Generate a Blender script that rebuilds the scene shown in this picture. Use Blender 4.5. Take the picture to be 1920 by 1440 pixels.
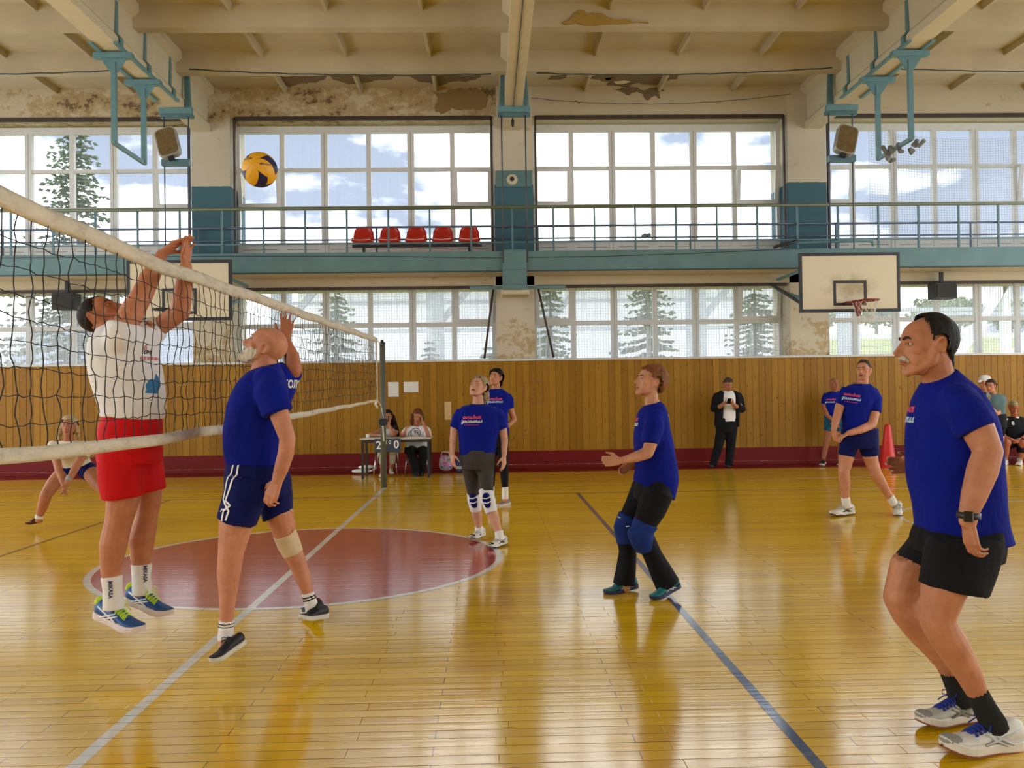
import bpy, bmesh, math, random
import numpy as np
from mathutils import Vector, Matrix, noise
from mathutils.bvhtree import BVHTree

SC = bpy.context.scene
COL = SC.collection
for o in list(bpy.data.objects):
    bpy.data.objects.remove(o)
R = math.radians

# ------------------------------------------------------------------ camera
CAM_H = 1.4954
cam_d = bpy.data.cameras.new('camera')
cam = bpy.data.objects.new('camera', cam_d)
COL.objects.link(cam)
cam_d.sensor_fit = 'HORIZONTAL'
cam_d.sensor_width = 36.0
cam_d.lens = 36.0 * 1583.8 / 1920.0
cam_d.clip_start = 0.05
cam_d.clip_end = 900
YAW, PIT, ROL = 0.0264, 0.0112, -0.0134
cyw, syw, cp, sp = math.cos(YAW), math.sin(YAW), math.cos(PIT), math.sin(PIT)
Fv = Vector((syw * cp, cyw * cp, sp))
Rv = Vector((cyw, -syw, 0))
Uv = Rv.cross(Fv)
R2 = math.cos(ROL) * Rv + math.sin(ROL) * Uv
U2 = -math.sin(ROL) * Rv + math.cos(ROL) * Uv
mw = Matrix((R2, U2, -Fv)).transposed().to_4x4()
mw.translation = Vector((0, 0, CAM_H))
cam.matrix_world = mw
SC.camera = cam

# ------------------------------------------------------------------ view, sky
SC.view_settings.view_transform = 'Standard'
SC.view_settings.look = 'None'
SC.view_settings.gamma = 1.0
SC.view_settings.use_curve_mapping = False
SC.view_settings.exposure = 0.0
SC.cycles.use_denoising = True
SC.cycles.max_bounces = 8
SC.cycles.diffuse_bounces = 4
SC.cycles.glossy_bounces = 3
SC.cycles.transparent_max_bounces = 16
SC.cycles.sample_clamp_indirect = 6.0
SC.cycles.caustics_reflective = False
SC.cycles.caustics_refractive = False

SKY_STRENGTH = 4.7
world = bpy.data.worlds.new('overcast_sky')
SC.world = world
world.use_nodes = True
wn, wl = world.node_tree.nodes, world.node_tree.links
wn.clear()
w_out = wn.new('ShaderNodeOutputWorld')
w_bg = wn.new('ShaderNodeBackground')
w_co = wn.new('ShaderNodeTexCoord')
w_map = wn.new('ShaderNodeMapping')
w_map.inputs['Scale'].default_value = (1.0, 1.0, 2.3)
w_map.inputs['Location'].default_value = (0.35, 0.0, 0.1)
w_no = wn.new('ShaderNodeTexNoise')
w_no.inputs['Scale'].default_value = 3.1
w_no.inputs['Detail'].default_value = 7
w_no.inputs['Roughness'].default_value = 0.52
w_rp = wn.new('ShaderNodeValToRGB')
w_rp.color_ramp.elements[0].position = 0.425
w_rp.color_ramp.elements[0].color = (0.128, 0.154, 0.203, 1)
w_rp.color_ramp.elements[1].position = 0.545
w_rp.color_ramp.elements[1].color = (0.86, 0.90, 0.92, 1)
w_bg.inputs['Strength'].default_value = SKY_STRENGTH
wl.new(w_co.outputs['Generated'], w_map.inputs['Vector'])
wl.new(w_map.outputs['Vector'], w_no.inputs['Vector'])
wl.new(w_no.outputs['Fac'], w_rp.inputs['Fac'])
wl.new(w_rp.outputs['Color'], w_bg.inputs['Color'])
wl.new(w_bg.outputs['Background'], w_out.inputs['Surface'])

# ------------------------------------------------------------------ object helpers
def link_obj(name, me, material=None, parent=None):
    o = bpy.data.objects.new(name, me)
    COL.objects.link(o)
    if material is not None:
        me.materials.append(material)
    if parent is not None:
        attach(o, parent)
    return o


def attach(o, parent):
    o.parent = parent
    o.matrix_parent_inverse = Matrix.Translation(world_loc(parent)).inverted()


def world_loc(p):
    return p.location.copy()      # children keep world coordinates, so this holds at every level


def empty(name, loc):
    o = bpy.data.objects.new(name, None)
    COL.objects.link(o)
    o.location = loc
    o.empty_display_size = 0.1
    return o


def tag(o, label=None, cat=None, group=None, kind=None):
    if label: o['label'] = label
    if cat: o['category'] = cat
    if group: o['group'] = group
    if kind: o['kind'] = kind
    return o


def copy_tree(o, parent=None):
    c = o.copy()
    COL.objects.link(c)
    if parent is not None:
        c.parent = parent
    for ch in list(o.children):
        copy_tree(ch, c)
    return c


class MB:
    """collects geometry in world coordinates and builds it as one mesh object"""
    def __init__(s):
        s.v, s.f = [], []

    def add(s, vs, fs):
        b = len(s.v)
        s.v += [tuple(p) for p in vs]
        s.f += [tuple(i + b for i in f) for f in fs]
        return s

    def box(s, x0, y0, z0, x1, y1, z1, c=0.0):
        if c <= 0:
            vs = [(x, y, z) for z in (z0, z1) for y in (y0, y1) for x in (x0, x1)]
            return s.add(vs, [(0, 2, 3, 1), (4, 5, 7, 6), (0, 1, 5, 4), (2, 6, 7, 3), (0, 4, 6, 2), (1, 3, 7, 5)])
        bm = bmesh.new()
        bmesh.ops.create_cube(bm, size=1)
        bmesh.ops.scale(bm, vec=(x1 - x0, y1 - y0, z1 - z0), verts=bm.verts)
        bmesh.ops.translate(bm, vec=((x0 + x1) / 2, (y0 + y1) / 2, (z0 + z1) / 2), verts=bm.verts)
        bmesh.ops.bevel(bm, geom=bm.edges[:], offset=c, segments=1, affect='EDGES')
        s.add_bm(bm)
        return s

    def add_bm(s, bm):
        bm.verts.index_update()
        s.add([v.co[:] for v in bm.verts], [[v.index for v in f.verts] for f in bm.faces])
        bm.free()

    def bar(s, p, q, w, h, up=(0, 0, 1)):
        p, q = Vector(p), Vector(q)
        d = (q - p).normalized()
        up = Vector(up)
        if abs(d.dot(up)) > 0.98:
            up = Vector((0, 1, 0))
        a = d.cross(up).normalized() * w / 2
        b = a.cross(d).normalized() * h / 2
        vs = [p - a - b, p + a - b, p + a + b, p - a + b, q - a - b, q + a - b, q + a + b, q - a + b]
        return s.add(vs, [(0, 1, 2, 3)[::-1], (4, 5, 6, 7), (0, 1, 5, 4), (1, 2, 6, 5), (2, 3, 7, 6), (3, 0, 4, 7)])

    def tube(s, pts, r, n=8, caps=True, closed=False):
        pts = [Vector(p) for p in pts]
        rs = r if isinstance(r, (list, tuple)) else [r] * len(pts)
        rings = []
        a = None
        m = len(pts)
        for i, p in enumerate(pts):
            if closed:
                d = (pts[(i + 1) % m] - pts[i - 1]).normalized()
            else:
                d = (pts[min(i + 1, m - 1)] - pts[max(i - 1, 0)]).normalized()
            if a is None:
                a = d.orthogonal().normalized()
            else:
                a = (a - d * a.dot(d))
                a = a.normalized() if a.length > 1e-6 else d.orthogonal().normalized()
            b = d.cross(a)
            rings.append([p + (a * math.cos(t) + b * math.sin(t)) * rs[i] for t in [2 * math.pi * k / n for k in range(n)]])
        vs = [v for rg in rings for v in rg]
        fs = []
        for i in range(m if closed else m - 1):
            j = (i + 1) % m
            for k in range(n):
                l = (k + 1) % n
                fs.append((i * n + k, i * n + l, j * n + l, j * n + k))
        if caps and not closed:
            fs.append(tuple(range(n))[::-1])
            fs.append(tuple((m - 1) * n + k for k in range(n)))
        return s.add(vs, fs)

    def prism(s, poly, ax, a0, a1):
        """poly of 2-D points in the plane normal to axis ax (0 x, 1 y, 2 z), extruded from a0 to a1"""
        def mk(u, v, a):
            return {0: (a, u, v), 1: (u, a, v), 2: (u, v, a)}[ax]
        n = len(poly)
        vs = [mk(u, v, a0) for u, v in poly] + [mk(u, v, a1) for u, v in poly]
        fs = [tuple(range(n)), tuple(range(n, 2 * n))[::-1]]
        fs += [(i, i + n, (i + 1) % n + n, (i + 1) % n) for i in range(n)]
        b = len(s.v)
        s.add(vs, fs)
        return s

    def sphere(s, c, r, nu=16, nv=10, m=None):
        rx, ry, rz = (r, r, r) if not isinstance(r, (tuple, list)) else r
        c = Vector(c)
        vs, fs = [], []
        for i in range(nv + 1):
            t = math.pi * i / nv
            for k in range(nu):
                p = 2 * math.pi * k / nu
                q = Vector((rx * math.sin(t) * math.cos(p), ry * math.sin(t) * math.sin(p), rz * math.cos(t)))
                vs.append(c + (m @ q if m is not None else q))
        for i in range(nv):
            for k in range(nu):
                l = (k + 1) % nu
                fs.append((i * nu + k, (i + 1) * nu + k, (i + 1) * nu + l, i * nu + l))
        return s.add(vs, fs)

    def lathe(s, c, prof, n=20):
        c = Vector(c)
        vs = [c + Vector((r * math.cos(2 * math.pi * k / n), r * math.sin(2 * math.pi * k / n), z)) for r, z in prof for k in range(n)]
        fs = []
        for i in range(len(prof) - 1):
            for k in range(n):
                l = (k + 1) % n
                fs.append((i * n + k, i * n + l, (i + 1) * n + l, (i + 1) * n + k))
        fs.append(tuple(range(n))[::-1])
        fs.append(tuple((len(prof) - 1) * n + k for k in range(n)))
        return s.add(vs, fs)

    def mesh(s, name, smooth=False):
        me = bpy.data.meshes.new(name)
        me.from_pydata(s.v, [], s.f)
        bm = bmesh.new()
        bm.from_mesh(me)
        bmesh.ops.recalc_face_normals(bm, faces=bm.faces)
        bm.to_mesh(me)
        bm.free()
        if smooth:
            me.polygons.foreach_set('use_smooth', [True] * len(me.polygons))
        me.update()
        return me

    def build(s, name, material, parent=None, smooth=False, **tags):
        o = link_obj(name, s.mesh(name, smooth), material, parent)
        if tags:
            tag(o, **tags)
        return o


# ------------------------------------------------------------------ material helpers
def new_mat(name):
    m = bpy.data.materials.new(name)
    m.use_nodes = True
    nt = m.node_tree
    b = nt.nodes['Principled BSDF']
    return m, nt.nodes, nt.links, b


def N(nodes, kind, **kw):
    n = nodes.new('ShaderNode' + kind)
    for k, v in kw.items():
        if hasattr(n, k):
            setattr(n, k, v)
        else:
            n.inputs[k.replace('_', ' ')].default_value = v
    return n


def math_node(nodes, links, op, a, b=None, c=None, clamp=False):
    n = nodes.new('ShaderNodeMath')
    n.operation = op
    n.use_clamp = clamp
    for i, v in enumerate((a, b, c)):
        if v is None: continue
        if hasattr(v, 'links'): links.new(v, n.inputs[i])
        else: n.inputs[i].default_value = v
    return n.outputs[0]


def mix_col(nodes, links, fac, a, b, blend='MIX'):
    n = nodes.new('ShaderNodeMix')
    n.data_type = 'RGBA'
    n.blend_type = blend
    for sock, v in ((n.inputs[0], fac), (n.inputs[6], a), (n.inputs[7], b)):
        if hasattr(v, 'links'): links.new(v, sock)
        elif isinstance(v, (tuple, list)): sock.default_value = (*v[:3], 1)
        else: sock.default_value = v
    return n.outputs[2]


def ramp(nodes, links, fac, stops):
    n = nodes.new('ShaderNodeValToRGB')
    el = n.color_ramp.elements
    while len(el) < len(stops): el.new(0.5)
    for e, (p, c) in zip(el, stops):
        e.position = p
        e.color = (*c, 1) if isinstance(c, (tuple, list)) else (c, c, c, 1)
    links.new(fac, n.inputs['Fac'])
    return n.outputs['Color']


def bump(nodes, links, b, height, strength=0.3, dist=0.01):
    n = nodes.new('ShaderNodeBump')
    n.inputs['Strength'].default_value = strength
    n.inputs['Distance'].default_value = dist
    links.new(height, n.inputs['Height'])
    links.new(n.outputs['Normal'], b.inputs['Normal'])
    return n


def noise_tex(nodes, links, vec, scale, detail=4, rough=0.55, stretch=None):
    if stretch:
        mp = nodes.new('ShaderNodeMapping')
        mp.inputs['Scale'].default_value = stretch
        links.new(vec, mp.inputs['Vector'])
        vec = mp.outputs['Vector']
    n = nodes.new('ShaderNodeTexNoise')
    n.inputs['Scale'].default_value = scale
    n.inputs['Detail'].default_value = detail
    n.inputs['Roughness'].default_value = rough
    links.new(vec, n.inputs['Vector'])
    return n.outputs['Fac']


def pos_node(nodes):
    return nodes.new('ShaderNodeNewGeometry').outputs['Position']


def plain(name, col, rough=0.5, metal=0.0, var=0.12, scale=9.0, bmp=0.1, spec=0.5):
    m, nd, ln, b = new_mat(name)
    p = pos_node(nd)
    n = noise_tex(nd, ln, p, scale, 4)
    lo = tuple(max(0, c * (1 - var)) for c in col)
    hi = tuple(min(1, c * (1 + var)) for c in col)
    ln.new(ramp(nd, ln, n, [(0.3, lo), (0.7, hi)]), b.inputs['Base Color'])
    b.inputs['Roughness'].default_value = rough
    b.inputs['Metallic'].default_value = metal
    b.inputs['Specular IOR Level'].default_value = spec
    if bmp > 0:
        n2 = noise_tex(nd, ln, p, scale * 6, 3)
        bump(nd, ln, b, n2, bmp, 0.004)
    return m


def worn_paint(name, col, under, amount=0.42, scale=14, rough=0.45, spec=0.2):
    """paint with chips that show the layer below"""
    m, nd, ln, b = new_mat(name)
    p = pos_node(nd)
    n = noise_tex(nd, ln, p, scale, 6, 0.65)
    f = ramp(nd, ln, n, [(amount - 0.12, 1.0), (amount - 0.09, 0.0)])
    n2 = noise_tex(nd, ln, p, 3, 4)
    base = mix_col(nd, ln, n2, tuple(c * 0.88 for c in col), tuple(min(1, c * 1.1) for c in col))
    ln.new(mix_col(nd, ln, f, base, under), b.inputs['Base Color'])
    b.inputs['Roughness'].default_value = rough
    b.inputs['Specular IOR Level'].default_value = spec
    bump(nd, ln, b, n, 0.12, 0.005)
    return m


def cloth(name, col, rough=0.85, var=0.1, fold=0.5):
    m, nd, ln, b = new_mat(name)
    p = pos_node(nd)
    n = noise_tex(nd, ln, p, 7, 3)
    ln.new(ramp(nd, ln, n, [(0.3, tuple(c * (1 - var) for c in col)), (0.7, tuple(min(1, c * (1 + var)) for c in col))]), b.inputs['Base Color'])
    b.inputs['Roughness'].default_value = rough
    b.inputs['Specular IOR Level'].default_value = 0.12
    b.inputs['Sheen Weight'].default_value = 0.02
    n1 = noise_tex(nd, ln, p, 9, 3, 0.5, (1.0, 1.0, 0.45))
    n2 = noise_tex(nd, ln, p, 600, 2)
    h = math_node(nd, ln, 'MULTIPLY_ADD', n2, 0.03, n1)
    bump(nd, ln, b, h, fold, 0.03)
    return m
# ================================================================== SETTING
WY = 16.9            # inner face of the long window wall
WIN = 17.4           # plane of the glazing
BOARD = 0.088        # floor board width
XL, XR = -13.0, 14.0

# ---- floor material: varnished yellow boards
def floor_material(name, col_a, col_b, ding=True, seam_dark=0.35, rough=0.16, paint=None):
    m, nd, ln, b = new_mat(name)
    geo = nd.new('ShaderNodeNewGeometry')
    p = geo.outputs['Position']
    sep = nd.new('ShaderNodeSeparateXYZ'); ln.new(p, sep.inputs[0])
    x, y = sep.outputs['X'], sep.outputs['Y']
    yr = math_node(nd, ln, 'DIVIDE', y, BOARD)
    row = math_node(nd, ln, 'FLOOR', yr)
    fr = math_node(nd, ln, 'FRACT', yr)
    # random per row and per board length
    wn1 = nd.new('ShaderNodeTexWhiteNoise'); wn1.noise_dimensions = '1D'; ln.new(row, wn1.inputs['W'])
    par = math_node(nd, ln, 'MODULO', math_node(nd, ln, 'ABSOLUTE', row), 2.0)
    xs = math_node(nd, ln, 'DIVIDE', math_node(nd, ln, 'ADD', x, math_node(nd, ln, 'MULTIPLY_ADD', par, 0.92, 50.1)), 1.78)
    bi = math_node(nd, ln, 'FLOOR', xs)
    bf = math_node(nd, ln, 'FRACT', xs)
    cmb = nd.new('ShaderNodeCombineXYZ'); ln.new(row, cmb.inputs[0]); ln.new(bi, cmb.inputs[1])
    wn2 = nd.new('ShaderNodeTexWhiteNoise'); wn2.noise_dimensions = '2D'; ln.new(cmb.outputs[0], wn2.inputs['Vector'])
    rnd = wn2.outputs['Value']
    # grain
    g = noise_tex(nd, ln, p, 6.0, 6, 0.6, (0.35, 9.0, 1.0))
    c = mix_col(nd, ln, rnd, col_a, col_b)
    c = mix_col(nd, ln, math_node(nd, ln, 'MULTIPLY', g, 0.35), c, tuple(v * 0.72 for v in col_a), 'MIX')
    # seams between the boards (fine dark joints)
    d0 = math_node(nd, ln, 'MINIMUM', fr, math_node(nd, ln, 'SUBTRACT', 1.0, fr))
    s_long = math_node(nd, ln, 'LESS_THAN', d0, 0.026)
    s_end = math_node(nd, ln, 'LESS_THAN', bf, 0.0028)
    seam = math_node(nd, ln, 'MAXIMUM', s_long, s_end)
    # some seams are open and dark, others closed
    sv = noise_tex(nd, ln, p, 1.2, 3, 0.6, (0.6, 5.0, 1.0))
    seam_v = math_node(nd, ln, 'MULTIPLY', seam, math_node(nd, ln, 'MULTIPLY_ADD', sv, 1.9, -0.2, True))
    c = mix_col(nd, ln, seam_v, c, (0.10, 0.055, 0.015))
    if ding:
        dn = noise_tex(nd, ln, p, 9.0, 3, 0.5, (1.0, 6.0, 1.0))
        dm = ramp(nd, ln, dn, [(0.69, 0.0), (0.715, 1.0)])
        c = mix_col(nd, ln, math_node(nd, ln, 'MULTIPLY', dm, 0.75), c, (0.16, 0.075, 0.02))
        dn2 = noise_tex(nd, ln, p, 45.0, 2, 0.5, (1.0, 4.0, 1.0))
        dm2 = ramp(nd, ln, dn2, [(0.72, 0.0), (0.75, 1.0)])
        c = mix_col(nd, ln, math_node(nd, ln, 'MULTIPLY', dm2, 0.5), c, (0.18, 0.09, 0.02))
    if paint is not None:
        wr = noise_tex(nd, ln, p, 5.0, 6, 0.7, (0.8, 8.0, 1.0))
        wm = ramp(nd, ln, wr, [(0.66, 0.0), (0.74, 1.0)])
        c = mix_col(nd, ln, math_node(nd, ln, 'MULTIPLY', wm, paint), c, (0.62, 0.36, 0.06))
    ln.new(c, b.inputs['Base Color'])
    rg = noise_tex(nd, ln, p, 2.0, 5, 0.6, (0.6, 6.0, 1.0))
    ln.new(math_node(nd, ln, 'MULTIPLY_ADD', rg, 0.14, rough - 0.10), b.inputs['Roughness'])
    b.inputs['IOR'].default_value = 2.25
    # relief: each board cups a little, its surface is wavy along the grain
    cup = math_node(nd, ln, 'MULTIPLY', math_node(nd, ln, 'MULTIPLY', fr, math_node(nd, ln, 'SUBTRACT', 1.0, fr)), 4.0)
    tilt = math_node(nd, ln, 'MULTIPLY', math_node(nd, ln, 'SUBTRACT', wn1.outputs['Value'], 0.5), fr)
    wave = noise_tex(nd, ln, p, 2.4, 4, 0.55, (0.5, 11.0, 1.0))
    h = math_node(nd, ln, 'MULTIPLY_ADD', cup, 0.055, math_node(nd, ln, 'MULTIPLY', tilt, 0.10))
    h = math_node(nd, ln, 'MULTIPLY_ADD', wave, 0.42, h)
    h = math_node(nd, ln, 'SUBTRACT', h, math_node(nd, ln, 'MULTIPLY', seam, 0.25))
    bump(nd, ln, b, h, 0.42, 0.0048)
    return m

M_FLOOR = floor_material('varnished_yellow_boards', (0.74, 0.43, 0.004), (0.92, 0.57, 0.010))
M_RED_FLOOR = floor_material('red_floor_paint', (0.42, 0.06, 0.055), (0.50, 0.09, 0.075), paint=0.5)
M_WHITE_LINE = floor_material('white_line_paint', (0.70, 0.68, 0.62), (0.82, 0.80, 0.74), ding=True, paint=0.35)
M_BLUE_LINE = floor_material('blue_line_paint', (0.02, 0.05, 0.16), (0.04, 0.08, 0.22), paint=0.5)
M_DARK_LINE = floor_material('dark_line_paint', (0.16, 0.10, 0.03), (0.22, 0.13, 0.04), paint=0.6)
M_GREEN_LINE = floor_material('green_line_paint', (0.25, 0.30, 0.12), (0.34, 0.34, 0.15), paint=0.9)

# ---- floor: everything beyond the built boards is one slab, the near boards lie one by one
rng = random.Random(4)
BY0, BY1 = 27, 68                      # rows of single boards
ynear, yfar = BY0 * BOARD, BY1 * BOARD
f = MB()
f.box(XL, yfar, -0.12, XR, 16.02, 0.0)
f.box(XL, -9, -0.12, XR, ynear, 0.0)
f.box(XL, ynear, -0.12, XR, yfar, -0.022)
floor = f.build('floor', M_FLOOR)
tag(floor, 'glossy yellow varnished board floor of the sports hall', kind='structure')
BX0, BX1 = -4.9, 4.9
fl = MB()
fl.box(XL, ynear, -0.022, BX0 - 0.001, yfar, 0.0); fl.box(BX1 + 0.001, ynear, -0.022, XR, yfar, 0.0)
fl.build('board_field', M_FLOOR, floor)
board_meshes = {}
for r in range(BY0, BY1):
    y0 = r * BOARD
    if r % 2:
        cuts = [-3.62, -1.80, 0.04, 1.72, 3.50]
    else:
        cuts = [-2.46, -0.62, 0.77, 2.60, 4.35]
    cuts = [c + rng.uniform(-0.03, 0.03) for c in cuts]
    half = 0.62 * (y0 + BOARD) + 0.25
    edges = [BX0] + cuts + [BX1]
    for a, c in zip(edges[:-1], edges[1:]):
        L = round(c - a - 0.0016, 4)
        mb = MB()
        mb.box(0, 0.0007, -0.02, L, BOARD - 0.0007, 0, 0.0011)
        o = mb.build('board', M_FLOOR, floor)
        o.location = (a + 0.0008, y0, rng.uniform(-0.0004, 0.0))

# ---- painted court markings, thin layers on the boards
Z0, Z1 = -0.0008, 0.0012
def line(name, x0, y0, x1, y1, m):
    return MB().box(x0, y0, Z0, x1, y1, Z1).build(name, m, floor)
NX = -1.712
CY = 7.80
line('centre_line', NX - 0.03, -4, NX + 0.03, 13.85, M_WHITE_LINE)
line('attack_line', NX + 2.975, -4, NX + 3.025, 12.55, M_BLUE_LINE)
line('attack_line', NX - 3.02, -4, NX - 2.98, 12.55, M_DARK_LINE)
line('side_line', XL, 12.52, XR, 12.57, M_DARK_LINE)
line('side_line', XL, 14.16, XR, 14.20, M_DARK_LINE)
line('court_line', -3.0, 3.02, 3.0, 3.075, M_GREEN_LINE)
def ring(name, cx, cy, r0, r1, m, a0=0, a1=360, n=96, z=Z1, tube=False):
    b = MB()
    k = max(3, int(n * abs(a1 - a0) / 360))
    vs = []
    for i in range(k + 1):
        a = R(a0 + (a1 - a0) * i / k)
        for rr in (r0, r1):
            vs.append((cx + rr * math.cos(a), cy + rr * math.sin(a), z))
    b.add(vs, [(2 * i, 2 * i + 1, 2 * i + 3, 2 * i + 2) for i in range(k)])
    return b.build(name, m, floor)
ring('centre_circle', NX, CY, 0.0, 1.755, M_RED_FLOOR, z=0.0009)
ring('circle_border', NX, CY, 1.755, 1.815, M_WHITE_LINE, z=0.0013)
ring('key_arc', 6.45, 9.1, 1.78, 1.83, M_WHITE_LINE, 40, 320, z=0.0013)
ring('key_circle', 8.2, 9.1, 0.0, 1.0, M_RED_FLOOR, z=0.0009)

# ---- red painted border and low kick ledge along the window wall
M_RED = worn_paint('dark_red_paint', (0.17, 0.008, 0.007), (0.34, 0.24, 0.15), 0.28, 7, 0.5)
M_RED_WORN = worn_paint('chipped_red_edge', (0.34, 0.10, 0.07), (0.55, 0.42, 0.30), 0.52, 11, 0.5)
MB().box(XL, 16.02, -0.12, XR, WY, 0.012).build('floor_border', M_RED, floor)
bb = MB().box(XL, 16.80, 0.012, XR, WY, 0.075).build('baseboard_back', M_RED)
tag(bb, 'dark red painted kick ledge along the foot of the window wall', kind='structure')
MB().box(XL, 16.795, 0.0752, XR, 16.815, 0.082).build('worn_edge', M_RED_WORN, bb)
MB().box(XL, 16.855, 0.075, XR, WY, 0.345).build('red_band', M_RED, bb)

# ---- pine panelling, one object per board
def pine(name):
    m, nd, ln, b = new_mat(name)
    oi = nd.new('ShaderNodeObjectInfo')
    p = pos_node(nd)
    off = nd.new('ShaderNodeVectorMath'); off.operation = 'ADD'
    ln.new(p, off.inputs[0])
    cb = nd.new('ShaderNodeCombineXYZ')
    ln.new(math_node(nd, ln, 'MULTIPLY', oi.outputs['Random'], 37.0), cb.inputs[2])
    ln.new(cb.outputs[0], off.inputs[1])
    v = off.outputs[0]
    g = noise_tex(nd, ln, v, 5, 5, 0.6, (16.0, 1.0, 0.9))
    c0 = mix_col(nd, ln, oi.outputs['Random'], (0.27, 0.132, 0.009), (0.40, 0.208, 0.018))
    c = mix_col(nd, ln, ramp(nd, ln, g, [(0.35, 0.0), (0.7, 0.6)]), c0, (0.27, 0.10, 0.006))
    k = noise_tex(nd, ln, v, 9.5, 2, 0.4, (1.9, 1.0, 1.15))
    km = ramp(nd, ln, k, [(0.685, 0.0), (0.74, 0.85)])
    c = mix_col(nd, ln, km, c, (0.10, 0.022, 0.005))
    k2 = noise_tex(nd, ln, v, 24.0, 2, 0.4, (1.2, 1.0, 1.0))
    km2 = ramp(nd, ln, k2, [(0.71, 0.0), (0.76, 0.7)])
    c = mix_col(nd, ln, km2, c, (0.11, 0.028, 0.006))
    ln.new(c, b.inputs['Base Color'])
    b.inputs['Roughness'].default_value = 0.42
    b.inputs['Specular IOR Level'].default_value = 0.2
    bump(nd, ln, b, g, 0.1, 0.003)
    return m
M_PINE = pine('knotty_pine')
pan = MB().box(XL, 16.875, 0.34, XR, WY, 2.15).build('wall_panelling', plain('panel_backing', (0.10, 0.035, 0.01), 0.8))
tag(pan, 'knotty pine panelling of upright boards under the windows', kind='structure')
PW = 0.132
n0 = int(-11.6 / PW)
pmesh = MB().box(0.0015, 0, 0, PW - 0.0015, 0.022, 1.80, 0.004).mesh('board')
pmesh.materials.append(M_PINE)
for i in range(n0, int(12.4 / PW)):
    o = bpy.data.objects.new('board', pmesh); COL.objects.link(o)
    o.location = (i * PW, 16.853 + rng.uniform(-0.0015, 0.0015), 0.345)
    attach(o, pan)
MB().box(XL, 16.83, 2.145, XR, 17.36, 2.185).build('window_board', plain('grey_white_paint', (0.62, 0.62, 0.60), 0.5), pan)

# ---- plaster of the wall
def plaster(name, base, blue=False, damage=True):
    m, nd, ln, b = new_mat(name)
    p = pos_node(nd)
    sep = nd.new('ShaderNodeSeparateXYZ'); ln.new(p, sep.inputs[0])
    x, z = sep.outputs['X'], sep.outputs['Z']
    n1 = noise_tex(nd, ln, p, 1.1, 6, 0.6)
    c = mix_col(nd, ln, n1, tuple(v * 0.86 for v in base), tuple(min(1, v * 1.08) for v in base))
    # peeling and damp: heavier above the windows of the two left bays
    big = noise_tex(nd, ln, p, 1.0, 5, 0.65, (0.8, 1, 2.2))
    fine = noise_tex(nd, ln, p, 7.0, 8, 0.72)
    if damage:
        top = math_node(nd, ln, 'MULTIPLY', math_node(nd, ln, 'SUBTRACT', z, 6.9, None, True), 6.0, None, True)
        wx1 = math_node(nd, ln, 'LESS_THAN', x, 0.2)
        wx = math_node(nd, ln, 'MULTIPLY_ADD', wx1, 0.13, 0.0)
        amt = math_node(nd, ln, 'MULTIPLY', top, wx)
        low = math_node(nd, ln, 'MULTIPLY', math_node(nd, ln, 'SUBTRACT', 3.1, z, None, True), 0.16)
        amt = math_node(nd, ln, 'ADD', math_node(nd, ln, 'MAXIMUM', amt, low), 0.02)
        s = math_node(nd, ln, 'MULTIPLY_ADD', big, 0.55, math_node(nd, ln, 'MULTIPLY', fine, 0.45))
        s = math_node(nd, ln, 'ADD', s, amt)
        f1 = ramp(nd, ln, s, [(0.60, 0.0), (0.645, 1.0)])
        c = mix_col(nd, ln, math_node(nd, ln, 'MULTIPLY', f1, 0.8), c, (0.42, 0.30, 0.15))
        f2 = ramp(nd, ln, s, [(0.69, 0.0), (0.735, 1.0)])
        c = mix_col(nd, ln, math_node(nd, ln, 'MULTIPLY', f2, 0.9), c, (0.13, 0.085, 0.045))
    if blue:
        zz = math_node(nd, ln, 'MULTIPLY_ADD', fine, 0.03, z)
        bm = math_node(nd, ln, 'LESS_THAN', zz, 5.70)
        bm = math_node(nd, ln, 'MULTIPLY', bm, math_node(nd, ln, 'GREATER_THAN', z, 3.9))
        bc = mix_col(nd, ln, n1, (0.055, 0.13, 0.17), (0.075, 0.165, 0.205))
        c = mix_col(nd, ln, bm, c, bc)
    ln.new(c, b.inputs['Base Color'])
    b.inputs['Roughness'].default_value = 0.75
    b.inputs['Specular IOR Level'].default_value = 0.2
    h = math_node(nd, ln, 'MULTIPLY_ADD', fine, 0.6, big)
    bump(nd, ln, b, h, 0.25, 0.012)
    return m
CREAM = (0.58, 0.51, 0.37)
M_WALL = plaster('cream_plaster', CREAM)
M_PIL = plaster('cream_plaster_blue_dado', (0.60, 0.54, 0.42), blue=True)
M_CEIL = plain('cream_ceiling_paint', (0.50, 0.43, 0.30), 0.8, var=0.10, scale=1.5, bmp=0.15)
M_BEAM = worn_paint('cream_beam_paint', (0.62, 0.55, 0.40), (0.38, 0.26, 0.11), 0.33, 4, 0.7)

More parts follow.
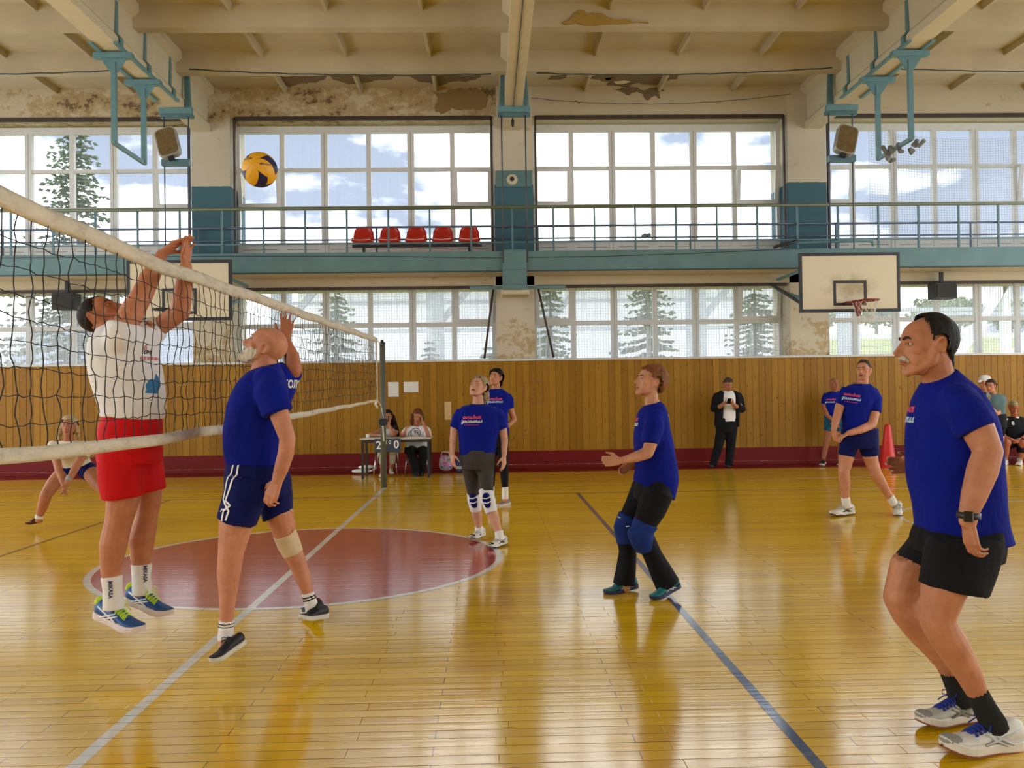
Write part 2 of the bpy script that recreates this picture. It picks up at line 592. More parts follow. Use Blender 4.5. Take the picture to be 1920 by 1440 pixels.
w = MB()
w.box(XL, WY, -0.1, XR, 17.9, 2.14)                     # dado wall
w.box(XL, WY, 7.06, XR, 17.9, 8.1)                      # over the upper windows
w.box(XL, WY, 3.66, XR, 17.9, 4.28)                     # between the windows
wall = w.build('wall_back', M_WALL)
tag(wall, 'long window wall with cream plaster peeling above the windows', kind='structure')
PIL = [(-5.86, -5.10), (0.15, 0.92), (6.08, 6.86), (-11.9, -11.1), (12.1, 12.9)]
for a, b_ in PIL:
    pm = MB()
    pm.box(a, WY - 0.03, 2.186, b_, 17.9, 3.66); pm.box(a, WY - 0.03, 4.20, b_, 17.9, 7.66); pm.box(a, WY, 3.66, b_, 17.0, 4.2)
    pm.build('pilaster', M_PIL, wall)
M_STEEL_DK = plain('dark_brown_steel', (0.055, 0.035, 0.025), 0.6)
for a, b_ in ((-11.0, -5.92), (-5.02, 0.10), (0.98, 6.02), (6.92, 12.0)):
    lt = MB()
    lt.box(a, WY - 0.02, 7.0, b_, WY + 0.04, 7.075)
    lt.box(a - 0.02, WY - 0.02, 4.25, a + 0.02, WY + 0.04, 7.05)
    lt.box(b_ - 0.02, WY - 0.02, 4.25, b_ + 0.02, WY + 0.04, 7.05)
    lt.build('lintel_angle', M_STEEL_DK, wall)
    MB().box(a, WY - 0.02, 3.60, b_, WY + 0.04, 3.66).build('lintel_angle', M_STEEL_DK, wall)
    MB().box(a, WY + 0.04, 7.062, b_, WIN + 0.02, 7.07).build('soffit', plain('white_soffit', (0.74, 0.74, 0.70), 0.7), wall)

# ---- the opposite side of the hall, out of view: wall added to cut daylight, openings sized for it
wf = MB()
wf.box(XL, -9.4, -0.1, XR, -9, 3.5); wf.box(XL, -9.4, 6.0, XR, -9, 7.9)
for k in range(6):
    wf.box(XL + 5.4 * k - 0.7, -9.4, 3.5, XL + 5.4 * k + 0.7, -9, 6.0)
tag(wf.build('wall_light_block', M_WALL), 'unseen opposite wall with openings, added to limit daylight from behind', kind='structure')

# ---- ceiling: ribbed slabs on three beams
ceil = MB().box(XL, -9, 7.66, XR, 17.9, 7.9).build('ceiling', M_CEIL)
tag(ceil, 'cream painted ceiling of ribbed concrete slabs', kind='structure')
y = 15.26
RIBY = []
while y > -8:
    RIBY.append(y); y -= 1.83
for y in RIBY:
    rb = MB()
    rb.prism([(y - 0.10, 7.31), (y + 0.10, 7.31), (y + 0.16, 7.66), (y - 0.16, 7.66)], 0, XL, XR)
    rb.build('long_rib', M_CEIL, ceil)
for j, y in enumerate([17.05] + RIBY[:-1]):
    for k in range(-9, 10):
        x = 0.5 + 1.5 * k
        if k % 4 == 0: continue
        cr = MB()
        cr.prism([(x - 0.022, 7.55), (x + 0.022, 7.55), (x + 0.05, 7.66), (x - 0.05, 7.66)], 1, y - 1.83 + 0.1, y - 0.1)
        cr.build('cross_rib', M_CEIL, ceil)
for xc in (-11.65, -5.64, 0.51, 6.60, 12.6):
    bm_ = MB()
    P = [(xc - 0.16, 6.77), (xc + 0.16, 6.77), (xc + 0.16, 6.90), (xc + 0.10, 6.98), (xc + 0.12, 7.46), (xc + 0.24, 7.54), (xc + 0.24, 7.70),
         (xc - 0.24, 7.70), (xc - 0.24, 7.54), (xc - 0.12, 7.46), (xc - 0.10, 6.98), (xc - 0.16, 6.90)]
    bm_.prism(P, 1, -9, 17.0)
    bm_.build('beam', M_BEAM, ceil)

# ---- peeling spalls on the ceiling: broken plaster with thickness
M_PEEL = plaster('peeled_concrete', (0.20, 0.15, 0.09), damage=False)
M_PEEL_L = plaster('flaking_whitewash', (0.74, 0.70, 0.60), damage=False)
M_PEEL_W = plaster('damp_brown_plaster', (0.30, 0.20, 0.09), damage=False)
SLAB_PATCH = [[(1.22, 16.5), (1.27, 16.31), (1.42, 16.3), (1.57, 16.28), (1.54, 16.45), (1.41, 16.51)], [(2.06, 16.46), (2.17, 16.29), (2.48, 16.27), (2.89, 16.26), (3.31, 16.27), (3.73, 16.28), (3.76, 16.5), (3.63, 16.53), (3.51, 16.76), (3.25, 16.78), (3.07, 16.69), (2.88, 16.84), (2.74, 16.92), (2.45, 16.83), (2.49, 16.63), (2.29, 16.6)], [(-4.05, 16.26), (-3.58, 16.22), (-3.07, 16.21), (-3.19, 16.49), (-3.52, 16.66), (-3.88, 16.85), (-4.12, 16.76), (-3.95, 16.48)], [(-3.0, 16.27), (-2.36, 16.22), (-1.75, 16.23), (-1.83, 16.47), (-2.2, 16.53), (-2.52, 16.72), (-2.83, 16.58)], [(-1.6, 16.26), (-1.13, 16.23), (-0.52, 16.27), (-0.11, 16.27), (-0.19, 16.49), (-0.64, 16.57), (-0.96, 16.8), (-1.32, 16.59)], [(2.33, 16.43), (2.49, 16.35), (2.47, 16.52), (2.37, 16.57)]]
WALL_PATCH = [[(2.57, 7.61), (2.81, 7.64), (3.06, 7.63), (3.17, 7.56), (3.35, 7.62), (3.56, 7.61), (3.6, 7.55), (3.47, 7.52), (3.51, 7.4), (3.39, 7.47), (3.28, 7.37), (3.17, 7.49), (3.02, 7.54), (2.8, 7.51), (2.68, 7.57)], [(-2.59, 7.52), (-2.35, 7.54), (-2.19, 7.5), (-2.25, 7.44), (-2.42, 7.46), (-2.55, 7.45)], [(-1.88, 7.43), (-1.61, 7.51), (-1.33, 7.52), (-1.19, 7.45), (-1.29, 7.38), (-1.56, 7.41), (-1.77, 7.38)], [(-1.06, 7.58), (-0.54, 7.6), (-0.06, 7.58), (0.04, 7.47), (-0.01, 7.25), (-0.44, 7.2), (-0.91, 7.11), (-1.03, 7.17), (-0.97, 7.37)]]
def roughen(pts, k=3, amp=0.16, seed=3):
    g = random.Random(seed)
    for _ in range(k):
        out_ = []
        for (x0, y0), (x1, y1) in zip(pts, pts[1:] + pts[:1]):
            L = math.hypot(x1 - x0, y1 - y0)
            d = g.uniform(-amp, amp) * L
            out_ += [(x0, y0), ((x0 + x1) / 2 - (y1 - y0) / (L + 1e-6) * d, (y0 + y1) / 2 + (x1 - x0) / (L + 1e-6) * d)]
        pts = out_
    return pts
for q, pts in enumerate(SLAB_PATCH):
    MB().prism(roughen(pts, 3, 0.2, q), 2, 7.648, 7.67).build('peeled_patch', M_PEEL, ceil)
for pts in (WALL_PATCH[0], WALL_PATCH[3]):
    MB().prism(roughen(pts, 3, 0.2), 1, 16.888, 16.91).build('peeled_patch', M_PEEL_W if pts[0][0] < 0 else M_PEEL, wall)
MB().prism([(2.53, 16.6), (2.73, 16.55), (2.87, 16.6), (2.76, 16.72), (2.6, 16.72)], 2, 7.642, 7.66).build('flake', M_PEEL_L, ceil)
spl = MB()
spl.prism(roughen([(1.22, 7.35), (1.36, 7.40), (1.42, 7.50), (1.50, 7.55), (1.58, 7.54), (1.62, 7.48), (1.70, 7.51), (1.80, 7.50), (1.95, 7.44), (2.1, 7.40), (2.22, 7.41), (2.35, 7.37), (2.5, 7.36), (2.6, 7.345), (1.9, 7.33), (1.6, 7.315), (1.3, 7.33)], 2, 0.14), 1, 13.27, 13.31)
spl.build('peeled_patch', worn_paint('ochre_spall', (0.40, 0.27, 0.07), (0.15, 0.08, 0.03), 0.46, 16, 0.8), ceil)
# ================================================================== WINDOWS
def glass(name, veil=0.06, tint=0.97):
    m = bpy.data.materials.new(name); m.use_nodes = True
    nd, ln = m.node_tree.nodes, m.node_tree.links
    nd.clear()
    out = nd.new('ShaderNodeOutputMaterial')
    tr = nd.new('ShaderNodeBsdfTransparent'); tr.inputs['Color'].default_value = (tint, tint, tint, 1)
    gl = nd.new('ShaderNodeBsdfGlossy'); gl.inputs['Roughness'].default_value = 0.03
    di = nd.new('ShaderNodeBsdfTranslucent'); di.inputs['Color'].default_value = (0.8, 0.82, 0.84, 1)
    mx = nd.new('ShaderNodeMixShader'); mx.inputs[0].default_value = 0.03
    ln.new(tr.outputs[0], mx.inputs[1]); ln.new(gl.outputs[0], mx.inputs[2])
    mx2 = nd.new('ShaderNodeMixShader')
    p = pos_node(nd)
    st = noise_tex(nd, ln, p, 3.0, 4, 0.6, (9.0, 1.0, 0.35))     # rain and dirt streaks
    ln.new(ramp(nd, ln, st, [(0.45, veil), (0.75, veil * 3.2)]), mx2.inputs[0])
    ln.new(mx.outputs[0], mx2.inputs[1]); ln.new(di.outputs[0], mx2.inputs[2])
    ln.new(mx2.outputs[0], out.inputs['Surface'])
    return m
M_GLASS = glass('dusty_glass', 0.025)
M_GLASS_LOW = glass('dusty_glass_low', 0.13)
M_FRAME = plain('white_window_frame', (0.70, 0.70, 0.69), 0.45, var=0.05)
M_GASKET = plain('dark_gasket', (0.03, 0.03, 0.03), 0.7, bmp=0)
s_ = WIN / 17.15
def wz(z): return (z - CAM_H) * s_ + CAM_H
def wx(x): return x * s_
BAYS = [
    ([-11.0, -10.02, -9.17, -8.32, -7.49, -6.67, -5.84], (2, 4)),
    ([-5.02, -4.13, -3.28, -2.39, -1.54, -0.70, 0.11], (2, 4)),
    ([0.93, 1.72, 2.55, 3.39, 4.22, 5.06, 5.97], (2, 4)),
    ([6.92, 7.51, 8.36, 9.22, 10.07, 10.90, 11.9], (2, 4)),
]
ROW_UP = [(6.10, 6.81), (5.33, 6.03), (4.59, 5.29)]
ROW_LO = [(2.955, 3.66), (2.20, 2.865)]
wi = 0
def build_window(cols, thick, rows, zbot, ztop, label, panel, tilt_cells, gm):
    global wi
    wi += 1
    root = empty('window_%d' % wi, (wx((cols[0] + cols[-1]) / 2), WIN, wz(zbot)))
    tag(root, label, kind='structure')
    y0, y1 = WIN - 0.045, WIN + 0.04
    x0, x1 = wx(cols[0]) , wx(cols[-1])
    zb, zt = wz(zbot), wz(ztop)
    fr = MB()
    fr.box(x0 - 0.08, y0, zb, x0 + 0.045, y1, zt); fr.box(x1 - 0.045, y0, zb, x1 + 0.08, y1, zt)
    fr.box(x0 + 0.045, y0, wz(rows[0][1]), x1 - 0.045, y1, zt)
    fr.box(x0 + 0.045, y0, zb, x1 - 0.045, y1, min(zb + 0.05, wz(rows[-1][0])))
    fr.build('frame', M_FRAME, root)
    halfs = []
    for i, c in enumerate(cols):
        halfs.append(0.045 if i in (0, len(cols) - 1) else (0.068 if i in thick else 0.048))
    zlow = min(zb + 0.05, wz(rows[-1][0]))
    for i in range(1, len(cols) - 1):
        x = wx(cols[i])
        m_ = MB()
        m_.box(x - halfs[i], y0 - (0.012 if i in thick else 0), zlow, x + halfs[i], y1, wz(rows[0][1]))
        mu = m_.build('mullion', M_FRAME, root)
        if i in thick:
            MB().box(x - 0.003, y0 - 0.0135, zlow, x + 0.003, y0 - 0.012, wz(rows[0][1])).build('joint', M_GASKET, mu)
    for a, b_ in zip(rows[:-1], rows[1:]):
        za, zc = wz(b_[1]), wz(a[0])
        for i in range(len(cols) - 1):
            MB().box(wx(cols[i]) + halfs[i], y0 + 0.004, za, wx(cols[i + 1]) - halfs[i + 1], y1 - 0.004, zc).build('transom', M_FRAME, root)
    if panel:
        for i in range(len(cols) - 1):
            xa, xb = wx(cols[i]) + halfs[i], wx(cols[i + 1]) - halfs[i + 1]
            p_ = MB().box(xa, y0 + 0.006, zlow, xb, y1 - 0.006, wz(rows[-1][0])).build('panel', M_FRAME, root)
            MB().box(xa + 0.05, y0 + 0.004, zlow + 0.10, xb - 0.05, y0 + 0.0055, zlow + 0.108).build('groove', M_GASKET, p_)
    for ri, (za, zc) in enumerate(rows):
        for i in range(len(cols) - 1):
            xa, xb, z0, z1 = wx(cols[i]) + halfs[i], wx(cols[i + 1]) - halfs[i + 1], wz(za), wz(zc)
            if (i, ri) in tilt_cells:
                sa = MB()
                t = 0.055
                sa.box(xa - 0.02, y0 - 0.03, z0 - 0.02, xa + t, y0 + 0.02, z1 + 0.02); sa.box(xb - t, y0 - 0.03, z0 - 0.02, xb + 0.02, y0 + 0.02, z1 + 0.02)
                sa.box(xa + t, y0 - 0.03, z0 - 0.02, xb - t, y0 + 0.02, z0 + t); sa.box(xa + t, y0 - 0.03, z1 - t, xb - t, y0 + 0.02, z1 + 0.02)
                # tipped inwards about its lower edge
                k = 0.16
                sa.v = [(x, y - (z - z0 + 0.02) * k, z) for x, y, z in sa.v]
                so = sa.build('sash', M_FRAME, root)
                pn = MB().box(xa + t, y0 - 0.008, z0 + t, xb - t, y0 - 0.002, z1 - t)
                pn.v = [(x, y - (z - z0 + 0.02) * k, z) for x, y, z in pn.v]
                pn.build('pane', gm, so)
            else:
                MB().box(xa - 0.008, WIN - 0.008, z0 - 0.008, xb + 0.008, WIN - 0.002, z1 + 0.008).build('pane', gm, root)
    return root
names_up = ['upper white window grid behind the gallery at the far left bay', 'upper white window grid behind the row of red seats',
            'upper white window grid between the middle and right pilasters', 'upper white window grid with hanging net at the far right bay']
names_lo = ['lower white window strip under the gallery at the far left bay', 'lower white window strip behind the far end of the volleyball net',
            'lower white window strip with spruces behind, between middle and right pilasters', 'lower white window strip at the far right bay above the players']
for i, (cols, th) in enumerate(BAYS):
    build_window(cols, th, ROW_UP, 4.30, 6.94, names_up[i], True, {(0, 1), (5, 1)}, M_GLASS)
for i, (cols, th) in enumerate(BAYS):
    build_window(cols, th, ROW_LO, 2.14, 3.74, names_lo[i], False, {0: {(5, 0)}, 1: {(5, 0)}, 2: {(0, 0), (5, 0)}, 3: set()}[i], M_GLASS_LOW)

# ---- protective nets in the reveals
M_NETTING = plain('grey_net_cord', (0.52, 0.54, 0.56), 0.8, bmp=0)
def window_net(x0, x1, z0, ztop, label, sag=0.0, sp=0.055, t=0.0042, y=17.2):
    b = MB()
    n = int((x1 - x0) / sp)
    for i in range(n + 1):
        x = x0 + (x1 - x0) * i / n
        u = (i / n) * 2 - 1
        b.bar((x, y, z0), (x, y, ztop - sag * (1 - u * u)), t, t)
    k = int((ztop - z0) / sp)
    for j in range(k + 1):
        z = z0 + (ztop - z0) * j / k
        m = 8
        pr = None
        for q in range(m + 1):
            u = q / m * 2 - 1
            p = (x0 + (x1 - x0) * q / m, y - 0.003, z - sag * (1 - u * u) * j / k)
            if pr: b.bar(pr, p, t, t)
            pr = p
    o = b.build('window_net', M_NETTING)
    return tag(o, label, 'net', 'protective nets over the windows')
for i, (a, b_) in enumerate(((-11.0, -5.95), (-5.05, 0.12), (0.95, 6.05), (6.95, 12.1))):
    window_net(a, b_, 2.2, 3.66, ['fine grey protective net over the far left lower window', 'fine grey protective net over the lower window behind the net post',
               'fine grey protective net over the lower window with spruces', 'fine grey protective net over the lower window right of the backboard'][i])
window_net(7.9, 12.1, 4.45, 6.85, 'sagging fine grey net hung over the far right upper window', 0.22)

# ================================================================== GALLERY
M_TEAL = plain('teal_paint', (0.105, 0.205, 0.215), 0.5, var=0.12, scale=2.5, bmp=0.08)
M_TEAL_S = plain('teal_steel_paint', (0.085, 0.175, 0.205), 0.42, var=0.1, bmp=0)
M_OLIVE = plain('olive_rail_paint', (0.105, 0.125, 0.06), 0.45, var=0.15, scale=3, bmp=0)
M_BLUE_ROD = plain('slate_blue_rod_paint', (0.07, 0.10, 0.16), 0.45, bmp=0)
g = MB()
g.box(XL, 16.0, 3.82, XR, 16.06, 4.20)
gal = g.build('trim_1', M_TEAL)
tag(gal, 'teal painted fascia of the spectator gallery', kind='structure')
MB().box(XL, 16.06, 3.84, XR, WY, 4.18).build('gallery_slab', M_WALL, gal)
MB().box(XL, 15.985, 3.815, XR, 16.065, 3.832).build('drip_edge', plain('dark_teal_edge', (0.03, 0.06, 0.06), 0.6), gal)
br = MB()
br.box(0.27, 15.94, 3.47, 0.73, 16.2, 4.22, 0.004)
bk = br.build('bracket_plate', M_TEAL, gal)
for z in (4.19, 3.83, 3.55):
    MB().box(0.26, 15.93, z, 0.74, 15.94, z + 0.012).build('seam', M_TEAL_S, bk)
MB().box(-0.35, 16.1, 3.49, 1.48, 16.16, 3.55).build('cross_bar', M_TEAL, gal)
MB().box(0.24, 15.98, 3.37, 0.78, 16.5, 3.47, 0.02).build('corbel', M_WALL, gal)

rail = empty('gallery_railing', (0.5, 16.0, 4.2))
tag(rail, 'long teal steel railing with an olive handrail along the gallery edge', 'railing')
MB().tube([(XL, 16.0, 5.035), (XR, 16.0, 5.035)], 0.034, 8).build('top_rail', M_OLIVE, rail, True)
for k in range(-3, 29):
    x = -8.91 + 0.7815 * k
    MB().box(x - 0.017, 15.985, 4.2, x + 0.017, 16.015, 5.01).build('post', M_TEAL_S, rail)
for z in (4.68, 4.37):
    MB().tube([(XL, 16.02, z), (XR, 16.02, z)], 0.015, 6).build('rod', M_BLUE_ROD if z > 4.5 else M_TEAL_S, rail, True)
rail2 = empty('wall_railing', (0.5, 16.8, 4.2))
tag(rail2, 'low slate blue rods on short posts along the windows behind the gallery', 'railing')
for z in (4.82, 4.58):
    MB().tube([(XL, 16.78, z), (XR, 16.78, z)], 0.016, 6).build('rod', M_BLUE_ROD, rail2, True)
for x in (-9.5, -5.7, -2.2, 1.0, 4.05, 7.0, 9.75):
    MB().box(x - 0.014, 16.766, 4.2, x + 0.014, 16.794, 4.83).build('post', M_BLUE_ROD, rail2)

# row of five red seats
M_SEAT = plain('red_plastic', (0.52, 0.022, 0.010), 0.3, var=0.05, bmp=0)
M_SEAT_LINE = plain('pale_seat_edge', (0.75, 0.45, 0.38), 0.4, bmp=0)
M_BLACK_STEEL = plain('black_steel', (0.018, 0.018, 0.022), 0.5, bmp=0)
seats = empty('seat_row', (-1.35, 16.4, 4.2))
tag(seats, 'row of five red plastic bucket seats on one black beam on the gallery', 'seats')
MB().box(-2.62, 16.36, 4.36, -0.12, 16.44, 4.41).build('beam', M_BLACK_STEEL, seats)
for x in (-2.40, -0.36):
    MB().box(x - 0.025, 16.37, 4.22, x + 0.025, 16.43, 4.36).build('leg', M_BLACK_STEEL, seats)
    MB().box(x - 0.04, 16.25, 4.2, x + 0.04, 16.55, 4.22).build('foot', M_BLACK_STEEL, seats)
for k in range(5):
    cx = -2.42 + 0.5145 * k
    b = MB()
    # shell: profile swept in y-z, waisted in x
    prof = [(16.17, 4.46, .17), (16.20, 4.43, .19), (16.32, 4.42, .20), (16.44, 4.43, .205), (16.52, 4.47, .205), (16.545, 4.56, .20), (16.56, 4.68, .185), (16.57, 4.75, .15), (16.572, 4.78, .10)]
    m = 10
    vs = []
    for (y, z, hw) in prof:
        for q in range(m + 1):
            u = q / m * 2 - 1
            vs.append((cx + u * hw, y - 0.03 * abs(u) ** 3 * (1 if z > 4.5 else 0), z + (0.05 * abs(u) ** 4 if z < 4.5 else 0)))
    fs = [(i * (m + 1) + q, i * (m + 1) + q + 1, (i + 1) * (m + 1) + q + 1, (i + 1) * (m + 1) + q) for i in range(len(prof) - 1) for q in range(m)]
    b.add(vs, fs)
    o = b.build('seat', M_SEAT, seats, True)
    sm = o.modifiers.new('thick', 'SOLIDIFY'); sm.thickness = 0.022; sm.offset = 0
    ed = MB()
    ed.tube([(cx - 0.19, 16.52, 4.50), (cx - 0.17, 16.16, 4.475), (cx, 16.15, 4.46), (cx + 0.17, 16.16, 4.475), (cx + 0.19, 16.52, 4.50)], 0.008, 6)
    ed.build('seat_rim', M_SEAT_LINE, o)

# ================================================================== BEAM BRACKETS, HANGERS, LAMPS
M_ROD_DK = plain('dark_cable', (0.05, 0.06, 0.07), 0.5, bmp=0)
M_LENS = plain('amber_lamp_lens', (0.17, 0.115, 0.05), 0.18, var=0.2, scale=14, bmp=0)
M_ALU = plain('dull_aluminium', (0.42, 0.42, 0.40), 0.4, metal=0.3, bmp=0)
M_TEALB = plain('teal_bracket_paint', (0.12, 0.25, 0.285), 0.42, var=0.08, bmp=0)
def hanger(xc, side, label):
    r = empty('gymnastic_rig', (xc, 13.5, 5.35))
    tag(r, label, 'rig', 'teal gymnastic rigs under the beams')
    for s in (-1, 1):
        MB().box(xc + s * 0.185 - 0.03, 12.55, 6.735, xc + s * 0.185 + 0.03, 15.05, 6.768).build('rail', M_TEALB, r)
    for y in (12.92, 14.02):
        MB().box(xc - 0.29, y - 0.06, 6.655, xc + 0.29, y + 0.06, 6.735, 0.004).build('cross_plate', M_TEALB, r)
        MB().prism([(xc - 0.19, 6.655), (xc + 0.19, 6.655), (xc + 0.055, 6.45), (xc - 0.055, 6.45)], 1, y - 0.02, y + 0.02).build('gusset', M_TEALB, r)
        MB().box(xc - 0.035, y - 0.035, 5.36, xc + 0.035, y + 0.035, 6.60).build('post', M_TEALB, r)
    MB().bar((xc, 12.88, 5.37), (xc, 14.06, 5.37), 0.05, 0.06).build('foot_bar', M_TEALB, r)
    for y in (12.75, 13.8, 14.88):
        st = MB()
        xa, xb = xc + side * 0.115, xc + side * 0.19
        for p, q in (((xa, y, 7.60), (xa, y, 6.98)), ((xa, y, 6.98), (xb, y, 6.90)), ((xb, y, 6.90), (xb, y, 6.74))):
            st.bar(p, q, 0.09, 0.022, (side, 0, 0))
        st.build('strap', M_TEALB, r)
    return r
hl = hanger(-5.64, 1, 'teal steel gymnastic rig under the left ceiling beam')
hr = hanger(6.60, -1, 'teal steel gymnastic rig with a rope bundle under the right ceiling beam')
rb = MB()
g2 = random.Random(8)
for k in range(9):
    a = Vector((6.6 + g2.uniform(-.14, .14), 13.2 + g2.uniform(-.35, .4), 5.33 + g2.uniform(-.05, .1)))
    c = a + Vector((g2.uniform(-.25, .1), g2.uniform(-.3, .3), g2.uniform(-.2, .05)))
    rb.tube([a, (a + c) / 2 + Vector((0, 0, -0.06)), c], 0.035, 6)
rb.build('rope_bundle', plain('grey_rope', (0.20, 0.22, 0.22), 0.9), hr)

def mast(xc, side, label, zend, lamp=True):
    r = empty('hanging_mast', (xc, 15.5, 4.3))
    tag(r, label, 'hanging mast')
    MB().box(xc - 0.30, 15.42, 6.66, xc + 0.30, 15.5, 6.765, 0.004).build('cross_plate', M_TEALB, r)
    MB().box(xc - 0.30, 15.5, 6.60, xc + 0.30, 15.56, 6.66).build('cross_plate', M_TEAL_S, r)
    for s in ((side,) if side else (-1, 1)):
        MB().bar((xc + s * 0.21, 15.45, 6.70), (xc + s * 0.19, 15.45, 7.62), 0.07, 0.05).build('strap', M_TEAL_S, r)
        MB().bar((xc + s * 0.27, 15.45, 6.64), (xc + s * 0.22, 15.5, 7.36), 0.035, 0.05).build('strap', M_TEALB, r)
    for s in (-0.23, 0.21):
        MB().tube([(xc + s, 15.5, 6.62), (xc + s, 15.52, zend)], 0.013, 6).build('rod', M_ROD_DK if not lamp else M_BLUE_ROD, r, True)
    if lamp:
        MB().box(xc - 0.26, 15.42, 5.71, xc + 0.24, 15.54, 5.83, 0.004).build('lamp_shelf', M_TEAL_S, r)
    return r
mast(-5.64, 1, 'pair of thin steel rods hung from the left beam above the left backboard', 4.1)
mast(6.60, -1, 'pair of thin steel rods hung from the right beam above the right backboard', 4.1)
mast(0.51, 0, 'pair of thin steel rods hung from the middle beam along the centre pilaster', 3.9, False)

def floodlight(c, tilt, label):
    r = empty('floodlight', c)
    tag(r, label, 'lamp')
    m = Matrix.Rotation(tilt, 4, 'Y') @ Matrix.Rotation(R(-14), 4, 'X')
    def T(b):
        b.v = [tuple(Vector(c) + (m @ Vector(v)).to_3d()) for v in b.v]; return b
    def rounded(hw, hh, rad, n=5):
        pts = []
        for cx, cz, a0 in ((hw - rad, hh - rad, 0), (-hw + rad, hh - rad, 90), (-hw + rad, -hh + rad, 180), (hw - rad, -hh + rad, 270)):
            for k in range(n + 1):
                a = R(a0 + 90 * k / n)
                pts.append((cx + rad * math.cos(a), cz + rad * math.sin(a)))
        return pts
    T(MB().prism(rounded(0.19, 0.29, 0.09), 1, -0.02, 0.10)).build('housing', M_ALU, r)
    T(MB().prism(rounded(0.165, 0.265, 0.08), 1, -0.035, -0.02)).build('lens', M_LENS, r)
    T(MB().prism(rounded(0.11, 0.16, 0.05), 1, 0.10, 0.22)).build('gear_box', M_ALU, r)
    T(MB().box(-0.05, 0.0, -0.36, 0.05, 0.06, -0.28)).build('bracket', M_BLACK_STEEL, r)
    return r
floodlight((-5.78, 15.40, 6.13), R(-17), 'boxy floodlight with an amber lens on its shelf beside the left beam')
floodlight((6.66, 15.40, 6.11), R(17), 'boxy floodlight with an amber lens on its shelf beside the right beam')

# bell and little things on the centre pilaster
bell = empty('alarm_bell', (0.46, 15.9, 5.62))
tag(bell, 'round cream alarm bell on the blue plate of the centre pilaster', 'bell')
mm = Matrix.Rotation(R(90), 3, 'X')
d = MB().lathe((0, 0, 0), [(0.115, 0), (0.115, 0.02), (0.10, 0.045), (0.055, 0.055), (0.02, 0.056)], 24)
d.v = [tuple(Vector((0.50, 16.84, 5.77)) + mm @ Vector(v)) for v in d.v]
d.build('gong', plain('cream_metal', (0.62, 0.56, 0.40), 0.4), bell, True)
d = MB().lathe((0, 0, 0), [(0.045, 0.05), (0.045, 0.065), (0.02, 0.07)], 16)
d.v = [tuple(Vector((0.50, 16.84, 5.77)) + mm @ Vector(v)) for v in d.v]
d.build('hub', M_BLACK_STEEL, bell, True)
MB().box(0.17, 16.82, 5.62, 0.90, 16.868, 5.95, 0.01).build('back_plate', M_TEAL, bell)
cb = empty('hanging_plug', (0.5, 15.7, 6.5))
tag(cb, 'black plug on a cable dangling from the middle beam', 'cable')
MB().tube([(0.52, 10.0, 6.765), (0.50, 15.4, 6.76), (0.49, 15.65, 6.72), (0.49, 15.66, 6.60)], 0.008, 6).build('cable', M_ROD_DK, cb, True)
MB().lathe((0.49, 15.66, 6.46), [(0.015, 0), (0.03, 0.03), (0.03, 0.11), (0.012, 0.15)], 10).build('plug', M_BLACK_STEEL, cb, True)

# sagging wires under the last slab
def wire(pts, label, r=0.012, m=M_ROD_DK, name='wire'):
    b = MB(); b.tube(pts, r, 6)
    return tag(b.build(name, m, None, True), label, 'wire')
def sagline(x0, x1, y, z0, z1, sag, n=24):
    return [(x0 + (x1 - x0) * k / n, y, z0 + (z1 - z0) * k / n - sag * 4 * (k / n) * (1 - k / n) + 0.006 * math.sin(k * 2.1)) for k in range(n + 1)]
wire(sagline(-11.1, -6.1, 14.9, 7.20, 7.26, 0.05), 'dark cable slung under the slabs over the left bay')
wire(sagline(-5.2, 0.1, 14.9, 7.26, 7.16, 0.06), 'dark cable slung under the slabs over the second bay')
wire(sagline(0.9, 6.2, 14.9, 7.17, 7.25, 0.07), 'dark cable slung under the slabs over the third bay')
wire(sagline(7.1, 12.1, 14.9, 7.24, 7.20, 0.05), 'dark cable slung under the slabs over the right bay')
wire(sagline(0.9, 6.1, 16.7, 7.36, 7.42, 0.16), 'thin wire strung above the window of the third bay', 0.006)
wire([(x, 15.985, z) for x, z in ((-13, 4.16), (-5, 4.15), (-2, 4.12), (0, 4.07), (2.2, 4.08), (3.9, 4.12), (5.2, 4.17), (6, 4.19))], 'thin dark wire running along the teal gallery fascia', 0.006)

# loudspeakers in the lower windows
for x0, x1, z0, z1, lab in ((-8.46, -8.02, 3.24, 3.56, 'black loudspeaker box hung before the far left lower window'), (8.88, 9.33, 3.27, 3.59, 'black loudspeaker box hung before the far right lower window')):
    sp = empty('loudspeaker', ((x0 + x1) / 2, 16.7, z0))
    tag(sp, lab, 'loudspeaker')
    MB().box(x0, 16.55, z0, x1, 16.85, z1, 0.012).build('cabinet', M_BLACK_STEEL, sp)
    MB().box(x0 + 0.03, 16.535, z0 + 0.03, x1 - 0.03, 16.55, z1 - 0.03, 0.004).build('grille', plain('speaker_grille', (0.03, 0.028, 0.025), 0.8), sp)
    MB().box((x0 + x1) / 2 - 0.03, 16.7, z1, (x0 + x1) / 2 + 0.03, 16.76, 3.82).build('bracket', M_BLACK_STEEL, sp)
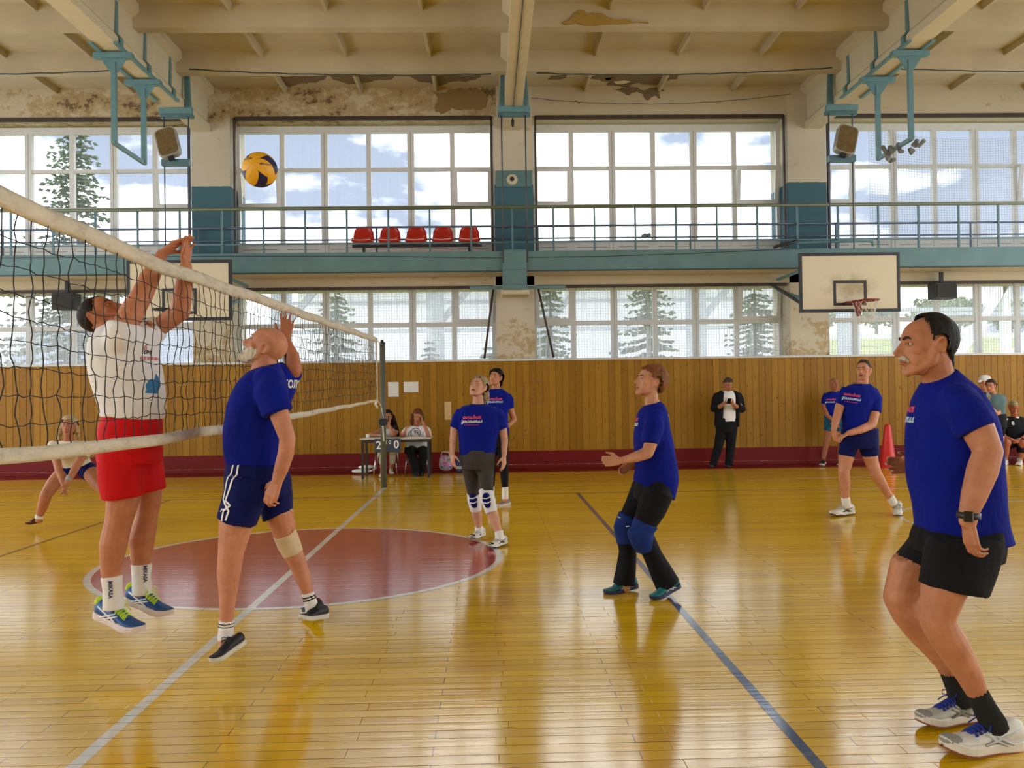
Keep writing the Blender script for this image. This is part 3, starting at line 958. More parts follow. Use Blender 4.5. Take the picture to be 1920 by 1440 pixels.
# ================================================================== BACKBOARDS
def board_mat():
    m, nd, ln, b = new_mat('scuffed_backboard')
    p = pos_node(nd)
    tc = nd.new('ShaderNodeTexCoord')
    sep = nd.new('ShaderNodeSeparateXYZ'); ln.new(tc.outputs['Generated'], sep.inputs[0])
    n = noise_tex(nd, ln, p, 5, 6, 0.65)
    # ball marks gather around the inner rectangle
    dx = math_node(nd, ln, 'MULTIPLY', math_node(nd, ln, 'SUBTRACT', sep.outputs['X'], 0.52), 2.1)
    dz = math_node(nd, ln, 'MULTIPLY', math_node(nd, ln, 'SUBTRACT', sep.outputs['Z'], 0.42), 2.3)
    d = math_node(nd, ln, 'SQRT', math_node(nd, ln, 'ADD', math_node(nd, ln, 'MULTIPLY', dx, dx), math_node(nd, ln, 'MULTIPLY', dz, dz)))
    f = math_node(nd, ln, 'MULTIPLY_ADD', n, 0.9, math_node(nd, ln, 'MULTIPLY', d, -0.75))
    c = mix_col(nd, ln, ramp(nd, ln, f, [(0.02, 0.0), (0.36, 0.75)]), (0.66, 0.58, 0.42), (0.33, 0.24, 0.11))
    ln.new(c, b.inputs['Base Color']); b.inputs['Roughness'].default_value = 0.55
    return m
M_BB = board_mat()
M_BLACK = plain('black_board_paint', (0.012, 0.012, 0.014), 0.5, bmp=0)
M_RIM = plain('dull_red_rim', (0.20, 0.018, 0.018), 0.45, bmp=0)
M_CORD = plain('white_cord', (0.70, 0.66, 0.56), 0.8, bmp=0)
def backboard(xc, zb, label, rim_ok):
    y = 14.85
    r = empty('basketball_backboard', (xc, y, zb))
    tag(r, label, 'backboard')
    MB().box(xc - 0.9, y, zb, xc + 0.9, y + 0.03, zb + 1.05).build('board', M_BB, r)
    fr = MB(); t = 0.052
    for a in ((xc - 0.905, zb - 0.005, xc + 0.905, zb + t), (xc - 0.905, zb + 1.05 - t, xc + 0.905, zb + 1.055), (xc - 0.905, zb + t, xc - 0.905 + t, zb + 1.05 - t), (xc + 0.905 - t, zb + t, xc + 0.905, zb + 1.05 - t)):
        fr.box(a[0], y - 0.006, a[1], a[2], y + 0.035, a[3])
    fr.build('border', M_BLACK, r)
    tg = MB(); t = 0.05
    for a in ((-.3, .11, .3, .16), (-.3, .51, .3, .56), (-.3, .16, -.25, .51), (.25, .16, .3, .51)):
        tg.box(xc + a[0], y - 0.003, zb + a[1], xc + a[2], y, zb + a[3])
    tg.build('target_square', M_BLACK, r)
    for s in (-0.6, 0.6):
        MB().bar((xc + s, y + 0.03, zb + 0.85), (xc + s, WY - 0.035, zb + 0.85), 0.05, 0.05).build('arm', M_TEALB, r)
        MB().bar((xc + s, y + 0.03, zb + 0.15), (xc + s, WY - 0.035, zb + 0.65), 0.05, 0.05).build('arm', M_TEALB, r)
        MB().box(xc + s - 0.03, y + 0.03, zb + 0.1, xc + s + 0.03, y + 0.07, zb + 0.95).build('arm', M_BLACK, r)
    zr = zb + 0.155
    yc = y - 0.15 - 0.225
    n = 28
    if rim_ok:
        circ = [(xc + 0.10 + 0.225 * math.cos(2 * math.pi * k / n), yc + 0.225 * math.sin(2 * math.pi * k / n), zr + 0.012 * math.cos(2 * math.pi * k / n)) for k in range(n)]
        ho = MB(); ho.tube(circ, 0.016, 8, closed=True); rim = ho.build('rim', M_RIM, r, True)
        nb = MB()
        for k in range(12):
            for sgn in (1, -1):
                pts = []
                for q in range(7):
                    a = 2 * math.pi * (k + sgn * q * 0.5) / 12
                    rad = 0.222 - 0.10 * (q / 6) ** 0.7
                    pts.append((xc + 0.10 + rad * math.cos(a), yc + rad * math.sin(a), zr - 0.40 * q / 6))
                nb.tube(pts, 0.004, 4)
        nb.build('basket_net', M_CORD, rim)
        mt = MB()
        mt.box(xc - 0.10, y - 0.14, zr - 0.02, xc + 0.22, y, zr + 0.02)
        mt.build('rim_bracket', M_RIM, r)
        mt = MB()
        mt.prism([(xc - 0.13, zr + 0.0), (xc - 0.02, zr + 0.0), (xc + 0.02, zr - 0.14), (xc + 0.0, zr - 0.27), (xc - 0.05, zr - 0.27), (xc - 0.08, zr - 0.12)], 1, yc - 0.05, yc + 0.0)
        mt.build('bent_plate', M_RIM, r)
    else:
        circ = [(xc - 0.25 + 0.13 * math.cos(2 * math.pi * k / n), y - 0.2 + 0.15 * math.sin(2 * math.pi * k / n), zr + 0.02) for k in range(n)]
        ho = MB(); ho.tube(circ, 0.014, 8, closed=True); rim = ho.build('rim', M_BLACK, r, True)
        MB().box(xc - 0.18, y - 0.08, zr, xc - 0.05, y, zr + 0.03).build('rim_bracket', M_BLACK, rim)
    return r
backboard(6.43, 2.868, 'scuffed cream basketball backboard with a red hoop and net, right bay', True)
backboard(-5.385, 2.845, 'cream basketball backboard with a folded black hoop, behind the jumping blocker', False)
pp = empty('gallery_pipe', (6.3, 15.9, 4.25))
tag(pp, 'bent teal pipe lying along the gallery edge above the right backboard', 'pipe')
MB().tube([(5.9, 15.96, 4.30), (7.25, 15.95, 4.33), (7.36, 15.95, 4.31), (7.38, 15.95, 4.22)], 0.028, 8).build('pipe', M_TEALB, pp, True)
MB().tube([(5.45, 15.95, 4.22), (5.62, 15.95, 4.27), (5.80, 15.95, 4.30), (5.92, 15.96, 4.34)], 0.03, 8).build('clamp', M_BLACK_STEEL, pp, True)
prop = tag(MB().bar((5.6, 16.6, 3.60), (5.85, 15.2, 2.95), 0.035, 0.05).build('strut', M_BLACK), 'thin dark strut bracing the right backboard to the pilaster', 'strut')
for a, b_, lab in (((0.98, 16.7, 3.6), (1.28, 16.8, 2.2), 'slanting dark pole leaning in the reveal right of the centre pilaster'), ((0.10, 16.8, 3.6), (-0.10, 16.85, 2.2), 'slanting dark pole leaning in the reveal left of the centre pilaster')):
    tag(MB().tube([a, b_], 0.022, 8).build('leaning_pole', M_STEEL_DK, None, True), lab, 'pole')

# ================================================================== WALL NOTICES, HATCH
M_PAPER = plain('white_paper', (0.74, 0.72, 0.68), 0.7, var=0.03, bmp=0)
def sheet(x0, z0, x1, z1, label, m=M_PAPER, name='paper_sheet', y=16.848):
    o = MB().box(x0, y, z0, x1, y + 0.003, z1).build(name, m)
    return tag(o, label, 'paper')
M_PALE = plain('faint_print', (0.48, 0.47, 0.45), 0.7, bmp=0)
a = sheet(-2.02, 1.46, -1.81, 1.755, 'upright white paper sheet taped to the pine boards beside the net post')
b_ = sheet(-1.71, 1.545, -1.42, 1.755, 'wide white paper sheet taped to the pine boards above the scorers')
MB().bar((-1.60, 16.8475, 1.68), (-1.50, 16.8475, 1.65), 0.006, 0.001).build('pencil_stroke', M_PALE, b_)
sheet(-0.905, 0.99, -0.77, 1.345, 'pale unpainted board patch on the pine wall behind the scorers', plain('pale_pine', (0.62, 0.42, 0.18), 0.5), 'board_patch', 16.843)
ht = MB()
for q in ((0.68, 1.33, 1.08, 1.342), (0.68, 1.70, 1.08, 1.712), (0.68, 1.342, 0.692, 1.70), (1.068, 1.342, 1.08, 1.70)):
    ht.box(q[0], 16.846, q[1], q[2], 16.853, q[3])
tag(ht.build('hatch_outline', plain('reddish_hatch_edge', (0.30, 0.07, 0.02), 0.6, bmp=0)), 'thin reddish square hatch outline cut in the pine panelling', 'hatch')

# ================================================================== NET POST
M_POST = worn_paint('grey_green_post', (0.115, 0.115, 0.085), (0.06, 0.035, 0.02), 0.36, 9, 0.4)
post = empty('net_post', (-1.735, 13.76, 0))
tag(post, 'grey steel volleyball post standing at the far end of the net', 'post')
MB().tube([(-1.735, 13.76, 0), (-1.735, 13.76, 2.33)], 0.046, 16).build('tube', M_POST, post, True)
MB().lathe((-1.735, 13.76, 2.33), [(0.05, 0), (0.05, 0.02), (0.02, 0.035), (0.02, 0.06), (0.008, 0.07)], 16).build('cap', M_BLACK_STEEL, post, True)
MB().tube([(-1.735, 13.70, 2.29), (-1.735, 13.62, 2.33), (-1.735, 13.60, 2.38)], 0.01, 6).build('hook', M_BLACK_STEEL, post, True)
wb = MB(); wb.box(-1.80, 13.68, 1.02, -1.66, 13.73, 1.10, 0.006); wb.tube([(-1.74, 13.70, 1.06), (-1.64, 13.66, 1.08), (-1.63, 13.62, 1.15)], 0.012, 6)
wb.lathe((-1.735, 13.76, 1.0), [(0.056, 0), (0.056, 0.12)], 16)
wb.build('winch', M_BLACK_STEEL, post)
MB().tube([(-1.735, 13.705, 1.0), (-1.72, 13.70, 0.75)], 0.012, 6).build('rope_tail', M_CORD, post, True)
MB().tube([(-1.76, 13.70, 1.35), (-1.72, 13.70, 1.12)], 0.006, 6).build('rope_tail', M_CORD, post, True)

# ================================================================== VOLLEYBALL NET
net = empty('volleyball_net', (NX, 7.0, 1.27))
tag(net, 'black mesh volleyball net with white tape bands along top and bottom', 'net')
def canvas(name, col):
    m, nd, ln, b = new_mat(name)
    p = pos_node(nd)
    n = noise_tex(nd, ln, p, 9, 6, 0.7, (1.0, 0.6, 2.0))
    c = ramp(nd, ln, n, [(0.30, tuple(v * 0.60 for v in col)), (0.5, tuple(v * 0.88 for v in col)), (0.7, col)])
    ln.new(c, b.inputs['Base Color']); b.inputs['Roughness'].default_value = 0.7
    n2 = noise_tex(nd, ln, p, 5, 4, 0.6, (1.0, 2.5, 0.6))
    bump(nd, ln, b, n2, 0.55, 0.03)
    return m
M_TAPE = canvas('off_white_tape', (0.72, 0.64, 0.50))
M_NET = plain('black_net_cord', (0.012, 0.012, 0.013), 0.7, bmp=0)
TOPZ = [(1.6, 2.27), (3.0, 2.252), (4.45, 2.222), (6.26, 2.262), (9.0, 2.31), (12.9, 2.375)]
BOTZ = [(1.6, 1.275), (3.0, 1.272), (3.82, 1.252), (5.38, 1.262), (7.0, 1.285), (9.5, 1.335), (11.4, 1.37), (12.9, 1.40)]
def ip(tb, y):
    return float(np.interp(y, [a for a, _ in tb], [b for _, b in tb]))
g3 = random.Random(21)
def band(name, z0f, z1f, m, ya=1.6, yb=12.9, thick=0.006, wav=0.004):
    b = MB()
    n = 90
    vs = []
    for i in range(n + 1):
        y = ya + (yb - ya) * i / n
        z0, z1 = z0f(y), z1f(y)
        wv = wav * math.sin(y * 3.1) + wav * 0.6 * math.sin(y * 7.7)
        zj = 0.004 * math.sin(y * 5.3)
        for k in range(5):
            t = k / 4
            bl = thick * (1 + 1.6 * math.sin(math.pi * t))
            vs.append((NX + wv + bl, y, z0 + (z1 - z0) * t + zj))
        for k in range(5):
            t = 1 - k / 4
            bl = thick * (1 + 1.6 * math.sin(math.pi * t))
            vs.append((NX + wv - bl, y, z0 + (z1 - z0) * t + zj))
    fs = []
    for i in range(n):
        for k in range(10):
            l = (k + 1) % 10
            fs.append((i * 10 + k, i * 10 + l, (i + 1) * 10 + l, (i + 1) * 10 + k))
    fs.append(tuple(range(10))); fs.append(tuple(n * 10 + k for k in range(10)))
    b.add(vs, fs)
    return b.build(name, m, net, True)
band('top_band', lambda y: ip(TOPZ, y) - 0.075, lambda y: ip(TOPZ, y), M_TAPE)
band('bottom_band', lambda y: ip(BOTZ, y), lambda y: ip(BOTZ, y) + 0.058 - 0.022 * min(1, max(0, (y - 7) / 4)), M_TAPE)
sb = MB(); sb.box(NX - 0.006, 12.86, 1.40, NX + 0.006, 12.92, 2.37); sb.build('side_band', M_TAPE, net)
msh = MB()
cols_y = []
y = 1.62
while y < 12.9:
    cols_y.append(y); y += 0.1
rows_n = 9
nodes = {}
for i, y in enumerate(cols_y):
    zt, zb = ip(TOPZ, y) - 0.07, ip(BOTZ, y) + 0.05
    for j in range(rows_n + 1):
        t = j / rows_n
        zz = zb + (zt - zb) * t
        a = 1.0 if 0 < j < rows_n else 0.25
        sagz = -0.010 * math.sin(y * 2.3 + j) * a
        nodes[i, j] = Vector((NX + g3.uniform(-.008, .008) + 0.01 * math.sin(y * 1.7) * math.sin(math.pi * t), y + a * (g3.uniform(-.012, .012) + 0.016 * math.sin(y * 1.1 + 3 * t)), zz + a * g3.uniform(-.008, .008) + sagz))
for i in range(len(cols_y)):
    for j in range(rows_n):
        p, q = nodes[i, j], nodes[i, j + 1]
        wob = Vector((g3.uniform(-.01, .01), g3.uniform(-.012, .012) * (2.0 if g3.random() < 0.15 else 1), 0))
        msh.tube([p, p * 0.65 + q * 0.35 + wob * 0.8, p * 0.35 + q * 0.65 + wob * 0.6, q], 0.0024, 4, caps=False)
    if i + 1 < len(cols_y):
        for j in range(1, rows_n):
            p, q = nodes[i, j], nodes[i + 1, j]
            mid = (p + q) / 2 + Vector((g3.uniform(-.004, .004), 0, -0.004 + g3.uniform(-.006, .006)))
            msh.tube([p, mid, q], 0.0022, 4, caps=False)
mo = msh.build('mesh_cords', M_NET, net)
mo['kind'] = 'stuff'
MB().tube([(NX, 12.9, 2.335), (-1.735, 13.70, 2.31)], 0.006, 6).build('rope', M_CORD, net, True)
MB().tube([(NX, 12.9, 1.42), (-1.735, 13.70, 1.28)], 0.006, 6).build('rope', M_CORD, net, True)
MB().tube([(NX, 12.88, 1.42), (NX, 12.70, 1.36), (NX, 12.9, 1.30)], 0.02, 6).build('knot', M_CORD, net, True)

# ================================================================== SCORERS' TABLE AND BAGS
M_TABLE_LEG = plain('dark_brown_steel_leg', (0.020, 0.016, 0.016), 0.5, bmp=0)
M_TABLE_TOP = plain('pale_laminate', (0.55, 0.50, 0.42), 0.35, bmp=0)
tb = empty('scorers_table', (-1.72, 15.5, 0))
tag(tb, 'narrow scorers table with dark square legs before the pine wall', 'table')
MB().box(-2.345, 15.22, 0.70, -1.07, 15.80, 0.722).build('tabletop', M_TABLE_TOP, tb)
ap = MB(); ap.box(-2.32, 15.24, 0.645, -1.10, 15.265, 0.70); ap.box(-2.32, 15.755, 0.645, -1.10, 15.78, 0.70); ap.box(-2.32, 15.265, 0.645, -2.295, 15.755, 0.70); ap.box(-1.125, 15.265, 0.645, -1.10, 15.755, 0.70)
ap.build('apron', M_TABLE_LEG, tb)
for x in (-2.30, -1.12):
    for y in (15.26, 15.76):
        MB().box(x - 0.02, y - 0.02, 0, x + 0.02, y + 0.02, 0.645).build('leg', M_TABLE_LEG, tb)

FONT = bpy.data.fonts[0] if len(bpy.data.fonts) else None
def text_mesh(body, size, bold=0.0, shear=0.0, spacing=1.0, res=3):
    cu = bpy.data.curves.new('lettering', 'FONT')
    cu.body = body; cu.size = size; cu.align_x = 'CENTER'; cu.align_y = 'CENTER'
    cu.offset = bold; cu.shear = shear; cu.space_character = spacing; cu.resolution_u = res
    o = bpy.data.objects.new('lettering', cu); COL.objects.link(o)
    dg = bpy.context.evaluated_depsgraph_get()
    me = bpy.data.meshes.new_from_object(o.evaluated_get(dg))
    bpy.data.objects.remove(o); bpy.data.curves.remove(cu)
    return me
def flat_text(body, size, c, rx, up, m, parent, name='lettering', bold=0.0, shear=0.0, ex=1.0):
    me = text_mesh(body, size, bold, shear)
    rx, up = Vector(rx), Vector(up)
    for v in me.vertices:
        v.co = Vector(c) + rx * v.co.x * ex + up * v.co.y
    o = link_obj(name, me, m, parent)
    return o
M_SCORE = plain('dark_slate_plastic', (0.035, 0.045, 0.070), 0.45, bmp=0)
M_WHITE = plain('white_print', (0.80, 0.80, 0.78), 0.6, var=0.02, bmp=0)
sc = empty('scoreboard', (-1.84, 15.19, 0.47))
tag(sc, 'dark flip scoreboard reading 2 and 0 hung on the table front', 'scoreboard')
MB().box(-2.075, 15.185, 0.47, -1.605, 15.21, 0.715, 0.004).build('panel', M_SCORE, sc)
for x, w_ in ((-2.005, 0.115), (-1.68, 0.115)):
    MB().box(x - w_ / 2, 15.18, 0.50, x + w_ / 2, 15.1845, 0.70).build('flip_card', M_SCORE, sc)
flat_text('2', 0.20, (-2.0, 15.178, 0.595), (1, 0, 0), (0, 0, 1), M_WHITE, sc, bold=0.004, ex=0.95)
flat_text('0', 0.20, (-1.685, 15.178, 0.605), (1, 0, 0), (0, 0, 1), M_WHITE, sc, bold=0.004, ex=0.95)
flat_text('1', 0.09, (-1.855, 15.178, 0.65), (1, 0, 0), (0, 0, 1), M_WHITE, sc, bold=0.002)
flat_text('0', 0.095, (-1.80, 15.178, 0.65), (1, 0, 0), (0, 0, 1), M_WHITE, sc, bold=0.002)
cup = tag(MB().lathe((-2.23, 15.45, 0.722), [(0.03, 0), (0.038, 0.07), (0.034, 0.07), (0.028, 0.01)], 16).build('cup', M_PAPER, None, True), 'small white cup on the left end of the scorers table', 'cup')
def tpaper(x0, y0, x1, y1, label):
    return tag(MB().box(x0, y0, 0.7222, x1, y1, 0.728).build('score_sheet', M_PAPER), label, 'paper')
tpaper(-2.20, 15.28, -1.95, 15.48, 'white papers at the left end of the scorers table')
tpaper(-1.55, 15.30, -1.18, 15.55, 'white papers before the scorer in the white shirt')

def bag_floral():
    m, nd, ln, b = new_mat('floral_print')
    p = pos_node(nd)
    v = nd.new('ShaderNodeTexVoronoi'); v.inputs['Scale'].default_value = 17
    ln.new(p, v.inputs['Vector'])
    n = noise_tex(nd, ln, p, 14, 3)
    c = ramp(nd, ln, n, [(0.40, (0.05, 0.16, 0.13)), (0.47, (0.62, 0.60, 0.62)), (0.53, (0.55, 0.10, 0.30)), (0.60, (0.50, 0.28, 0.45)), (0.66, (0.12, 0.07, 0.20))])
    c2 = mix_col(nd, ln, ramp(nd, ln, v.outputs['Distance'], [(0.25, 1.0), (0.5, 0.0)]), c, (0.62, 0.30, 0.48), 'MIX')
    ln.new(mix_col(nd, ln, 0.5, c, c2), b.inputs['Base Color']); b.inputs['Roughness'].default_value = 0.6
    return m
fb = empty('floral_bag', (-0.87, 16.2, 0.012))
tag(fb, 'floral pink and white shopping bag on the floor by the wall', 'bag')
bgm = MB()
P0 = [(-1.02, 16.1), (-0.70, 16.1), (-0.70, 16.28), (-1.02, 16.28)]
vs = [(x, y, 0.012) for x, y in P0] + [(x + (0.02 if x < -0.9 else -0.01), y, 0.20) for x, y in P0] + [(x + (0.03 if x < -0.9 else -0.04), y + (0.05 if y < 16.2 else -0.05), 0.37 - (0.03 if x > -0.9 else 0)) for x, y in P0]
bgm.add(vs, [(0, 1, 2, 3), (0, 1, 5, 4), (1, 2, 6, 5), (2, 3, 7, 6), (3, 0, 4, 7), (4, 5, 9, 8), (5, 6, 10, 9), (6, 7, 11, 10), (7, 4, 8, 11), (8, 9, 10, 11)])
bo = bgm.build('sack', bag_floral(), fb)
bv = bo.modifiers.new('soft', 'SUBSURF'); bv.levels = 2; bv.render_levels = 2; bv.subdivision_type = 'CATMULL_CLARK'
MB().tube([(-0.95, 16.15, 0.33), (-0.92, 16.15, 0.40), (-0.80, 16.15, 0.39), (-0.77, 16.15, 0.31)], 0.01, 6).build('handle', M_WHITE, fb, True)
bx = empty('storage_box', (-0.5, 16.3, 0.012))
tag(bx, 'blue storage box with a pale rim on the floor behind the grey-haired player', 'box')
MB().box(-0.66, 16.15, 0.012, -0.30, 16.5, 0.30, 0.012).build('body', plain('blue_box', (0.02, 0.05, 0.16), 0.5), bx)
MB().box(-0.67, 16.14, 0.07, -0.29, 16.15, 0.12).build('rim', plain('pale_rim', (0.50, 0.50, 0.44), 0.5), bx)
wb_ = empty('white_bag', (-2.45, 16.1, 0.012))
tag(wb_, 'flattened white bag on the red floor edge beside the table leg', 'bag')
b1 = MB(); b1.sphere((-2.45, 16.15, 0.055), (0.20, 0.10, 0.045), 14, 8); b1.build('sack', M_PAPER, wb_, True)
b1 = MB(); b1.sphere((-2.36, 16.2, 0.13), (0.17, 0.08, 0.04), 14, 8); b1.build('fold', M_PAPER, wb_, True)
MB().tube([(-2.28, 16.1, 0.06), (-2.20, 16.08, 0.10), (-2.16, 16.08, 0.12)], 0.012, 6).build('handle', M_PAPER, wb_, True)
bt = empty('water_bottle', (-2.0, 15.95, 0))
tag(bt, 'small black bottle with a white label on the floor under the table', 'bottle')
MB().lathe((-2.02, 15.9, 0), [(0.033, 0), (0.036, 0.01), (0.036, 0.17), (0.016, 0.21), (0.016, 0.24)], 14).build('bottle', M_BLACK_STEEL, bt, True)
MB().lathe((-2.02, 15.9, 0.04), [(0.0368, 0), (0.0368, 0.10)], 14).build('label', M_PAPER, bt, True)

# folding chairs of the two scorers
M_CHROME = plain('chromed_steel', (0.62, 0.62, 0.62), 0.2, metal=0.9, bmp=0)
def chair(cx, cy, label):
    r = empty('metal_chair', (cx, cy, 0))
    tag(r, label, 'chair', 'chairs at the scorers table')
    MB().box(cx - 0.2, cy - 0.2, 0.43, cx + 0.2, cy + 0.2, 0.465, 0.012).build('seat', M_BLACK, r)
    MB().box(cx - 0.19, cy + 0.19, 0.62, cx + 0.19, cy + 0.215, 0.82, 0.01).build('backrest', M_BLACK, r)
    for s in (-1, 1):
        MB().tube([(cx + s * 0.17, cy - 0.17, 0.43), (cx + s * 0.22, cy - 0.22, 0)], 0.011, 8).build('leg', M_CHROME, r, True)
        MB().tube([(cx + s * 0.18, cy + 0.2, 0.80), (cx + s * 0.18, cy + 0.18, 0.43), (cx + s * 0.22, cy + 0.24, 0)], 0.011, 8).build('leg', M_CHROME, r, True)
chair(-1.95, 15.92, 'black chair on chromed legs under the long-haired scorer')
chair(-1.38, 15.98, 'black chair on chromed legs under the scorer in the white shirt')
bench = empty('low_bench', (10.2, 16.4, 0))
tag(bench, 'low dark bench along the wall under the seated man', 'bench')
MB().box(9.66, 16.2, 0.36, 10.9, 16.6, 0.41, 0.01).build('seat_plank', M_TABLE_LEG, bench)
for x in (9.74, 10.8):
    MB().box(x - 0.03, 16.25, 0.012, x + 0.03, 16.55, 0.36).build('leg', M_TABLE_LEG, bench)

cn = empty('traffic_cone', (7.49, 15.75, 0))
tag(cn, 'tall red training cone standing by the wall behind the bent-arm player', 'cone')
M_CONE = plain('red_cone_plastic', (0.62, 0.015, 0.012), 0.4, var=0.04, bmp=0)
MB().lathe((7.49, 15.75, 0.02), [(0.165, 0), (0.15, 0.02), (0.07, 0.66), (0.052, 0.78), (0.04, 0.80)], 24).build('shell', M_CONE, cn, True)
MB().box(7.31, 15.57, 0.0, 7.67, 15.93, 0.022, 0.006).build('base', M_CONE, cn)

# ================================================================== BALL
def ball():
    c = Vector((-1.37, 5.12, 2.865))
    r = empty('volleyball', c)
    tag(r, 'yellow and navy volleyball flying above the net', 'ball')
    m_y = plain('yellow_ball_panel', (0.80, 0.40, 0.012), 0.5, var=0.03, bmp=0.05)
    m_b = plain('navy_ball_panel', (0.010, 0.012, 0.075), 0.5, var=0.03, bmp=0.05)
    rot = Matrix.Rotation(R(-10), 3, 'Z') @ Matrix.Rotation(R(84), 3, 'X') @ Matrix.Rotation(R(70), 3, 'Z')
    Rb = 0.105
    def on_ball(lat, t, sgn):
        lon = t * 2 * math.pi / 8 - 1.0 * (math.pi / 2 - lat)
        return c + rot @ Vector((math.cos(lat) * math.cos(lon), math.cos(lat) * math.sin(lon), sgn * math.sin(lat))) * Rb
    m_ = 12
    for sgn in (1, -1):
        for k in range(8):
            for kind in ((0, 1) if k % 2 == 0 else (2,)):
                b = MB(); vs = []
                for i in range(m_ + 1):
                    u = 0.012 + 0.976 * i / m_
                    lb = R(60 - 38 * u)
                    l0, l1 = {0: (lb + 0.012, R(90)), 1: (0.0, lb - 0.012), 2: (0.0, R(90))}[kind]
                    for j in range(m_ + 1):
                        vs.append(on_ball(l0 + (l1 - l0) * j / m_, k + u, sgn))
                b.add(vs, [(i * (m_ + 1) + j, i * (m_ + 1) + j + 1, (i + 1) * (m_ + 1) + j + 1, (i + 1) * (m_ + 1) + j) for i in range(m_) for j in range(m_)])
                b.build('panel', m_b if kind == 1 else m_y, r, True)
    MB().sphere(c, Rb - 0.0012, 32, 20).build('seam_core', m_b, r, True)
    for tx, dx, dz in (('MIKASA', 0.055, 0.01), ('MVA 200', -0.05, 0.045)):
        me = text_mesh(tx, 0.016, 0.0004)
        for v in me.vertices:
            q = Vector((dx + v.co.x, 0, dz + v.co.y))
            q.y = -math.sqrt(max(1e-6, 0.1056 ** 2 - q.x ** 2 - q.z ** 2))
            v.co = c + q
        link_obj('lettering', me, m_b, r)
ball()
# ================================================================== OUTSIDE
M_FIELD = plain('rough_green_field', (0.27, 0.31, 0.09), 0.95, var=0.35, scale=0.35, bmp=0.2)
out = MB().box(-120, 18.3, -0.9, 160, 400, -0.6).build('ground', M_FIELD)
tag(out, 'rough green field outside the windows', kind='structure')
M_STAND = plain('pale_blue_sheeting', (0.86, 0.87, 0.90), 0.7, var=0.04, scale=0.6, bmp=0.05)
M_STAND_DK = plain('slate_steelwork', (0.42, 0.45, 0.52), 0.7, var=0.1, bmp=0)
st = empty('grandstand', (0, 36, -0.6))
tag(st, 'pale covered grandstand with slate columns seen through the lower windows', 'grandstand')
roof = MB().bar((-9, 39.4, 7.3), (15.5, 39.4, 7.3), 1.6, 0.3).build('roof', M_STAND, st)
back = MB().box(-9, 40, -0.6, 15.5, 40.3, 7.0).build('back_wall', M_STAND, st)
for z in (1.2, 2.6, 4.3, 5.6):
    MB().box(-9, 38.2, z, 15.5, 38.35, z + 0.16).build('rail', M_STAND_DK, st)
for x in (-8.5, -2.2, 2.3, 8.6, 15.0):
    MB().box(x - 0.35, 34.5, -0.6, x + 0.35, 35.2, 7.0).build('column', M_STAND_DK, st)
    MB().bar((x, 34.8, 4.2), (x + 2.4, 34.8, 7.0), 0.25, 0.25).build('brace', M_STAND_DK, st)
for k in range(5):
    MB().box(-9, 35.6 + k, -0.6, 15.5, 36.6 + k, -0.1 + 0.45 * k).build('step', M_STAND, st)
for x in (0.5, 6.0, 12.0):
    MB().box(x, 39.8, 0.2, x + 2.5, 39.99, 1.4).build('window', M_STAND_DK, st)

def needle_mat(name, a, b_):
    m, nd, ln, b = new_mat(name)
    p = pos_node(nd)
    n = noise_tex(nd, ln, p, 2.2, 5, 0.7)
    ln.new(ramp(nd, ln, n, [(0.35, a), (0.65, b_)]), b.inputs['Base Color'])
    b.inputs['Roughness'].default_value = 0.8
    return m
M_NEEDLE = needle_mat('spruce_needles', (0.07, 0.11, 0.065), (0.20, 0.27, 0.16))
M_LEAF = needle_mat('distant_leaves', (0.10, 0.16, 0.06), (0.24, 0.30, 0.13))
M_BARK = plain('grey_bark', (0.10, 0.075, 0.055), 0.9)
def spruce(x, y, h, rad, seed, label):
    g = random.Random(seed)
    r = empty('spruce_tree', (x, y, -0.6))
    tag(r, label, 'tree', 'spruces outside the windows')
    MB().tube([(x, y, -0.6), (x, y, h * 0.95 - 0.6)], [0.14, 0.02], 8).build('trunk', M_BARK, r, True)
    vs, fs = [], []
    lv = int(h / 0.15)
    for i in range(lv):
        t = i / lv
        z = -0.3 + t * h + g.uniform(-.07, .07)
        R_ = rad * (1 - t) ** 0.85 + 0.12
        nb = 8 if t < 0.8 else 6
        for k in range(nb):
            a = 2 * math.pi * (k + g.random()) / nb
            L = R_ * g.uniform(0.55, 1.15)
            d = Vector((math.cos(a), math.sin(a), 0))
            sd = Vector((-d.y, d.x, 0))
            seg = max(4, int(L / 0.13))
            for q in range(seg):
                u = (q + g.random()) / seg
                p = Vector((x, y, z)) + d * L * u + Vector((0, 0, -0.28 * L * u + 0.12 * L * u * u * u))
                for s in (-1, 1):
                    w_ = 0.07 + 0.13 * (1 - u) * min(1, L)
                    tip = p + sd * s * w_ * g.uniform(.7, 1.2) + d * 0.10 + Vector((0, 0, g.uniform(-0.10, 0.03)))
                    b0 = len(vs)
                    vs += [p - d * 0.03, p + d * 0.045 + Vector((0, 0, 0.02)), tip, p + d * 0.015 + Vector((0, 0, -0.06))]
                    fs += [(b0, b0 + 1, b0 + 2), (b0, b0 + 2, b0 + 3)]
    me = bpy.data.meshes.new('foliage')
    me.from_pydata([tuple(v) for v in vs], [], fs)
    fo = link_obj('foliage', me, M_NEEDLE, r)
    fo['kind'] = 'stuff'
    return r
spruce(4.35, 22.9, 6.2, 1.6, 1, 'tall spruce behind the middle of the third lower window')
spruce(1.9, 26.0, 5.6, 1.6, 2, 'spruce behind the left edge of the third lower window')
spruce(8.0, 25.2, 5.8, 1.7, 3, 'spruce behind the right edge of the third lower window')
spruce(-10.6, 22.0, 9.6, 2.3, 4, 'very tall spruce outside the far left windows')
spruce(-4.6, 25.5, 5.6, 1.5, 5, 'spruce behind the lower window beyond the net')
spruce(-7.7, 24.5, 4.6, 1.5, 6, 'low spruce behind the left backboard')
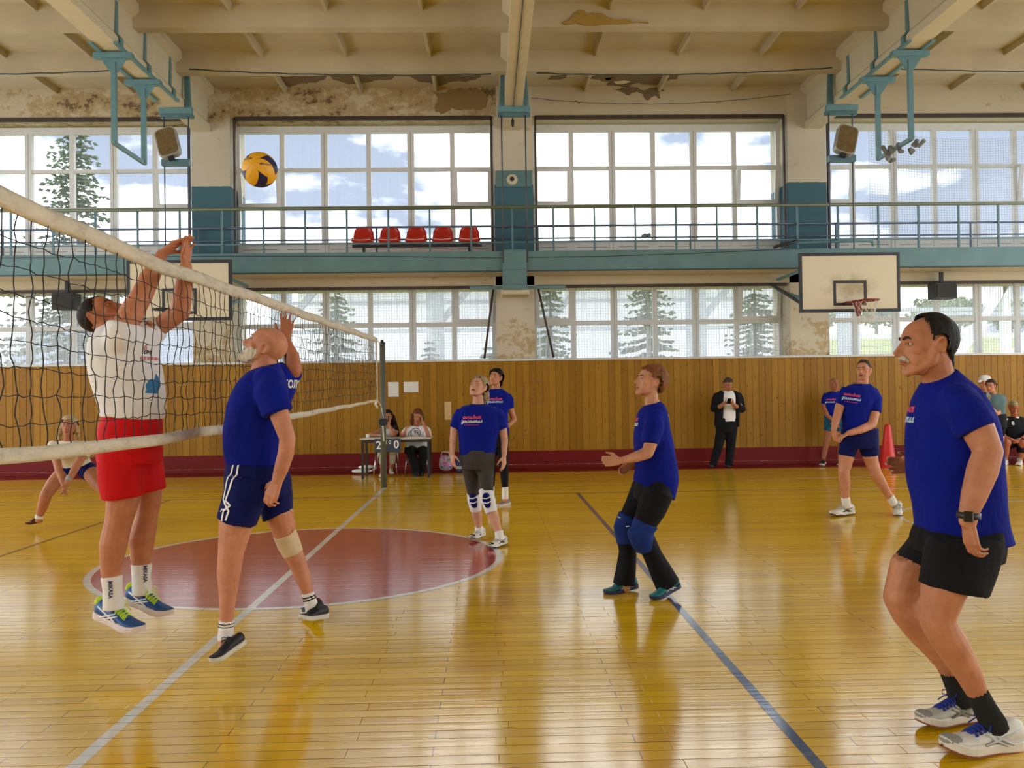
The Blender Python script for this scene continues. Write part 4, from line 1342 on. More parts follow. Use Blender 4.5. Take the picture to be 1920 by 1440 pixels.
spruce(-2.3, 33, 4.0, 1.2, 7, 'small distant spruce behind the net post window')
spruce(0.0, 31, 3.6, 1.3, 8, 'small distant spruce beside the slanting pole window')
spruce(-15.6, 25.5, 6.0, 2.0, 9, 'broad spruce at the left edge outside the windows')
def round_tree(x, y, h, rad, seed, label):
    g = random.Random(seed)
    r = empty('leafy_tree', (x, y, -0.6))
    tag(r, label, 'tree', 'leafy trees beyond the field')
    MB().tube([(x, y, -0.6), (x, y, h * 0.6)], [0.25, 0.08], 8).build('trunk', M_BARK, r, True)
    vs, fs = [], []
    for i in range(1400):
        d = Vector((g.gauss(0, 1), g.gauss(0, 1), g.gauss(0, 1))).normalized()
        rr = rad * g.uniform(0.6, 1.0) * (0.8 + 0.3 * noise.noise(d * 2.5 + Vector((seed, 0, 0))))
        p = Vector((x, y, h * 0.55)) + Vector((d.x * rr, d.y * rr, d.z * rr * 0.75))
        a, b_ = Vector((g.gauss(0, 1), g.gauss(0, 1), g.gauss(0, 1))).normalized() * 0.35, Vector((g.gauss(0, 1), g.gauss(0, 1), g.gauss(0, 1))).normalized() * 0.35
        k = len(vs)
        vs += [p, p + a, p + a + b_, p + b_]; fs.append((k, k + 1, k + 2, k + 3))
    me = bpy.data.meshes.new('foliage')
    me.from_pydata([tuple(v) for v in vs], [], fs)
    fo = link_obj('foliage', me, M_LEAF, r)
    fo['kind'] = 'stuff'
    return r
slope = MB()
slope.prism([(44, -0.6), (88, 7.2), (110, 7.4), (110, -0.6)], 0, 16.5, 130)
sl = slope.build('grass_bank', M_FIELD)
tag(sl, 'green grass bank rising behind the right windows', kind='structure')
g5 = random.Random(5)
for k in range(13):
    x = 20 + k * 5.6 + g5.uniform(-.3, .3)
    r_ = round_tree(x, 92 + g5.uniform(-2, 3), 4.2 + g5.uniform(-.6, 1.0), 2.6, 40 + k, 'round leafy tree in the hedge line on top of the grass bank')
    r_.location.z += 7.4
tag(MB().box(17, 84.0, 6.2, 130, 84.2, 6.95).build('white_fence', plain('pale_fence', (0.7, 0.7, 0.7), 0.7)), 'long pale fence across the grass bank behind the right windows', 'fence')
for (x, y) in ((20.5, 33.0), (24.0, 35.0), (27.5, 36.5)):
    pl = empty('floodlight_mast', (x, y, -0.6))
    tag(pl, {20.5: 'pale slanting steel mast behind the right backboard window', 24.0: 'pale slanting steel mast behind the standing player window', 27.5: 'pale slanting steel mast at the right edge outside'}[x], 'mast')
    MB().bar((x - 4.2, y, -0.6), (x, y, 5.6), 0.30, 0.30).build('leg', M_STAND, pl)
    MB().bar((x, y, -0.6), (x, y, 5.6), 0.30, 0.30).build('leg', M_STAND, pl)
    MB().bar((x - 6, y, 4.6), (x + 3, y, 4.6), 0.15, 0.15).build('beam', M_STAND_DK, pl)
# ================================================================== PEOPLE: builder
def V(p): return Vector(p[:3])

def add_limb(b, pts, n=14):
    """tapering rounded limb through (x, y, z, r) joints"""
    for p in pts:
        b.sphere(p[:3], p[3], n, 8)
    for p, q in zip(pts[:-1], pts[1:]):
        if (V(p) - V(q)).length > 1e-4:
            b.tube([p[:3], q[:3]], [p[3], q[3]], n)


def add_tube(b, pts, n=20):
    """sleeve or leg of a garment: follows the joints, flat at both ends"""
    # subdivide for a soft bend
    P = [V(p) for p in pts]; rr = [p[3] for p in pts]
    b.tube(P, rr, n)
    for p, r_ in list(zip(P, rr))[1:-1]:
        b.sphere(p, r_ * 0.99, n, 8)


def add_rings(b, rings, n=28, e=2.35):
    """torso, skirt or shorts: stack of superelliptic sections (centre, half axis A, half axis B)"""
    vs, fs = [], []
    R_ = [(Vector(r_[0:3]), Vector(r_[3:6]), Vector(r_[6:9])) for r_ in rings]
    # catmull-rom refinement between sections
    S = []
    m = len(R_)
    for i in range(m - 1):
        for q in range(3):
            t = q / 3
            p0, p1, p2, p3 = R_[max(i - 1, 0)], R_[i], R_[i + 1], R_[min(i + 2, m - 1)]
            S.append(tuple(0.5 * ((2 * p1[k]) + (p2[k] - p0[k]) * t + (2 * p0[k] - 5 * p1[k] + 4 * p2[k] - p3[k]) * t * t + (3 * p1[k] - p0[k] - 3 * p2[k] + p3[k]) * t ** 3) for k in range(3)))
    S.append(R_[-1])
    for c, a, bb_ in S:
        for k in range(n):
            t = 2 * math.pi * k / n
            ct, st = math.cos(t), math.sin(t)
            vs.append(c + a * math.copysign(abs(ct) ** (2 / e), ct) + bb_ * math.copysign(abs(st) ** (2 / e), st))
    for i in range(len(S) - 1):
        for k in range(n):
            l = (k + 1) % n
            fs.append((i * n + k, i * n + l, (i + 1) * n + l, (i + 1) * n + k))
    fs.append(tuple(range(n))[::-1])
    fs.append(tuple((len(S) - 1) * n + k for k in range(n)))
    b.add(vs, fs)


def remesh(b, voxel):
    """one continuous skin around everything collected in b"""
    me = b.mesh('skin')
    o = bpy.data.objects.new('tmp', me); COL.objects.link(o)
    # closed shells must face outwards one by one
    md = o.modifiers.new('r', 'REMESH'); md.mode = 'VOXEL'; md.voxel_size = voxel; md.adaptivity = 0
    dg = bpy.context.evaluated_depsgraph_get()
    out = bpy.data.meshes.new_from_object(o.evaluated_get(dg))
    bpy.data.objects.remove(o); bpy.data.meshes.remove(me)
    return out


def coords(me):
    a = np.empty(len(me.vertices) * 3); me.vertices.foreach_get('co', a); return a.reshape(-1, 3)
def normals(me):
    a = np.empty(len(me.vertices) * 3); me.vertices.foreach_get('normal', a); return a.reshape(-1, 3)
def set_coords(me, c):
    me.vertices.foreach_set('co', c.ravel()); me.update()
def smooth_mesh(me, it, w=None, lam=0.5):
    c = coords(me)
    e = np.empty(len(me.edges) * 2, dtype=np.int64); me.edges.foreach_get('vertices', e); e = e.reshape(-1, 2)
    n = len(c)
    deg = np.bincount(e[:, 0], minlength=n) + np.bincount(e[:, 1], minlength=n)
    deg = np.maximum(deg, 1)[:, None]
    ww = (np.ones(n) if w is None else w)[:, None]
    for k in range(it):
        s = np.zeros_like(c)
        for ax in range(3):
            s[:, ax] = np.bincount(e[:, 0], c[e[:, 1], ax], n) + np.bincount(e[:, 1], c[e[:, 0], ax], n)
        l = 0.5 if k % 2 == 0 else -0.45           # shrink-free smoothing
        if lam != 0.5: l = lam
        c = c + l * ww * (s / deg - c)
    set_coords(me, c)
def wave_noise(c, seed, scale, stretch=(1, 1, 1)):
    g = np.random.RandomState(seed)
    out_ = np.zeros(len(c))
    cs = c * np.array(stretch)
    for k in range(10):
        d = g.normal(size=3); d /= np.linalg.norm(d)
        f_ = scale * g.uniform(0.6, 1.8)
        out_ += np.sin(cs @ d * f_ + g.uniform(0, 6.28)) * g.uniform(0.5, 1)
    return out_ / 4.5
def finish(me, name, m, parent):
    me.polygons.foreach_set('use_smooth', [True] * len(me.polygons))
    me.materials.clear()
    me.name = name
    return link_obj(name, me, m, parent)


def hand_shape(b, h):
    side, w, d, nrm, curl, s = h['side'], V(h['w']), V(h['d']).normalized(), V(h['n']), h['curl'], h['s']
    nrm = (nrm - d * nrm.dot(d)).normalized()
    th = d.cross(nrm) * (1 if side == 'R' else -1)
    sp = h.get('spread', 0.07)
    tc = h.get('thumb', 0.35)
    # palm
    for u in (-0.028, -0.009, 0.010, 0.028):
        add_limb(b, [(*(w + d * 0.012 * s + th * u * 0.55 * s), 0.0155 * s), (*(w + d * 0.085 * s + th * u * 1.02 * s), 0.0125 * s)], 10)
    add_limb(b, [(*(w + th * 0.012 * s + d * 0.02 * s - nrm * -0.006 * s), 0.017 * s), (*(w + th * 0.034 * s + d * 0.05 * s + nrm * 0.008 * s), 0.0145 * s)], 10)
    # fingers: index to little
    base = [(0.031, 0.092, 0.072), (0.0105, 0.097, 0.080), (-0.0105, 0.093, 0.074), (-0.030, 0.084, 0.058)]
    for i, (u, l0, L) in enumerate(base):
        p = w + th * u * s + d * l0 * s
        dd = (d + th * (1.5 - i) * sp).normalized()
        cu = curl * (0.9 + 0.08 * i)
        r0 = (0.0088, 0.009, 0.0086, 0.0076)[i] * s
        pts = [(*(p - dd * 0.012 * s), r0 * 1.05)]
        ang = 0.0
        for seg, bend in ((0.45, 0.55), (0.31, 1.0), (0.24, 0.65)):
            ang += cu * bend
            dv = dd * math.cos(ang) + nrm * math.sin(ang)
            p = p + dv * L * seg * s
            pts.append((*p, r0 * (1 - 0.13 * len(pts) * 0.7)))
        add_limb(b, pts, 10)
    # thumb from the side of the palm near its base
    p = w + th * 0.030 * s + d * 0.028 * s + nrm * 0.004 * s
    t1 = (th * 0.75 + d * 0.65 + nrm * (0.15 + tc * 0.6)).normalized()
    t2 = (th * (0.45 - tc * 0.6) + d * 0.85 + nrm * (0.2 + tc * 0.8)).normalized()
    add_limb(b, [(*p, 0.0125 * s), (*(p + t1 * 0.034 * s), 0.0105 * s), (*(p + t1 * 0.034 * s + t2 * 0.029 * s), 0.0095 * s), (*(p + t1 * 0.034 * s + t2 * 0.052 * s), 0.0078 * s)], 10)


def head_frame(h):
    F = V(h['F']).normalized()
    up = V(h.get('up', (0, 0, 1)))
    U = (up - F * up.dot(F)).normalized()
    Rr = F.cross(U)
    M = Matrix((Rr, F, U)).transposed()
    return V(h['c']), M, h['s']


def head_shape(b, h):
    c, M, s = head_frame(h)
    fem = h.get('fem', False)
    nz = h.get('nose', 1.0)
    def W(x, y, z): return c + M @ Vector((x, y, z)) * s
    def ell(x, y, z, rx, ry, rz): b.sphere(W(x, y, z), (rx * s, ry * s, rz * s), 22, 14, M)
    def lm(*pts): add_limb(b, [(*W(*p[:3]), p[3] * s) for p in pts], 12)
    ell(0, -0.018, 0.030, 0.076, 0.098, 0.092)                # cranium
    ell(0, 0.028, 0.030, 0.066, 0.066, 0.075)                 # forehead
    ell(0, 0.030, -0.035, 0.060, 0.062, 0.080)                # mid face
    jw = 0.048 if fem else 0.054
    for sg in (-1, 1):
        lm((sg * jw, 0.002, -0.060, 0.020), (sg * 0.024, 0.066, -0.098, 0.019))      # jaw line
        lm((sg * 0.056, -0.005, -0.02, 0.022), (sg * jw, 0.002, -0.060, 0.020))
        ell(sg * 0.040, 0.052, -0.018, 0.025, 0.027, 0.026)   # cheekbones
        ell(sg * 0.033, 0.054, -0.052, 0.025, 0.026, 0.034)   # cheeks
        lm((sg * 0.012, 0.088, 0.030, 0.010), (sg * 0.040, 0.074, 0.030, 0.011))      # brow ridge
        lm((sg * 0.008, 0.102, -0.034, 0.0066), (sg * 0.0125, 0.090, -0.034, 0.0075))  # nostril wings
        # ear: rim and lobe
        eb = []
        for k in range(9):
            a = R(-60 + 285 * k / 8)
            eb.append((sg * (0.083 + 0.008 * math.sin(a)), -0.020 - 0.019 * math.cos(a), 0.002 + 0.030 * math.sin(a), 0.0068))
        lm(*eb)
        ell(sg * 0.076, -0.014, 0.002, 0.008, 0.017, 0.027)
        ell(sg * 0.074, -0.004, -0.030, 0.007, 0.008, 0.010)
    ell(0, 0.072, -0.104, 0.022, 0.019, 0.018)                # chin
    ell(0, 0.084, -0.008, 0.0135, 0.022, 0.034)                # nose body
    lm((0, 0.086, 0.024, 0.0085), (0, 0.100 + 0.008 * (nz - 1), 0.002, 0.0075), (0, 0.112 + 0.009 * nz, -0.028, 0.0085))   # nose ridge and tip
    lm((0, 0.094, -0.041, 0.007), (0, 0.110 + 0.008 * nz, -0.034, 0.0078))
    ell(0, 0.079, -0.062, 0.026, 0.016, 0.017)                # mouth mound
    lm((-0.016, 0.089, -0.058, 0.0055), (0, 0.095, -0.057, 0.0060), (0.016, 0.089, -0.058, 0.0055))
    lm((-0.014, 0.087, -0.071, 0.0058), (0, 0.093, -0.072, 0.0066), (0.014, 0.087, -0.071, 0.0058))


def conform(bvh, c, M, s, pts, lift):
    """pts in head coordinates dropped onto the face from the front"""
    out_ = []
    F = M @ Vector((0, 1, 0))
    for x, z in pts:
        o = c + M @ Vector((x, 0.2, z)) * s
        hit, nn, idx, dist = bvh.ray_cast(o, -F)
        if hit is None: continue
        out_.append(hit + F * lift)
    return out_


M_EYE = plain('eye_white', (0.50, 0.45, 0.42), 0.25, var=0.02, bmp=0)
M_IRIS = plain('dark_iris', (0.025, 0.018, 0.014), 0.2, bmp=0)
SKINS = {}
def skin(col):
    k = tuple(col)
    if k not in SKINS:
        m, nd, ln, b = new_mat('skin')
        p = pos_node(nd)
        n1 = noise_tex(nd, ln, p, 14, 5, 0.6)
        n2 = noise_tex(nd, ln, p, 90, 3, 0.6)
        cc = ramp(nd, ln, n1, [(0.3, (col[0] * 0.86, col[1] * 0.78, col[2] * 0.76)), (0.7, (min(1, col[0] * 1.1), col[1] * 1.1, col[2] * 1.1))])
        ln.new(cc, b.inputs['Base Color'])
        b.inputs['Roughness'].default_value = 0.5
        b.inputs['Specular IOR Level'].default_value = 0.25
        b.inputs['Subsurface Weight'].default_value = 0.12
        b.inputs['Subsurface Radius'].default_value = (0.02, 0.008, 0.004)
        b.inputs['Subsurface Scale'].default_value = 0.5
        h_ = math_node(nd, ln, 'MULTIPLY_ADD', n2, 0.25, n1)
        bump(nd, ln, b, h_, 0.22, 0.008)
        SKINS[k] = m
    return SKINS[k]
def lips_mat(col): 
    return plain('lip_skin', (col[0] * 0.78, col[1] * 0.52, col[2] * 0.55), 0.45, bmp=0)
HAIRM = {}
def hair_mat(col):
    k = tuple(col)
    if k not in HAIRM:
        m, nd, ln, b = new_mat('hair')
        tc = nd.new('ShaderNodeTexCoord')
        n1 = noise_tex(nd, ln, tc.outputs['Object'], 60, 4, 0.6, (1, 1, 0.16))
        cc = ramp(nd, ln, n1, [(0.32, tuple(v * 0.55 for v in col)), (0.68, tuple(min(1, v * 1.35) for v in col))])
        ln.new(cc, b.inputs['Base Color'])
        b.inputs['Roughness'].default_value = 0.6
        b.inputs['Specular IOR Level'].default_value = 0.15
        bump(nd, ln, b, n1, 0.7, 0.006)
        HAIRM[k] = m
    return HAIRM[k]


def hair_shell(me, h, spec, m, parent, name='hair'):
    """hair grown off the scalp: the skin inside the hairline lifted by a soft, noisy thickness"""
    c, M, s = head_frame(h)
    co, no = coords(me), normals(me)
    Mi = np.array(M.inverted())
    loc = ((co - np.array(c)) @ Mi.T) / s
    x, y, z = loc[:, 0], loc[:, 1], loc[:, 2]
    if spec.get('beard'):
        mask = np.minimum.reduce([-0.022 - z - 0.75 * np.maximum(0, y - 0.050), y - 0.002 + 0.1 * (z + 0.03), 0.150 + z, 0.075 - np.abs(x) + 0 * z])
        mouth = np.hypot(x / 0.020, (z + 0.064) / 0.010) - 1
        mask = np.where((y > 0.06), np.minimum(mask, mouth * 0.02), mask)
        mask = np.where((y > 0.075) & (np.abs(x) < 0.03) & (z > -0.052) & (z < -0.040), 0.01, mask)
        r_ = np.ones(len(co), bool)
    else:
        hf, hs, hb = spec.get('front', 0.075), spec.get('side', 0.0), spec.get('back', -0.06)
        yf = spec.get('yf', 0.03)
        line_ = np.interp(y, [-0.11, -0.035, 0.002, yf, 0.11], [hb, hs, hs + 0.012, hf, hf])
        line_ = line_ + 0.006 * np.sin(x * 190) + 0.004 * np.sin(x * 420 + 1)
        if 'peak' in spec:                                         # receding temples
            line_ = line_ + np.where(y > 0.0, spec['peak'] * np.clip(np.abs(x) / 0.06, 0, 1) ** 2, 0)
        mask = z - line_
        ear = np.hypot((y + 0.015) / 0.024, (z - 0.0) / 0.036) - 1
        mask = np.where(np.abs(x) > 0.070, np.minimum(mask, np.where(ear < 0, -1, mask)), mask)
    dist = np.linalg.norm(loc, axis=1)
    mask = np.where(dist > 0.19, -1, mask)
    t = spec.get('t', 0.012)
    grow = np.clip(mask / spec.get('soft', 0.02), 0, 1)
    grow = grow * grow * (3 - 2 * grow)
    thick = 0.0012 + t * s * grow * (1 + spec.get('rough', 0.35) * wave_noise(loc, 5, 90, (1, 1, 0.35)))
    if 'top' in spec:
        thick = thick + spec['top'] * s * grow * np.clip((z - 0.05) / 0.06, 0, 1)
    if 'vol' in spec:
        thick = thick + spec['vol'] * s * grow * np.clip((-y + 0.02) / 0.08, 0, 1)
    keep = mask > 0
    new = co + no * thick[:, None]
    fs = []
    used = {}
    vs = []
    for p in me.polygons:
        ids = list(p.vertices)
        if all(keep[i] for i in ids):
            nf = []
            for i in ids:
                if i not in used:
                    used[i] = len(vs); vs.append(tuple(new[i]))
                nf.append(used[i])
            fs.append(nf)
    if not fs: return None
    if spec.get('extra'):
        b = MB()
        for ch in spec['extra']:
            add_limb(b, ch, 12)
        k = len(vs)
        vs += b.v
        fs += [[i + k for i in f] for f in b.f]
    hm = bpy.data.meshes.new(name)
    hm.from_pydata(vs, [], fs)
    o = finish(hm, name, m, parent)
    return o


def face_parts(me, h, sk, spec, root, far):
    c, M, s = head_frame(h)
    bvh = BVHTree.FromPolygons([v.co[:] for v in me.vertices], [list(p.vertices) for p in me.polygons])
    F = M @ Vector((0, 1, 0))
    for sg in (-1, 1):
        hit = conform(bvh, c, M, s, [(sg * 0.031, 0.008)], 0)
        if not hit: continue
        ec = hit[0] - F * 0.0050 * s
        eye = MB().sphere(ec, (0.0130 * s, 0.0070 * s, 0.0062 * s), 14, 10, M).build('eye', M_EYE, root, True)
        MB().sphere(ec + F * 0.0030 * s + M @ Vector((0, 0, 0.0004)) * s, (0.0062 * s, 0.0056 * s, 0.0060 * s), 12, 8, M).build('iris', M_IRIS, eye, True)
        lid = conform(bvh, c, M, s, [(sg * q, 0.0125 + dz) for q, dz in ((0.016, -0.004), (0.024, 0.002), (0.032, 0.0035), (0.040, 0.0015), (0.046, -0.004))], 0.0012 * s)
        low = conform(bvh, c, M, s, [(sg * q, 0.0015 + dz) for q, dz in ((0.017, 0.004), (0.025, -0.0005), (0.033, -0.001), (0.041, 0.001), (0.046, 0.004))], 0.0004 * s)
        if len(low) > 2:
            MB().tube(low, 0.0026 * s, 6).build('eyelid', sk, root, True)
        if len(lid) > 2:
            MB().tube(lid, 0.0032 * s, 6).build('eyelid', sk, root, True)
        brow = conform(bvh, c, M, s, [(sg * q, z_) for q, z_ in ((0.013, 0.027), (0.024, 0.0325), (0.036, 0.033), (0.047, 0.027))], 0.0006)
        if len(brow) > 2:
            bw = spec.get('brow_w', 0.0042)
            MB().tube(brow, [bw * s, bw * 1.25 * s, bw * s, bw * 0.5 * s][:len(brow)], 6).build('eyebrow', hair_mat(spec.get('brow', (0.10, 0.06, 0.035))), root, True)
    op = spec.get('open', 0.0)
    up_l = conform(bvh, c, M, s, [(q, -0.0585 + dz) for q, dz in ((-0.022, -0.004), (-0.012, 0.0005), (0, 0), (0.012, 0.0005), (0.022, -0.004))], 0.0002)
    lo_l = conform(bvh, c, M, s, [(q, -0.0695 - op + dz) for q, dz in ((-0.021, 0.006), (-0.011, 0.0), (0, -0.0015), (0.011, 0.0), (0.021, 0.006))], 0.0002)
    lm = lips_mat(spec['skin'])
    lp = MB()
    if len(up_l) > 2: lp.tube(up_l, 0.0036 * s, 6)
    if len(lo_l) > 2: lp.tube(lo_l, 0.0042 * s, 6)
    if lp.v:
        lo = lp.build('lips', lm, root, True)
        gap = conform(bvh, c, M, s, [(q, -0.064 - op * 0.5) for q in (-0.019, -0.008, 0.008, 0.019)], 0.0009)
        if len(gap) > 2:
            MB().tube(gap, (0.0013 + op * 0.6) * s, 6).build('mouth_line', M_IRIS, lo, True)
    if spec.get('moustache'):
        ms = conform(bvh, c, M, s, [(q, z_) for q, z_ in ((-0.034, -0.066), (-0.022, -0.052), (-0.008, -0.0455), (0.008, -0.0455), (0.022, -0.052), (0.034, -0.066))], 0.003)
        mb = MB(); mb.tube(ms, [0.005 * s, 0.0095 * s, 0.010 * s, 0.010 * s, 0.0095 * s, 0.005 * s][:len(ms)], 8)
        mb.build('moustache', hair_mat(spec['moustache']), root, True)


def shoe_shape(sp, root):
    """training shoe: upper, sole, tongue, laces, side stripes"""
    heel, toe, up = V(sp['heel']), V(sp['toe']), V(sp.get('up', (0, 0, 1)))
    X = (toe - heel); L = X.length; X.normalize()
    Zv = (up - X * up.dot(X)).normalized()
    Yv = Zv.cross(X)
    s = L / 0.29
    def W(u, y, z): return heel + X * u * L + Yv * y * s + Zv * z * s
    st = [(0.0, .030, .070, .016), (.03, .022, .086, .028), (.10, .018, .094, .035), (.20, .018, .090, .037), (.30, .018, .086, .036), (.40, .018, .084, .036),
          (.50, .018, .074, .038), (.60, .018, .063, .042), (.70, .018, .053, .045), (.80, .018, .047, .045), (.90, .020, .040, .038), (.97, .024, .033, .025), (1.0, .027, .030, .010)]
    def spring(u): return 0.020 * max(0, (u - 0.72) / 0.28) ** 1.6
    b = MB(); n = 18
    vs = []
    for u, zb, zt, hw in st:
        for k in range(n):
            t = 2 * math.pi * k / n
            ct, sn = math.cos(t), math.sin(t)
            yy = hw * math.copysign(abs(ct) ** 0.75, ct)
            q = (sn + 1) / 2
            # sides lean in towards the lacing
            zz = zb + (zt - zb) * (q ** 0.75)
            yy *= (1.0 - 0.38 * max(0, q - 0.45) / 0.55)
            vs.append(W(u, yy, zz + spring(u)))
    fs = [(i * n + k, i * n + (k + 1) % n, (i + 1) * n + (k + 1) % n, (i + 1) * n + k) for i in range(len(st) - 1) for k in range(n)]
    fs += [tuple(range(n))[::-1], tuple((len(st) - 1) * n + k for k in range(n))]
    b.add(vs, fs)
    shoe = b.build('shoe', sp['m_upper'], root, True)
    so = MB(); m = 14
    outl = [(0.0, .018), (.02, .028), (.10, .036), (.25, .036), (.40, .034), (.55, .040), (.70, .047), (.82, .046), (.92, .038), (.98, .024), (1.005, .008)]
    pts = [(u, y) for u, y in outl] + [(u, -y) for u, y in outl[::-1]]
    k = len(pts)
    vs = []
    for z0, g in ((0.0, 0.97), (0.006, 1.03), (0.024, 1.04), (0.028, 0.98)):
        for u, y in pts:
            vs.append(W(u, y * g, z0 + spring(u) + (0.006 if (u < 0.12 and z0 > 0.01) else 0)))
    fs = []
    for lay in range(3):
        for q in range(k):
            r_ = (q + 1) % k
            fs.append((lay * k + q, lay * k + r_, (lay + 1) * k + r_, (lay + 1) * k + q))
    fs += [tuple(range(k))[::-1], tuple(3 * k + q for q in range(k))]
    so.add(vs, fs)
    so_o = so.build('sole', sp['m_sole'], shoe)
    if sp.get('m_out') is not None:
        o2 = MB()
        vs = []
        for z0 in (-0.004, 0.006):
            for u, y in pts:
                vs.append(W(u, y * 0.99, z0 + spring(u)))
        o2.add(vs, [(q, (q + 1) % k, k + (q + 1) % k, k + q) for q in range(k)] + [tuple(range(k))[::-1], tuple(k + q for q in range(k))])
        o2.build('outsole', sp['m_out'], shoe)
    def top(u):
        us = [a[0] for a in st]
        return float(np.interp(u, us, [a[2] for a in st])) + spring(u)
    tg = MB()
    tg.tube([W(u, 0, top(u) - 0.004) for u in (0.68, 0.60, 0.52, 0.44)] + [W(0.37, 0, 0.105)], [0.010 * s, 0.014 * s, 0.016 * s, 0.018 * s, 0.015 * s], 10)
    tg.build('tongue', sp.get('m_tongue', sp['m_lace']), shoe, True)
    if sp.get('m_tab') is not None:
        MB().sphere(W(0.045, 0, 0.078), (0.018 * s, 0.030 * s, 0.024 * s), 12, 8, Matrix((X, Yv, Zv)).transposed()).build('heel_tab', sp['m_tab'], shoe, True)
    lc = MB()
    for q in range(5):
        u = 0.44 + 0.052 * q
        z = top(u) + 0.006
        lc.tube([W(u + 0.012, -0.026, z - 0.012), W(u, -0.010, z + 0.003), W(u - 0.002, 0.010, z + 0.003), W(u + 0.012, 0.026, z - 0.012)], 0.0032 * s, 6)
        lc.tube([W(u + 0.04, -0.026, top(u + 0.04) - 0.006), W(u + 0.01, 0.0, z + 0.006), W(u - 0.01, 0.026, z - 0.010)], 0.0028 * s, 6)
    for sg in (-1, 1):
        lp = [W(0.43, 0, 0.098), W(0.45, sg * 0.020, 0.112), W(0.50, sg * 0.034, 0.110), W(0.52, sg * 0.030, 0.096), W(0.46, sg * 0.006, 0.097)]
        lc.tube(lp, 0.0024 * s, 6)
        lc.tube([W(0.44, 0, 0.098), W(0.50, sg * 0.03, 0.088), W(0.55, sg * 0.042, 0.070)], 0.0022 * s, 6)
    lc.build('laces', sp['m_lace'], shoe, True)
    if sp.get('m_stripe') is not None:
        for sg in (-1, 1):
            sb_ = MB()
            for a, c_ in (((0.22, 0.026), (0.50, 0.062)), ((0.30, 0.024), (0.56, 0.056)), ((0.12, 0.066), (0.58, 0.030))):
                pl = []
                for q in range(5):
                    t = q / 4
                    u = a[0] + (c_[0] - a[0]) * t
                    z = a[1] + (c_[1] - a[1]) * t
                    hw = float(np.interp(u, [w_[0] for w_ in st], [w_[3] for w_ in st]))
                    zt = top(u)
                    fr_ = (z - 0.018) / max(0.01, (zt - 0.018))
                    pl.append(W(u, sg * (hw * (1.0 - 0.38 * max(0, fr_ - 0.5) / 0.5) * (0.97 - 0.25 * max(0, fr_ - 0.3) ** 1.5) + 0.0015), z + spring(u)))
                sb_.tube(pl, [0.004 * s] * 5, 6)
            sb_.build('stripe', sp['m_stripe'], shoe, True)
    if sp.get('m_toe') is not None:
        tp = MB()
        tp.sphere(W(0.90, 0, 0.030 + spring(0.9)), (0.034 * s, 0.036 * s, 0.0155 * s), 14, 8, Matrix((X, Yv, Zv)).transposed())
        tp.build('toe_cap', sp['m_toe'], shoe, True)
    return shoe


def garment(spec, root, seed):
    b = MB()
    for kind, data in spec['pieces']:
        {'rings': add_rings, 'tube': add_tube, 'limb': add_limb}[kind](b, data)
    me = remesh(b, spec.get('voxel', 0.012))
    smooth_mesh(me, spec.get('smooth', 6))
    amp = spec.get('wrinkle', 0.006)
    if amp:
        c, n = coords(me), normals(me)
        d = amp * (wave_noise(c, seed, 16, (1, 1, 0.5)) + 0.6 * wave_noise(c, seed + 1, 36, (1, 1, 0.6)))
        # sharper valleys, like cloth hanging in folds
        d = np.where(d > 0, d, d * 1.3)
        set_coords(me, c + n * d[:, None])
    return finish(me, spec['name'], spec['mat'], root)


def decal(text, size, c, n, up, target, m, parent, bold=0.0, shear=0.0, ex=1.0, name='print', sp=1.0):
    """flat print dropped onto the cloth along -n"""
    me = text_mesh(text, size, bold, shear, sp, 2)
    bm = bmesh.new(); bm.from_mesh(me)
    bmesh.ops.triangulate(bm, faces=bm.faces)
    bmesh.ops.subdivide_edges(bm, edges=[e for e in bm.edges if e.calc_length() > size * 0.25], cuts=2)
    bm.to_mesh(me); bm.free()
    return drop(me, c, n, up, target, m, parent, ex, name)


